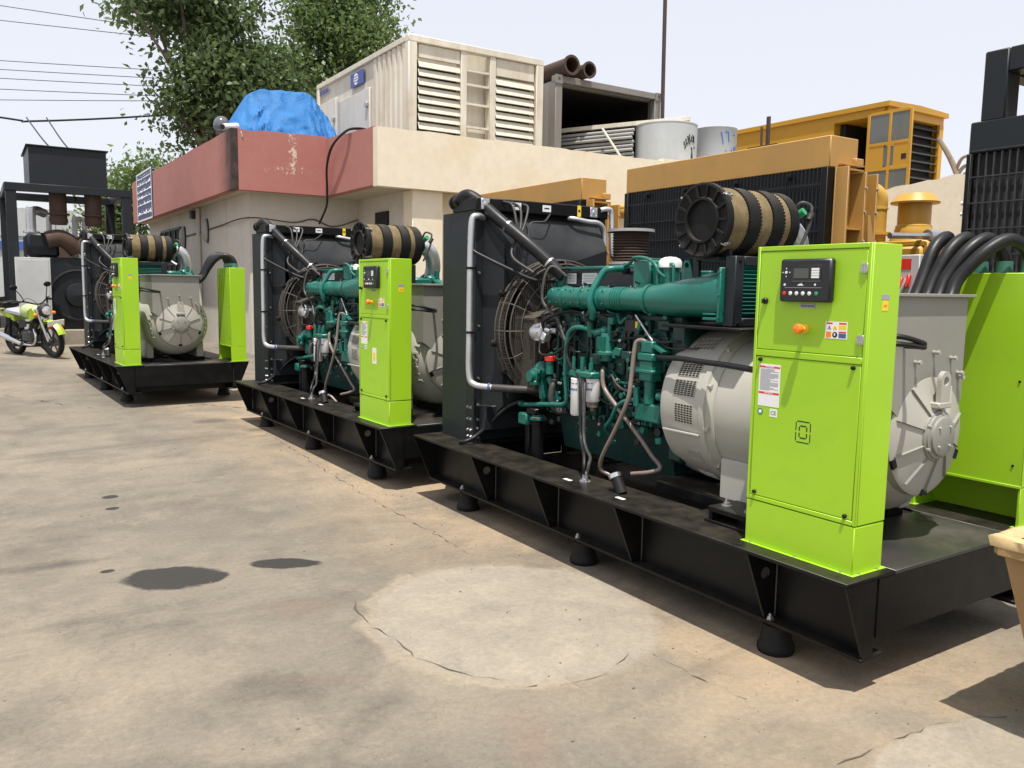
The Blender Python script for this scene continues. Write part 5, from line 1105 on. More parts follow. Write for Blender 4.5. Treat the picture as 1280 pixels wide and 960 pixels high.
# ------------------------------------------------------------------ blue tarpaulin over a load
def tarp():
    m, t, bs = nt('blue_tarpaulin'); v = coord(t)
    t.links.new(mix(t, noise(t, 3, 6, 0.6, v), (0.016, 0.115, 0.33), (0.035, 0.185, 0.45)), bs.inputs['Base Color']); bs.inputs['Roughness'].default_value = 0.62; bs.inputs['Specular IOR Level'].default_value = 0.3
    w = noise(t, 4, 8, 0.62, v, 2.5); bump(t, bs, w, 0.5, 0.04)
    T = thing('covered_load', 'load under a crumpled blue tarpaulin on the roof', 'tarpaulin', (0, 0, 0))
    b = B(); nx, ny = 44, 26; rnd = random.Random(8)
    import mathutils.noise as mn
    top = [(4.12, 4.30), (4.30, 4.60), (4.62, 5.12), (4.78, 5.20), (5.66, 5.27), (5.78, 5.22), (5.98, 4.95), (6.12, 4.80), (6.22, 4.55), (6.20, 4.2)]
    def prof(u):
        s = u*(len(top)-1); i = min(int(s), len(top)-2); f_ = s-i; return (top[i][0]*(1-f_)+top[i+1][0]*f_, top[i][1]*(1-f_)+top[i+1][1]*f_)
    nx, ny = 90, 50
    for j in range(ny+1):
        vv = j/ny
        for i in range(nx+1):
            u = i/nx; x, zt = prof(u); fall = max(0, (0.42-vv)/0.42); back = max(0, (vv-0.7)/0.3)
            k = 1-min(1, fall**0.9)*0.80-back**2*0.8; yy = 15.62+1.6*vv+0.28*fall*0
            z = 3.95+(zt-3.95)*k
            n_ = mn.noise(Vector((x*1.7, yy*1.2, z*0.8)))
            rid = 1-abs(mn.noise(Vector((x*5.0+n_*2, yy*1.6, z*1.1))))*2; rid2 = 1-abs(mn.noise(Vector((x*11+n_*3, yy*3.5, z*2.5+5))))*2
            nv = n_*0.06+(rid**3 if rid > 0 else 0)*0.085*(0.35+fall)+(rid2**3 if rid2 > 0 else 0)*0.035
            b.v.append((x+0.02*n_, yy-nv, z+nv*0.35))
    for j in range(ny):
        for i in range(nx): a = j*(nx+1)+i; b.f.append((a, a+1, a+nx+2, a+nx+1))
    for i in range(nx+1): x, y, z = b.v[i]; b.v.append((x, y-0.06+0.05*math.sin(i*1.3), 3.5))
    o = (nx+1)*(ny+1)
    for i in range(nx): b.f.append((i, i+1, o+i+1, o+i))
    obj('sheet', b, m, T, sharp=60); b = B(); b.box(4.55, 5.9, 16.0, 17.1, 3.4, 4.5, 0.03); obj('crate', b, M['rust'], T)
tarp()

# ------------------------------------------------------------------ cream generator container on the roof
CT = thing('shipping_container', 'cream louvred container with rust streaks on the roof, by the blue tarpaulin', 'container', (0, 0, 0))
X0, X1, Y0, Y1, Z0, Z1 = 6.563, 9.427, 13.5, 18.1, 3.40, 5.875
b = B(); b.box(X0+0.06, X1-0.06, Y0+0.25, Y1-0.02, Z0, Z1-0.04)
b.box(X0, X0+0.16, Y0, Y0+0.16, Z0, Z1-0.12, 0.01); b.box(X1-0.16, X1, Y0, Y0+0.16, Z0, Z1-0.12, 0.01); b.box(X0, X1, Y0, Y0+0.16, Z1-0.119, Z1, 0.01); b.box(X0, X0+0.12, Y0+0.161, Y1, Z1-0.10, Z1-0.001, 0.01); b.box(X1-0.12, X1, Y0+0.161, Y1, Z1-0.10, Z1-0.001, 0.01); b.box(X0, X0+0.12, Y1-0.14, Y1, Z0, Z1-0.101, 0.01)
b.box(7.62, 7.74, Y0+0.02, Y0+0.20, Z0, Z1-0.12, 0.004); b.box(8.24, 8.36, Y0+0.02, Y0+0.20, Z0, Z1-0.12, 0.004)
body = obj('body', b, M['contw'], CT)
cc = []
for k in range(7):
    ya = Y0+0.17+k*0.21
    b = B(); b.prism([(X0+0.058, ya), (X0+0.02, ya+0.03), (X0+0.02, ya+0.13), (X0+0.058, ya+0.16)], 'xy', Z0+0.1, Z1-0.11); obj('side_panel', b, M['contw'], CT)
for (xa, xb, zt) in ((6.78, 7.615, 5.52), (8.385, 9.24, 5.44)):
    b = B(); b.box(xa, xb, Y0+0.05, Y0+0.11, zt, Z1-0.125, 0.006); obj('blank_panel', b, M['contw'], CT)
    b = B(); b.box(xa, xb, Y0+0.20, Y0+0.24, Z0, zt-0.01); obj('louvre_back', b, M['hosegrey'], CT)
    first = None; z = zt-0.10
    while z > Z0+0.1:
        if first is None:
            b = B(); b.prism([(0.0, -0.058), (0.012, -0.066), (0.062, 0.056), (0.050, 0.064)], 'yz', 0.0, xb-xa); first = obj('louvre_slat', b, M['contw'], CT); first.location = (xa, Y0+0.03, z)
        else: moved(first, 'louvre_slat', CT, (xa, Y0+0.03, z))
        z -= 0.152
for z in (3.6, 4.05, 4.45, 4.86, 5.2, 5.45):
    b = B(); b.box(7.741, 8.239, Y0+0.06, Y0+0.12, z-0.02, z+0.02); obj('ladder_rung', b, M['contw'], CT)
for ya, yb, zb in ((15.25, 16.85, 5.30), (17.0, 18.0, 5.42)):
    b = B(); b.box(X0+0.015, X0+0.058, ya, yb, Z0+0.1, zb, 0.006); d_ = obj('door', b, paint('door_white', (0.66, 0.64, 0.58), 0.5, amt=0.2, dirt=(0.35, 0.22, 0.12), scale=2, streak=True), CT)
    b = B(); b.box(X0-0.03, X0+0.014, ya+0.03, ya+0.16, 4.95, 5.03, 0.005); b.cyl((X0-0.01, yb-0.06, 4.4), (X0-0.01, yb-0.06, zb), 0.015, n=8); obj('door_handle', b, M['steel'], d_)
b = B(); b.box(X0+0.005, X0+0.0195, 15.52, 16.16, 5.44, 5.70); lg = obj('emblem_plate', b, M['bluetag'], CT)
b = B(); b.lathe((X0+0.0045, 15.88, 5.57), (-1, 0, 0), [(0, 0.11), (0.004, 0.11)], 20); g_ = obj('emblem_globe', b, M['white'], lg); b = B()
for z in (5.52, 5.57, 5.62): b.box(X0-0.001, X0, 15.78, 15.98, z-0.008, z+0.008)
obj('emblem_band', b, M['bluetag'], lg)
b = B()
for k in range(6): b.bx((X0+0.012, 17.45+k*0.09, 5.66), (0.01, 0.05, 0.09))
obj('faded_lettering', b, M['bluetag'], CT)

# ------------------------------------------------------------------ grey open container
CG = thing('shipping_container', 'grey open ended container, dark inside, next to the cream one', 'container', (0, 0, 0))
X0, X1, Y0, Y1, Z0, Z1 = 10.747, 13.745, 14.9, 20.5, 3.40, 6.08
b = B(); b.box(X0, X0+0.10, Y0+0.17, Y1, Z0, Z1-0.1); b.box(X1-0.10, X1, Y0+0.17, Y1, Z0, Z1-0.1); b.box(X0+0.101, X1-0.101, Y0+0.17, Y1, Z1-0.16, Z1-0.10); b.box(X0+0.101, X1-0.101, Y0+0.1, Y1, Z0, Z0+0.14); b.box(X0+0.101, X1-0.101, Y1-0.08, Y1, Z0+0.141, Z1-0.161); obj('shell', b, M['contg'], CG)
b = B(); b.box(X0-0.02, X0+0.16, Y0, Y0+0.168, Z0, Z1-0.14, 0.01); b.box(X1-0.16, X1+0.02, Y0, Y0+0.168, Z0, Z1-0.14, 0.01); b.box(X0-0.02, X1+0.02, Y0, Y0+0.168, Z1-0.139, Z1, 0.01); obj('door_frame', b, M['contg'], CG)
for x in (X0+0.06, X1-0.06):
    b = B(); b.plate_hole([(x-0.1, Z1-0.17), (x+0.1, Z1-0.17), (x+0.1, Z1+0.01), (x-0.1, Z1+0.01)], (x, Z1-0.08), 0.035, 'xz', Y0-0.02, Y0-0.001); obj('corner_casting', b, M['contg'], CG)
for k in range(9):
    b = B(); ya = Y0+0.3+k*0.55; b.prism([(X0, ya), (X0-0.035, ya+0.06), (X0-0.035, ya+0.24), (X0, ya+0.30)], 'xy', Z0+0.15, Z1-0.12); obj('corrugation', b, M['contg'], CG)
b = B(); b.box(X0+0.101, X0+0.11, Y0+0.3, Y1-0.09, Z0+0.142, Z1-0.162); b.box(X1-0.11, X1-0.101, Y0+0.3, Y1-0.09, Z0+0.142, Z1-0.162); b.box(X0+0.111, X1-0.111, Y1-0.1, Y1-0.081, Z0+0.142, Z1-0.162); b.box(X0+0.111, X1-0.111, Y0+0.3, Y1-0.101, Z1-0.175, Z1-0.162); b.box(X0+0.111, X1-0.111, Y0+0.3, Y1-0.101, Z0+0.142, Z0+0.15); obj('shade_lining', b, M['dark'], CG)  # near-black sheets added on the inner faces to paint the interior's shade
# rusty pipes on it
for x, z, r, l_, lab in ((11.02, 6.285, 0.20, 3.0, 'large rusty flanged pipe on the grey container, next to the cream one'), (11.50, 6.255, 0.17, 3.4, 'smaller rusty flanged pipe lying beside the large one on the grey container')):
    P_ = thing('rusty_pipe', lab, 'pipe', (x, 14.72, z), 0, 'rusty pipes on the container'); 
    b = B(); b.lathe((0, 0, 0), (0, 1, 0), [(0.04, r*0.82), (0.04, r*0.9), (l_, r*0.9), (l_, r*0.80), (0.04, r*0.80)], 28, False); obj('tube', b, M['rust'], P_)
    b = B(); b.lathe((0, 0, 0), (0, 1, 0), [(0, r*0.80), (0, r*1.06), (0.04, r*1.06), (0.04, r*0.80), (0, r*0.80)], 28, False); obj('flange', b, M['rust'], P_)
b = B(); b.tube([(13.60, 14.6, 3.4), (13.54, 14.6, 6.2), (13.50, 14.6, 9.6)], 0.045, 8, 3); obj('tall_pole', b, M['rust'], None, None, 'tall thin rusty pole rising beside the grey container', 'pole')
# stored pipes sticking out of the container
rnd = random.Random(6)
for k in range(19):
    for j in range(1):
        z = 3.44+k*0.084
        b = B(); dx = rnd.uniform(-0.05, 0.05)
        b.cyl((10.98+dx, 16.3, z-0.02), (12.22+dx, 14.06, z+0.03), 0.034, n=10)
        obj('stored_pipe', b, M['greypipe'], None, None, 'grey pipe in the stack laid across the open container', 'pipe', 'pipes stored in the container')
b = B(); b.beam((10.98, 16.2, 5.05), (13.15, 13.3, 5.20), 0.11, 0.09, 0.004); obj('steel_beam', b, M['contw'], None, None, 'long pale beam lying on top of the pipe stack', 'beam')
b = B(); b.beam((12.02, 13.75, 3.9), (11.75, 14.55, 5.02), 0.07, 0.03, 0.003); obj('plank', b, M['contw'], None, None, 'narrow pale plank leaning against the stacked pipes', 'plank')

# ------------------------------------------------------------------ tanks with painted writing
def tank(x, y, r, zt, lab, strokes, mt):
    T = thing('water_tank', lab, 'tank', (x, y, 3.4), 0, 'tanks on the roof'); h = zt-3.4
    b = B(); b.lathe((0, 0, 0), (0, 0, 1), [(0, r*0.99), (0.02, r), (h*0.5, r), (h*0.5, r*1.004), (h*0.5+0.03, r*1.004), (h*0.5+0.03, r), (h-0.03, r), (h-0.02, r*1.012), (h, r*1.012), (h+0.01, r*0.98), (h+0.07, r*0.1), (h+0.075, 0)], 48); obj('shell', b, M['tank'], T)
    b = B(); b.lathe((0.1, 0, h+0.05), (0, 0, 1), [(0, 0.07), (0.06, 0.07), (0.07, 0.04)], 12); obj('cap', b, M['tank'], T)
    q = B()
    for st in strokes: q.tube([((r+0.004)*math.cos(R(a)), (r+0.004)*math.sin(R(a)), h-dz) for a, dz in st], 0.013, 5, 3)
    obj('painted_writing', q, mt, T, 'stuff')
A_ = [[(-62, .42), (-61, .50)], [(-58, .36), (-57, .48), (-60, .56)], [(-54, .30), (-52, .42), (-55, .47)], [(-49, .26), (-50, .34), (-47, .40), (-49, .46)], [(-44, .30), (-43, .40)], [(-40, .26), (-38, .38), (-41, .40)], [(-36, .28), (-35, .42)], [(-34, .50), (-33, .54)], [(-44, .52), (-41, .58), (-43, .80)], [(-41, .60), (-38, .82)],
      [(-60, .90), (-59, 1.0)], [(-54, .88), (-54, 1.0), (-51, 1.0)], [(-46, .90), (-44, .97), (-47, 1.0)], [(-40, .88), (-37, .92), (-40, .98)], [(-35, .88), (-34, .98)]]
tank(13.0, 13.86, 0.67, 5.10, 'wide pale tank with rows of black script, near the grey container', [[(a-37, d) for a, d in st] for st in A_], M['ink'])
blue = plain('blue_writing', (0.02, 0.16, 0.55), 0.6)
B_ = [[(-78, .14), (-73, .32), (-72, .40)], [(-66, .12), (-62, .14), (-58, .12), (-54, .36)], [(-40, .18), (-34, .19), (-30, .17)], [(-66, .72), (-62, .62), (-58, .74), (-54, .70), (-50, .60), (-47, .72)], [(-45, .52), (-41, .70)], [(-36, .46), (-32, .66)], [(-28, .42), (-25, .62), (-30, .66)], [(-64, .55), (-62, .56)], [(-55, .80), (-48, .82)]]
tank(15.0, 14.3, 0.49, 5.32, 'narrower pale tank with large blue painted numerals', [[(a-44, d) for a, d in st] for st in B_], blue)

# ------------------------------------------------------------------ yellow canopy on the roof
CY = thing('generator_canopy', 'yellow generator enclosure with open glazed door on the roof', 'generator', (0, 0, 0))
X0, X1, Y0, Y1, Z0, Z1 = 18.265, 20.67, 12.0, 17.6, 3.40, 6.03
b = B(); b.box(X0+0.002, X1, 13.45, Y1, Z0, Z1-0.13); b.box(X0+0.002, X1, Y0+0.10, 13.449, 5.72, Z1-0.13); b.box(X1-0.06, X1, Y0+0.1, 13.449, Z0, 5.719); b.box(X0+0.002, X0+0.06, Y0, Y0+0.12, Z0, 5.719); obj('case', b, M['canopy'], CY)
b = B(); b.prism([(X0-0.06, Z1-0.13), (X1+0.06, Z1-0.13), (X1+0.06, Z1-0.02), ((X0+X1)/2, Z1+0.02), (X0-0.06, Z1-0.02)], 'xz', Y0-0.06, Y1); obj('roof', b, M['canopy'], CY)
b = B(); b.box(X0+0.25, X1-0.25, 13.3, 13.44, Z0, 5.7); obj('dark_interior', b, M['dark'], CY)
b = B(); b.box(X0+0.062, X0+0.75, Y0+0.03, Y0+0.10, Z0, 5.50); b.box(X0+0.061, X1, Y0+0.03, Y0+0.099, 5.72, Z1-0.131); b.box(X1-0.16, X1, Y0+0.02, Y0+0.0985, Z0, 5.719); b.box(X0+0.76, X0+0.95, Y0+0.02, Y0+0.098, Z0, 5.719); obj('end_frame', b, M['canopy'], CY)
b = B(); b.box(X0+0.06, X0+0.75, Y0+0.04, Y0+0.09, 5.51, 5.70); obj('dark_pane', b, M['lcd'], CY)
b = B(); b.box(X0+0.95, X1-0.16, Y0+0.22, Y0+0.26, Z0, 5.718); obj('louvre_back', b, M['slate'], CY)
first = None; z = 5.60
while z > 3.6:
    if first is None:
        b = B(); b.prism([(0.0, -0.05), (0.012, -0.058), (0.17, 0.07), (0.16, 0.08)], 'yz', 0, X1-0.16-X0-0.95); first = obj('louvre_slat', b, M['hosegrey'], CY); first.location = (X0+0.95, Y0+0.04, z)
    else: moved(first, 'louvre_slat', CY, (X0+0.95, Y0+0.04, z))
    z -= 0.20
# glazed door standing open
xd0, ya, yb = 18.17, 11.35, 12.42
b = B()
for y in (ya, 11.86, yb): b.box(xd0, xd0+0.05, y-0.035, y+0.035, 3.7, 5.74, 0.004)
for z in (3.7, 4.44, 5.02, 5.74): b.box(xd0+0.002, xd0+0.048, ya+0.036, yb-0.036, z-0.035, z+0.035, 0.004)
dr = obj('open_door', b, M['canopy'], CY)
m_, t_, bs_ = nt('dusty_glass'); bs_.inputs['Base Color'].default_value = (0.16, 0.17, 0.16, 1); bs_.inputs['Roughness'].default_value = 0.10; bs_.inputs['Transmission Weight'].default_value = 0.25
for (y0_, y1_, z0_, z1_) in ((ya+.036, 11.824, 5.056, 5.704), (11.896, yb-.036, 5.056, 5.704), (ya+.036, 11.824, 3.74, 4.40), (11.896, yb-.036, 3.74, 4.40), (11.75, 12.0, 4.50, 4.95)):
    b = B(); b.box(xd0+0.015, xd0+0.025, y0_, y1_, z0_, z1_); obj('pane', b, m_, dr)
for (y0_, y1_) in ((ya+.036, 11.745), (12.005, yb-.036)):
    b = B(); b.box(xd0+0.012, xd0+0.03, y0_, y1_, 4.48, 4.985); obj('door_panel', b, M['canopy'], dr)
b = B(); b.box(xd0+0.005, xd0+0.012, 11.42, 11.54, 4.62, 4.74); obj('latch', b, M['dark'], dr)
b = B(); b.box(X0-0.012, X0+0.001, 15.2, 16.2, 5.2, 5.48); obj('side_vent', b, M['dark'], CY)
b = B(); b.beam((17.6, 14.95, 3.4), (17.6, 14.95, 6.05), 0.06, 0.10, 0.004); b.beam((17.55, 15.05, 3.4), (17.5, 15.08, 5.8), 0.04, 0.06, 0.003); obj('steel_post', b, M['rust'], None, None, 'rusty steel post standing before the yellow roof enclosure', 'post')
b = B(); b.tube([(17.3, 9.65, 3.9), (17.25, 9.85, 4.35), (17.2, 10.1, 4.78)], [0.065, 0.05], 8, 4); b.tube([(17.28, 9.72, 4.1), (17.25, 9.60, 4.3), (17.25, 9.45, 4.36)], [0.04, 0.03], 8, 4); b.tube([(17.3, 9.7, 4.0), (17.3, 9.55, 4.15), (17.3, 9.4, 4.13)], [0.05, 0.025], 8, 4)
obj('cut_branch', b, paint('dry_wood', (0.26, 0.20, 0.14), 0.85, amt=0.5, dirt=(0.12, 0.09, 0.06), scale=9, bmp=0.5), None, None, 'bare cut branch sticking up behind the cream wall', 'branch')
# ================================================================== yellow gensets with large radiators in the second row
def big_gen(y0, label):
    G = thing('yellow_generator', label, 'generator', (5.5, y0, 0), 0, 'yellow generators behind the row')
    Wd = 2.34; zt = 2.69; zb = 2.455
    b = B(); b.box(0.0, 0.34, 0, Wd, zb, zt-0.0, 0.006); obj('top_beam', b, M['cat'], G)
    b = B(); b.box(0.02, 0.38, 0.02, Wd-0.02, 0.45, zb-0.001); obj('cooling_core', b, M['core'], G)
    for ye in (0.0, Wd-0.05): b = B(); b.box(-0.02, 0.06, ye, ye+0.05, 0.45, zb-0.002, 0.003); obj('core_edge', b, M['black'], G)
    b = B(); n = 62
    for i in range(n): y = 0.06+(Wd-0.12)*i/(n-1); b.box(-0.012, -0.002, y-0.004, y+0.004, 0.46, zb-0.004)
    for k in range(11): z = 0.55+k*0.178; b.box(-0.018, -0.0122, 0.052, Wd-0.052, z-0.004, z+0.004)
    obj('grille', b, M['slate'], G, 'stuff')
    b = B()
    for y in (0.35, 0.9, 1.5, 2.0): b.lathe((-0.02, y, zb-0.05), (-1, 0, 0), [(0, 0.03), (0.015, 0.03), (0.015, 0.015), (0.03, 0.015)], 8)
    obj('grille_bolt', b, M['black'], G, 'stuff')
    # side frame seen end-on: web plates, ribs and a curved brace
    b = B(); b.box(0.065, 0.40, -0.012, -0.001, 0.3, zb, 0.002); b.box(0.065, 0.085, -0.12, -0.0125, 0.3, zb-0.002, 0.002); b.box(0.255, 0.275, -0.14, -0.0125, 0.3, 2.42, 0.002); b.box(0.401, 0.42, -0.14, 0.0, 0.3, 2.42, 0.002)
    for z in (0.6, 1.1, 1.55, 1.99, 2.43): b.box(0.086, 0.2545, -0.12, -0.0126, z-0.006, z+0.006)
    b.box(0.341, 0.62, 0.0, 0.25, 2.40, 2.42); b.box(0.10, 0.36, -0.05, 0.06, zb+0.02, zb+0.032); b.bx((0.33, 0.03, zb+0.06), (0.10, 0.12, 0.05), None, 0.005)
    obj('side_frame', b, M['cat'], G)
    b = B(); b.prism([(0.28, 2.10), (0.31, 2.10), (0.36, 1.95), (0.43, 1.83), (0.50, 1.65), (0.50, 1.3), (0.40, 1.3), (0.37, 1.6), (0.30, 1.85)], 'xz', -0.16, -0.145); obj('brace', b, M['cat'], G)
    b = B()
    for z in (2.30, 2.12, 1.9, 1.7):
        for x in (0.265, 0.41): b.lathe((x, -0.14, z), (0, -1, 0), [(0, 0.012), (0.01, 0.011)], 6)
    obj('frame_bolt', b, M['steel'], G, 'stuff')
    b = B(); b.box(0.0, 3.6, 0.25, 2.1, 0.02, 0.44, 0.01); obj('skid', b, M['cat'], G)
    b = B(); b.box(0.75, 2.8, 0.75, 1.6, 0.44, 1.75, 0.04)
    for k in range(8): b.box(0.85+k*0.23, 1.0+k*0.23, 0.55, 1.8, 1.45, 1.82, 0.02)
    b.box(2.8, 3.5, 0.6, 1.75, 0.5, 1.6, 0.1); obj('engine', b, M['cat2'], G)
    b = B(); b.tube([(0.45, 0.62, 2.43), (1.0, 0.55, 2.43), (1.2, 0.50, 2.42), (1.29, 0.44, 2.36), (1.30, 0.44, 2.2), (1.30, 0.44, 1.75)], 0.082, 18, 6); b.lathe((1.30, 0.44, 2.02), (0, 0, 1), [(0, 0.09), (0, 0.125), (0.025, 0.125), (0.025, 0.085)], 18); b.lathe((1.30, 0.44, 2.24), (0, 0, 1), [(0, 0.083), (0.004, 0.09), (0.02, 0.09), (0.024, 0.083)], 18); obj('coolant_pipe', b, M['cat2'], G)
    b = B(); b.tube([(0.35, 0.8, 2.52), (0.30, 1.4, 2.36)], 0.06, 12, 2); obj('top_pipe', b, M['cat2'], G)
    b = B(); b.lathe((1.50, 0.21, 0), (0, 0, 1), [(1.90, 0.20), (1.98, 0.19), (2.02, 0.155), (2.07, 0.155), (2.08, 0.148), (2.10, 0.148), (2.11, 0.136), (2.29, 0.136)], 32); ac = obj('air_cleaner', b, M['cat2'], G)
    b = B(); b.lathe((1.50, 0.21, 0), (0, 0, 1), [(2.291, 0.10), (2.291, 0.198), (2.305, 0.202), (2.34, 0.175), (2.375, 0.145), (2.38, 0.0)], 32); obj('rain_cap', b, M['cat2'], ac)
    b = B(); b.box(1.10, 2.4, -0.12, 0.6, 1.70, 1.90, 0.02)
    for k in range(9): b.box(1.12+k*0.09, 1.16+k*0.09, -0.16, -0.12, 1.74, 1.94, 0.01)
    for k in range(9): b.box(1.12+k*0.09, 1.16+k*0.09, -0.145, 0.3, 1.90, 1.95, 0.01)
    b.box(1.1, 2.0, -0.2, -0.16, 1.72, 1.75, 0.004); b.bx((2.05, -0.1, 1.93), (0.22, 0.2, 0.14), None, 0.03); obj('aftercooler', b, M['cat2'], G)
    b = B(); b.tube([(0.75, -0.05, 1.97), (1.05, -0.08, 1.98), (1.25, -0.1, 1.99)], 0.025, 8, 2); b.cyl((1.2, -0.1, 1.99), (1.34, -0.1, 1.995), 0.05, n=10); obj('fuel_valve', b, M['steel'], G)
    b = B(); b.box(0.4, 3.0, 0.0, 0.4, 0.44, 1.2, 0.03); obj('lower_housing', b, M['cat2'], G)
    return G
big_gen(4.07, 'yellow generator with tall black radiator grille and rain capped air cleaner')
big_gen(7.13, 'yellow generator behind the first one, only its radiator beam end showing')

# grey isolator box between the rows
IB = thing('isolator_box', 'grey switch box with red label and levers behind the near generator', 'box', (6.0, 3.70, 0))
b = B(); b.box(0, 0.22, -0.10, 0.16, 1.25, 1.80, 0.006); obj('case', b, M['greybox'], IB)
b = B(); b.box(-0.004, -0.0005, -0.035, 0.075, 1.69, 1.77); obj('red_label', b, M['red'], IB)
b = B(); b.box(0.08, 0.14, 0.0, 0.06, 0.0, 1.249); obj('post', b, M['greybox'], IB)
for y, z, mt in ((0.03, 1.58, 'red'), (0.11, 1.56, 'red'), (-0.03, 1.60, 'red')):
    b = B(); b.bx((-0.02, y, z), (0.035, 0.028, 0.10), (0, 0.2, 0), 0.006); obj('lever', b, M[mt], IB)
    b = B(); b.bx((-0.03, y+0.035, z-0.04), (0.02, 0.02, 0.12), (0.2, 0.2, 0), 0.004); obj('lever_arm', b, M['greypipe'], IB)

# black radiator with tall frame, nearest in the second row
K = thing('black_generator', 'black radiator with box frame on top, behind the lime breaker cabinet', 'generator', (5.5, 3.02, 0))
b = B(); b.box(0.0, 0.40, -2.1, 0, 2.41, 2.613, 0.008); obj('header_tank', b, M['slate'], K); b = B(); b.box(0.0, 0.4, -2.1, 0.0, 0.3, 0.499, 0.005); obj('bottom_tank', b, M['slate'], K)
b = B(); b.box(0.03, 0.38, -2.08, -0.02, 0.5, 2.409); obj('cooling_core', b, M['core'], K)
b = B(); n = 44
for i in range(n): y = -0.03-2.04*i/(n-1); b.box(-0.012, 0.0, y-0.004, y+0.004, 0.5, 2.408)
for k in range(12): z = 0.6+k*0.166; b.box(-0.018, -0.0122, -2.08, -0.02, z-0.0035, z+0.0035)
obj('grille', b, M['hosegrey'], K, 'stuff')
b = B(); b.box(-0.02, 0.05, -0.03, 0.0, 0.5, 2.409, 0.003); obj('core_edge', b, M['black'], K)
for z in (2.30, 2.10, 2.03):
    b = B(); b.lathe((0.0, 0.0, z), (-0.5, 1, 0), [(0, 0.014), (0.02, 0.014)], 8); obj('edge_bolt', b, M['white'], K)
b = B(); b.box(0.02, 0.18, -0.20, -0.05, 2.6135, 3.048, 0.008); b.box(0.02, 0.18, -2.0, -0.201, 2.90, 3.048, 0.008); b.box(1.9, 2.06, -0.20, -0.05, 2.2, 3.05, 0.008); b.box(0.181, 1.899, -0.19, -0.06, 2.90, 3.045, 0.008); fr_ = obj('box_frame', b, M['slate'], K)
b = B(); b.box(0.2, 2.0, -2.0, -0.21, 2.93, 2.96); obj('frame_deck', b, M['contw'], K)
b = B(); b.box(0.5, 3.4, -1.8, -0.25, 0.0, 1.5, 0.05); obj('engine_body', b, M['slate'], K)
b = B(); b.bx((0.2, -0.9, 2.4), (0.2, 0.2, 0.01)); 

# ================================================================== big black set with exhaust frame at the end of the yard
zg = gz(18.5)
E_ = thing('framed_generator', 'black generator under a steel frame carrying a black exhaust box', 'generator', (0, 0, zg))
b = B()
for x, y in ((0.70, 18.5), (2.70, 18.5), (0.66, 20.6), (2.66, 20.6)): b.box(x-0.09, x+0.09, y-0.08, y+0.08, 0.0, 2.94, 0.006)
b.box(0.60, 2.80, 18.41, 18.59, 2.941, 3.09, 0.006); b.box(0.56, 2.76, 20.51, 20.69, 2.941, 3.09, 0.006)
for x in (0.68, 2.70): b.box(x-0.09, x+0.09, 18.591, 20.509, 2.941, 3.09, 0.006)
obj('frame', b, M['slate'], E_)
b = B(); b.box(1.02, 2.36, 18.47, 20.2, 3.092, 3.80, 0.006); b.box(0.98, 2.40, 18.43, 20.24, 3.801, 3.825, 0.004); obj('exhaust_box', b, M['slate'], E_)
for x in (1.50, 2.12):
    b = B(); b.cyl((x, 18.75, 2.40), (x, 18.75, 3.093), 0.155, n=24); b.lathe((x, 18.75, 2.55), (0, 0, 1), [(0, 0.155), (0, 0.20), (0.03, 0.20), (0.03, 0.155)], 24); b.lathe((x, 18.75, 2.36), (0, 0, 1), [(0, 0.14), (0.08, 0.165), (0.12, 0.165)], 24); obj('exhaust_stack', b, M['slate'] if 0 else M['rust'], E_)
    b = B(); s = 1 if x < 1.8 else -1
    b.tube([(x-0.22, 18.75, 2.05), (x, 18.75, 2.1), (x+0.16*s, 18.75, 2.02), (1.81, 18.8, 1.86)], 0.17, 18, 5); obj('exhaust_elbow', b, M['rust'], E_)
for x, zt in ((1.05, 2.62), (1.36, 2.50), (1.82, 2.50), (2.0, 2.48)):
    b = B(); b.tube([(x, 19.2, 0.9), (x, 19.2, zt-0.1), (x+0.03, 19.22, zt), (x+0.12, 19.3, zt+0.03), (x+0.25, 19.5, zt)], 0.09 if x < 1.2 else 0.05, 14, 5); b.lathe((x, 19.2, zt-0.42), (0, 0, 1), [(0, 0.10), (0, 0.15), (0.03, 0.15), (0.03, 0.10)], 16) if x < 1.2 else None; obj('white_pipe', b, M['alu'] if x < 1.2 else M['white'], E_)
b = B(); b.box(1.15, 3.4, 18.7, 20.6, 0.30, 1.72, 0.03); b.box(0.95, 1.5, 18.9, 20.4, 1.72, 2.2, 0.05); obj('engine_body', b, M['slate'], E_)
b = B(); b.lathe((1.78, 18.70, 0.98), (0, -1, 0), [(0, 0.52), (0.05, 0.52), (0.06, 0.48), (0.02, 0.46), (0.02, 0.24), (0.12, 0.22), (0.14, 0.10), (0.16, 0.0)], 40); obj('flywheel_cover', b, M['slate'], E_)
b = B(); b.box(0.9, 3.5, 18.55, 20.7, -0.02, 0.30, 0.02); obj('plinth', b, M['patch'], E_)
SB = thing('electrical_cabinet', 'pale grey electrical cabinet standing against the black framed generator', 'cabinet', (0.70, 18.22, gz(18.2)))
b = B(); b.box(0, 0.58, 0, 0.22, 0.08, 1.70, 0.006); obj('case', b, M['greybox'], SB); b = B(); b.box(0.03, 0.55, -0.012, -0.0005, 0.12, 1.66, 0.004); obj('door', b, M['greybox'], SB); b = B(); b.box(0.48, 0.51, -0.03, -0.012, 0.85, 0.97, 0.004); obj('handle', b, M['dark'], SB); b = B(); b.box(0.02, 0.56, 0.02, 0.2, 0, 0.08); obj('base', b, M['dark'], SB)
RG = obj('hanging_rag', (lambda b: b.tube([(2.05, 17.95, 0.95), (2.03, 17.93, 0.7), (2.0, 17.9, 0.45), (1.97, 17.92, 0.28)], [0.03, 0.07], 8, 4))(B()), M['contw'], None, None, 'pale rag hanging by the black flywheel cover', 'rag')
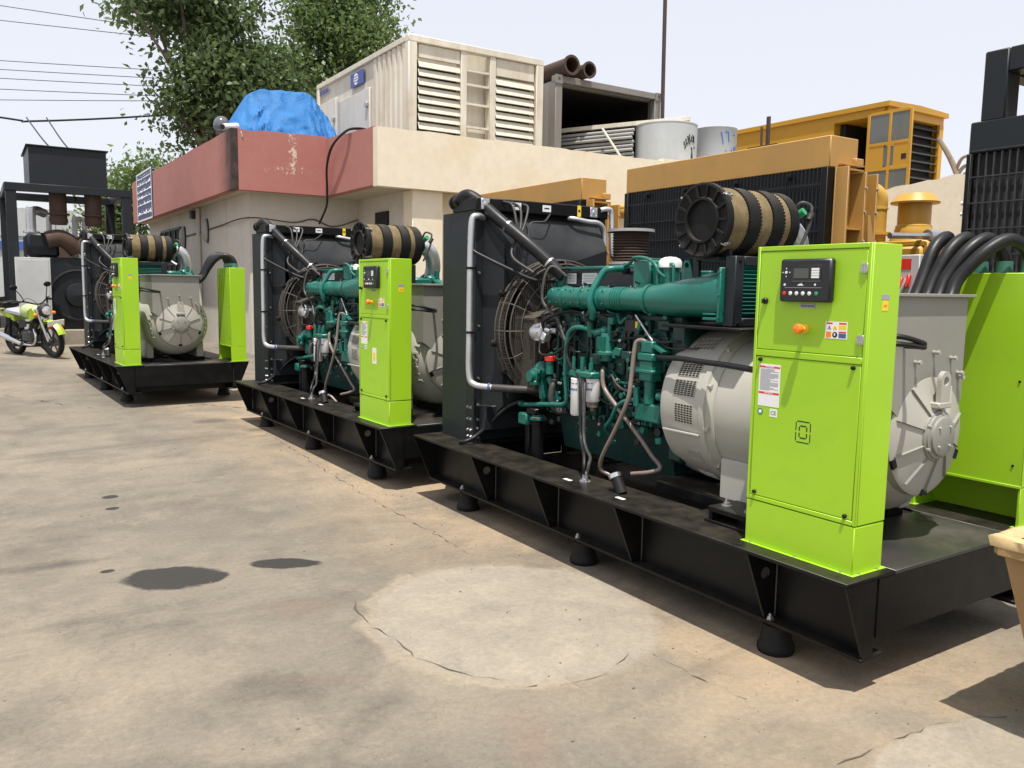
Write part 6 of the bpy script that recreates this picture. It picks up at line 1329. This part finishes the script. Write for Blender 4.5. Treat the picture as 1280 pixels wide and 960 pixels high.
# far warehouse and dark shed at the end of the yard
W_ = thing('warehouse', 'far white warehouse with blue band and louvres beyond the framed generator', 'building', (0, 0, 0))
b = B(); b.box(-14, 7.0, 45, 60, 0, 4.95, 0.03); obj('wall', b, M['tank'], W_)
for k in range(18):
    b = B(); b.box(-13.9+k*1.16, -12.8+k*1.16, 44.95, 44.998, 3.6, 4.9, 0.01); obj('cladding_panel', b, M['tank'], W_)
b = B(); b.box(-14, 3.2, 44.9, 44.948, 3.0, 3.35); obj('blue_band', b, plain('blue_band_paint', (0.05, 0.12, 0.4), 0.5), W_)
for k in range(9):
    b = B(); b.box(4.3, 6.6, 44.85, 44.94, 3.4+k*0.15, 3.5+k*0.15); obj('louvre_slat', b, M['white'], W_)
b = B(); b.lathe((3.6, 44.9, 2.9), (0, -1, 0), [(0, 0.8), (0.1, 0.8), (0.1, 0)], 24); obj('round_vent', b, M['rust'], W_)
D_ = thing('shed', 'dark grey shed beyond the motorcycle', 'building', (0, 0, 0)); b = B(); b.box(-9, 0.55, 24, 32, 0, 3.3, 0.02); obj('wall', b, M['slate'], D_); b = B(); b.box(-9.2, 0.7, 23.8, 32.2, 3.301, 3.42); obj('roof', b, M['greypipe'], D_)
b = B(); b.tube([(0.40, 22.6, gz(22)), (0.40, 22.6, 2.2), (0.30, 22.6, 2.6)], 0.07, 10, 3); obj('white_post', b, M['white'], None, None, 'white bent pipe standing before the dark shed', 'pipe')

# ================================================================== motorcycle
MC = thing('motorcycle', 'lime and black motorcycle on its stand before the pale cabinet', 'motorcycle', (0.88, 16.55, gz(16.55)))
# local frame: +y forward; front wheel y=+0.60, rear y=-0.58
MC.rotation_euler = (0, R(7), math.atan2(-(1.14-0.60), (16.02-17.08)))
MC.scale = (0.94, 0.94, 0.94)
wheel = None
WR = 0.315
for y in (0.60, -0.58):
    if wheel is None:
        b = B(); b.lathe((-0.045, 0, 0), (1, 0, 0), [(0.02, WR-0.075), (0.0, WR-0.04), (0.008, WR-0.012), (0.03, WR), (0.06, WR), (0.082, WR-0.012), (0.09, WR-0.04), (0.07, WR-0.075), (0.02, WR-0.075)], 36, False); wheel = obj('tyre', b, M['rubber'], MC); wheel.location = (0, y, WR)
        b = B(); b.lathe((-0.025, 0, 0), (1, 0, 0), [(0, WR-0.075), (0, WR-0.10), (0.05, WR-0.10), (0.05, WR-0.075)], 36, False); b.cyl((-0.06, 0, 0), (0.06, 0, 0), 0.04, n=14)
        for k in range(6): a = k*math.pi/3; b.beam((0, 0.03*math.cos(a), 0.03*math.sin(a)), (0, (WR-0.09)*math.cos(a), (WR-0.09)*math.sin(a)), 0.02, 0.035, 0.003)
        rim = obj('rim', b, M['hosegrey'], MC); rim.location = (0, y, WR)
    else: moved(wheel, 'tyre', MC, (0, y, WR)); moved(rim, 'rim', MC, (0, y, WR))
b = B()
for s in (-1, 1): b.tube([(s*0.075, 0.60, WR), (s*0.075, 0.42, 0.80), (s*0.075, 0.38, 0.90)], 0.022, 8, 2)
fk = obj('front_fork', b, M['steel'], MC)
b = B(); n = 14; 
for i in range(n+1):
    a = R(20+i*125/n); b.v += [(-0.07, 0.60+(WR+0.04)*math.cos(a), WR+(WR+0.04)*math.sin(a)), (0.0, 0.60+(WR+0.07)*math.cos(a), WR+(WR+0.07)*math.sin(a)), (0.07, 0.60+(WR+0.04)*math.cos(a), WR+(WR+0.04)*math.sin(a))]
for i in range(n): b.f += [(3*i, 3*i+1, 3*i+4, 3*i+3), (3*i+1, 3*i+2, 3*i+5, 3*i+4)]
limey = paint('bike_lime', (0.33, 0.46, 0.03), 0.3, amt=0.05)
obj('front_mudguard', b, limey, MC, recalc=False)
b = B(); b.bx((0.0, 0.80, 0.64), (0.30, 0.012, 0.10), (R(-15), 0, 0)); obj('number_plate', b, M['white'], MC); b = B(); b.bx((0.0, 0.79, 0.575), (0.30, 0.014, 0.03), (R(-15), 0, 0)); obj('plate_edge', b, M['red'], MC)
b = B(); b.ball((0, 0.08, 0.83), 0.18, 16, 10, (0.8, 1.55, 0.82)); obj('fuel_tank', b, paint('bike_tank', (0.42, 0.50, 0.24), 0.3, amt=0.45, dirt=(0.62, 0.62, 0.58), scale=5), MC)
for s in (-1, 1):
    b = B(); b.bx((s*0.13, 0.30, 0.80), (0.03, 0.20, 0.18), (0.5, 0, s*0.2), 0.012); obj('tank_shroud', b, limey, MC)
b = B(); b.bx((0, -0.33, 0.82), (0.24, 0.56, 0.09), (R(-6), 0, 0), 0.035); obj('seat', b, paint('seat_grey', (0.42, 0.43, 0.47), 0.5, amt=0.3, dirt=(0.2, 0.2, 0.22), scale=8), MC)
b = B(); b.prism([(-0.75, 0.86), (-0.30, 0.76), (-0.30, 0.66), (-0.68, 0.78)], 'yz', -0.12, 0.12); obj('tail_fairing', b, limey, MC)
b = B(); b.box(-0.15, 0.15, -0.88, -0.52, 0.90, 1.0, 0.01); b.bx((0, -0.86, 1.02), (0.3, 0.02, 0.12), (0.3, 0, 0)); obj('carrier_rack', b, M['black'], MC)
b = B(); b.tube([(0, 0.36, 0.92), (0, 0.1, 0.66), (0, -0.2, 0.62), (0, -0.45, 0.70)], 0.025, 8, 4); b.tube([(0, 0.34, 0.86), (0, 0.22, 0.45), (0, 0.0, 0.30), (0, -0.25, 0.34), (0, -0.30, 0.62)], 0.022, 8, 4)
for s in (-1, 1): b.tube([(s*0.09, -0.58, WR), (s*0.08, -0.2, 0.36)], 0.02, 8, 1); b.tube([(s*0.12, -0.52, 0.36), (s*0.11, -0.42, 0.72)], 0.03, 8, 1)
obj('frame', b, M['black'], MC)
b = B(); b.box(-0.13, 0.13, -0.16, 0.20, 0.27, 0.50, 0.04); b.beam((0, 0.10, 0.45), (0, 0.20, 0.66), 0.15, 0.17, 0.02)
for k in range(5): b.bx((0, 0.12+k*0.016, 0.50+k*0.033), (0.20, 0.19, 0.008), (R(26), 0, 0))
obj('engine', b, M['hosegrey'], MC)
b = B(); b.tube([(0.08, 0.22, 0.52), (0.12, 0.30, 0.36), (0.13, 0.18, 0.24), (0.14, -0.1, 0.24)], 0.022, 8, 4); b.cyl((0.15, -0.12, 0.25), (0.17, -0.80, 0.42), 0.045, 0.055, 14); obj('exhaust', b, M['chrome'], MC)
b = B(); b.ball((0, 0.52, 0.86), 0.12, 14, 8, (0.95, 0.7, 1.1)); obj('headlamp_cowl', b, M['ink'], MC)
b = B(); b.lathe((0, 0.58, 0.86), (0, 1, 0.05), [(0, 0.085), (0.025, 0.08), (0.03, 0)], 18); obj('headlamp', b, M['chrome'], MC)
b = B(); b.tube([(-0.36, 0.16, 1.02), (-0.22, 0.26, 1.04), (-0.06, 0.36, 0.98), (0.06, 0.36, 0.98), (0.22, 0.26, 1.04), (0.36, 0.16, 1.02)], 0.014, 8, 4)
for s in (-1, 1): b.cyl((s*0.36, 0.16, 1.02), (s*0.25, 0.24, 1.038), 0.022, n=10)
obj('handlebar', b, M['black'], MC)
for s in (-1, 1):
    b = B(); b.tube([(s*0.20, 0.28, 1.04), (s*0.24, 0.26, 1.16), (s*0.29, 0.22, 1.26)], 0.008, 6, 3); b.ball((s*0.31, 0.21, 1.30), 0.06, 12, 8, (1.2, 0.3, 0.8)); obj('mirror', b, M['black'], MC)
    b = B(); b.ball((s*0.17, 0.50, 0.80), 0.03, 8, 6, (1.4, 1, 1)); obj('indicator', b, M['orange'], MC)
b = B()
for s in (-1, 1): b.tube([(s*0.24, 0.25, 1.04), (s*0.20, 0.40, 1.10), (s*0.10, 0.48, 1.0), (s*0.06, 0.40, 0.82), (s*0.07, 0.25, 0.62)], 0.005, 5, 4)
obj('control_cable', b, M['cable'], MC)
b = B()
for s in (-1, 1): b.bx((s*0.12, -0.05, 0.62), (0.02, 0.22, 0.14), (0.2, 0, 0), 0.01)
obj('side_cover', b, M['ink'], MC)
b = B(); b.tube([(0.10, -0.58, WR+0.05), (0.10, -0.1, 0.42)], 0.02, 6, 1); b.tube([(0.10, -0.58, WR-0.06), (0.10, -0.1, 0.32)], 0.012, 6, 1); obj('chain_guard', b, M['black'], MC)
b = B(); b.tube([(-0.06, -0.08, 0.28), (-0.16, -0.06, 0.14), (-0.24, -0.05, 0.035)], 0.012, 6, 2); obj('side_stand', b, M['black'], MC)

# ================================================================== tan tub in the near corner
TB = thing('scrap_bin', 'tan steel bin with a crusted rim, beside the near skid end', 'bin', (2.83, 1.35, 0), 0)
tubm = paint('tan_bin', (0.36, 0.235, 0.105), 0.55, amt=0.5, dirt=(0.24, 0.13, 0.05), scale=5, bmp=0.2, streak=True)
b = B(); bw, bd, hz_, th = 0.75, 0.62, 0.70, 0.012      # rim x 0..bw, y -bd..0; the sides taper inward to the foot
def ring(f, z, t=0.0): i = (1-z/hz_)*f+t; return [(i, -i, z), (bw-i, -i, z), (bw-i, -bd+i, z), (i, -bd+i, z)]
vs_ = ring(0.14, 0.0)+ring(0.14, hz_)+ring(0.14, hz_, th)+ring(0.14, 0.03, th)
b.add(vs_, [(4*j+k, 4*j+(k+1) % 4, 4*j+4+(k+1) % 4, 4*j+4+k) for j in range(3) for k in range(4)]+[(0, 1, 2, 3), (12, 15, 14, 13)]); sh = obj('shell', b, tubm, TB)
b = B()
for p, q_ in (((0, 0), (bw, 0)), ((0, 0), (0, -bd)), ((bw, 0), (bw, -bd)), ((0, -bd), (bw, -bd))): b.beam((p[0], p[1], hz_-0.03), (q_[0], q_[1], hz_-0.03), 0.035, 0.06, 0.004)
obj('rim_angle', b, tubm, TB)
import mathutils.noise as mn
b = B(); P = []                                        # dried crust along the rim
for (p, q_) in (((0, 0), (bw, 0)), ((bw, 0), (bw, -bd)), ((bw, -bd), (0, -bd)), ((0, -bd), (0, 0))):
    for k in range(26): f_ = k/26; P.append((p[0]+(q_[0]-p[0])*f_, p[1]+(q_[1]-p[1])*f_))
n = len(P); cx, cy = bw/2, -bd/2
for i, (x, y) in enumerate(P):
    nz = mn.noise(Vector((x*14, y*14, 1.0))); h = 0.012+0.018*nz+0.014*mn.noise(Vector((x*45, y*45, 3))); w = 0.020+0.010*mn.noise(Vector((x*20, y*20, 7)))
    dx, dy = (x-cx)/(bw/2), (y-cy)/(bd/2); m_ = max(abs(dx), abs(dy)); ux = (1 if dx > 0 else -1) if abs(dx) > 0.97*m_ else 0; uy = (1 if dy > 0 else -1) if abs(dy) > 0.97*m_ else 0
    for o_, z in ((w, hz_-0.03-0.02*abs(nz)), (w+0.006, hz_+h*0.3), (w*0.4, hz_+h), (-w*0.7, hz_+h*0.8), (-w-0.01, hz_-0.01)): b.v.append((x+ux*o_, y+uy*o_, z))
for i in range(n):
    k = (i+1) % n
    for j in range(5): b.f.append((5*i+j, 5*i+(j+1) % 5, 5*k+(j+1) % 5, 5*k+j))
obj('crusted_rim', b, paint('foam_crust', (0.55, 0.40, 0.20), 0.85, amt=0.6, dirt=(0.32, 0.2, 0.09), scale=30, bmp=0.6), TB, sharp=80)
# ================================================================== trees
def mat_leaf(name, a, c_):
    m, t, b = nt(name); v = coord(t)
    t.links.new(mix(t, ramp(t, noise(t, 1.6, 4, 0.6, v), [(0.3, (0, 0, 0)), (0.7, (1, 1, 1))]), a, c_), b.inputs['Base Color']); b.inputs['Roughness'].default_value = 0.45; b.inputs['Specular IOR Level'].default_value = 0.35
    tr = t.nodes.new('ShaderNodeBsdfTranslucent'); tr.inputs[0].default_value = (c_[0]*1.3, c_[1]*1.4, c_[2], 1)
    ms = t.nodes.new('ShaderNodeMixShader'); ms.inputs[0].default_value = 0.28; out = [n for n in t.nodes if n.type == 'OUTPUT_MATERIAL'][0]
    t.links.new(b.outputs[0], ms.inputs[1]); t.links.new(tr.outputs[0], ms.inputs[2]); t.links.new(ms.outputs[0], out.inputs[0]); return m
LEAF = mat_leaf('leaf_dark', (0.06, 0.095, 0.04), (0.12, 0.165, 0.07)); LEAF2 = mat_leaf('leaf_light', (0.075, 0.12, 0.042), (0.15, 0.205, 0.08))
BARK = paint('bark', (0.13, 0.10, 0.075), 0.9, amt=0.5, dirt=(0.25, 0.21, 0.17), scale=8, bmp=0.6)
def tree(label, base, blobs, n_leaf, size, leafm, seed, droop=0.35, trunk_r=0.28):
    T = thing('tree', label, 'tree', base, 0, 'trees behind the building'); rng = np.random.RandomState(seed); bx, by, bz = base
    vol = np.array([(r**2.3) for *_, r, d in blobs])*np.array([d for *_, d in blobs]); cnt = (vol/vol.sum()*n_leaf).astype(int)
    P = []
    for (x, y, z, r, d), c in zip(blobs, cnt):
        nc = max(6, int(c/70)); dirs = rng.normal(size=(nc, 3)); dirs /= np.linalg.norm(dirs, axis=1)[:, None]
        cen = np.array((x, y, z))+dirs*(r*rng.uniform(0.25, 1.05, (nc, 1)))*np.array((1, 0.9, 0.85))
        per = max(1, c//nc); p = np.repeat(cen, per, 0)+rng.normal(size=(nc*per, 3))*size*2.3*np.array((1, 1, 0.75)); P.append(p)
    P = np.concatenate(P)-np.array(base); n = len(P)
    d = rng.normal(size=(n, 3)); d[:, 2] -= droop*1.5; d /= np.linalg.norm(d, axis=1)[:, None]
    u = rng.normal(size=(n, 3)); u[:, 2] *= 0.4; u -= d*(u*d).sum(1)[:, None]; u /= np.linalg.norm(u, axis=1)[:, None]
    L = size*rng.uniform(0.7, 1.4, (n, 1)); Wd = L*0.30
    nv = np.cross(d, u)
    v = np.stack([P, P+d*L*0.45+u*Wd+nv*L*0.08, P+d*L, P+d*L*0.45-u*Wd+nv*L*0.08], 1).reshape(-1, 3)
    f = np.arange(n*4).reshape(-1, 4)
    me = bpy.data.meshes.new('crown'); me.vertices.add(n*4); me.vertices.foreach_set('co', v.ravel()); me.loops.add(n*4); me.loops.foreach_set('vertex_index', f.ravel().astype(np.int32)); me.polygons.add(n); me.polygons.foreach_set('loop_start', (np.arange(n)*4).astype(np.int32)); me.update(calc_edges=True); me.validate(); me.materials.append(leafm)
    obj('crown', me, leafm, T, 'stuff')
    b = B(); top = Vector((sum(q[0] for q in blobs)/len(blobs)-bx, sum(q[1] for q in blobs)/len(blobs)-by, min(q[2] for q in blobs)-bz))
    b.tube([(0, 0, -0.2), (0.1, 0.05, top.z*0.4), (top.x*0.5, top.y*0.5, top.z*0.8), (top.x*0.8, top.y*0.8, top.z+0.8)], [trunk_r, trunk_r*0.55], 12, 5); obj('trunk', b, BARK, T)
    for i, q in enumerate(blobs):
        b = B(); e = Vector((q[0]-bx, q[1]-by, q[2]-bz)); s = Vector((top.x*0.5, top.y*0.5, top.z*0.8)); mid = s.lerp(e, 0.5)+Vector((rng.uniform(-.3, .3), rng.uniform(-.3, .3), rng.uniform(0, .4)))
        b.tube([s, mid, e, e+(e-mid)*0.5], [trunk_r*0.26, 0.015], 8, 5); obj('limb', b, BARK, T)
    return T
CAMP = Vector((0, 0, CAMH))
TREEA = [(6.77,27.28,9.77,1.18,1.0),(5.60,28.07,9.83,1.11,1.0),(4.16,26.20,9.22,0.54,0.7),(7.88,26.99,8.28,1.11,1.0),(6.61,26.58,7.54,1.33,1.1),(5.48,26.44,6.83,0.80,0.9),(5.02,26.68,6.81,0.42,0.6),(7.20,27.10,6.63,1.05,1.0),(6.02,27.23,6.27,0.69,0.9),(8.77,27.60,7.53,1.15,1.0),(4.88,27.29,9.51,0.71,0.9),(8.06,27.98,6.11,1.05,0.8),(6.32,26.73,8.57,0.87,1.0),(6.86,28.48,11.99,1.78,0.5),(5.39,26.27,10.75,1.38,0.5),(6.04,27.94,5.84,0.35,0.6)]
TREEB = [(11.27,28.28,10.54,1.53,1.0),(10.67,28.65,9.32,1.45,1.0),(12.00,27.57,10.09,0.83,0.9),(11.62,27.72,9.27,0.99,1.0),(10.54,29.28,10.93,1.18,1.0),(12.16,29.72,11.89,1.46,1.0),(10.28,28.01,8.20,1.09,0.9),(11.28,29.00,13.14,1.96,0.5),(13.25,29.48,11.47,0.59,0.8),(10.11,29.53,9.01,1.02,0.8)]
TREEC = [(5.75,40.98,5.71,0.57,1.0),(6.36,38.96,6.01,0.69,1.0),(5.86,39.79,4.58,0.91,1.0),(5.55,41.19,4.13,0.72,1.0),(7.11,40.09,6.53,0.43,1.0),(6.81,40.50,5.22,0.86,1.0),(4.56,39.52,4.15,0.48,0.8)]
tree('tall dark leafy tree behind the pink parapet', (7.3, 27.5, 0.3), TREEA, 21000, 0.19, LEAF, 3)
tree('lighter green tree behind the cream roof container', (11.2, 28.5, 0.3), TREEB, 17000, 0.175, LEAF2, 5)
tree('small far tree beyond the end of the pink parapet', (6.0, 40.0, 0.35), TREEC, 6000, 0.22, LEAF2, 9, 0.2, 0.16)

# ================================================================== overhead wires and their pole
PL = thing('utility_pole', 'utility pole hidden in the tall tree, holding the overhead wires', 'pole', (10.2, 35.0, 0.35))
b = B(); b.cyl((0, 0, 0), (0, 0, 11.0), 0.14, 0.10, 12); obj('mast', b, M['greypipe'], PL); b = B(); b.box(-0.06, 0.06, -1.0, 1.0, 8.6, 8.72); b.box(-0.06, 0.06, -1.0, 1.0, 10.2, 10.32); obj('crossarm', b, M['rust'], PL)
def wire(z0, z1, r, sag, lab, y=35.0):
    b = B(); b.tube([(-14+24.2*t, y, z0+(z1-z0)*t-sag*4*t*(1-t)) for t in np.linspace(0, 1, 14)], r, 5, 1); obj('overhead_wire', b, M['cable'], None, None, lab, 'wire', 'overhead wires')
for z0, z1 in ((10.9, 11.3), (9.9, 11.1), (8.1, 10.0), (7.8, 9.7), (7.5, 9.4), (7.1, 9.05), (6.2, 9.0)): wire(z0, z1, 0.014, 0.12, 'thin overhead wire of the bundle running into the tall tree')
b = B(); b.tube([(-6, 30, 6.6), (1.0, 30, 6.42), (1.75, 30, 6.40), (5.2, 30, 6.98), (9, 30, 7.8)], 0.03, 6, 4); obj('overhead_cable', b, M['cable'], None, None, 'thicker slack overhead cable above the exhaust box', 'cable')
b = B(); b.tube([(-0.2, 30, 6.42), (0.6, 30, 6.40)], 0.10, 8, 1); obj('cable_joint', b, M['greypipe'], None, None, 'grey joint sleeve on the thick overhead cable', 'sleeve')
for p0, p1 in (((1.66, 30.00, 6.50), (1.85, 20.30, 4.04)), ((2.20, 30.00, 6.56), (2.16, 20.30, 4.05))):
    b = B(); p0 = Vector(p0); p1 = Vector(p1); mid_ = p0.lerp(p1, 0.55)-Vector((0, 0, 0.12)); b.tube([p0, mid_, p1], 0.02, 6, 6); obj('service_wire', b, M['cable'], None, None, 'service wire dropping from the thick cable behind the exhaust box', 'wire', 'service wires')
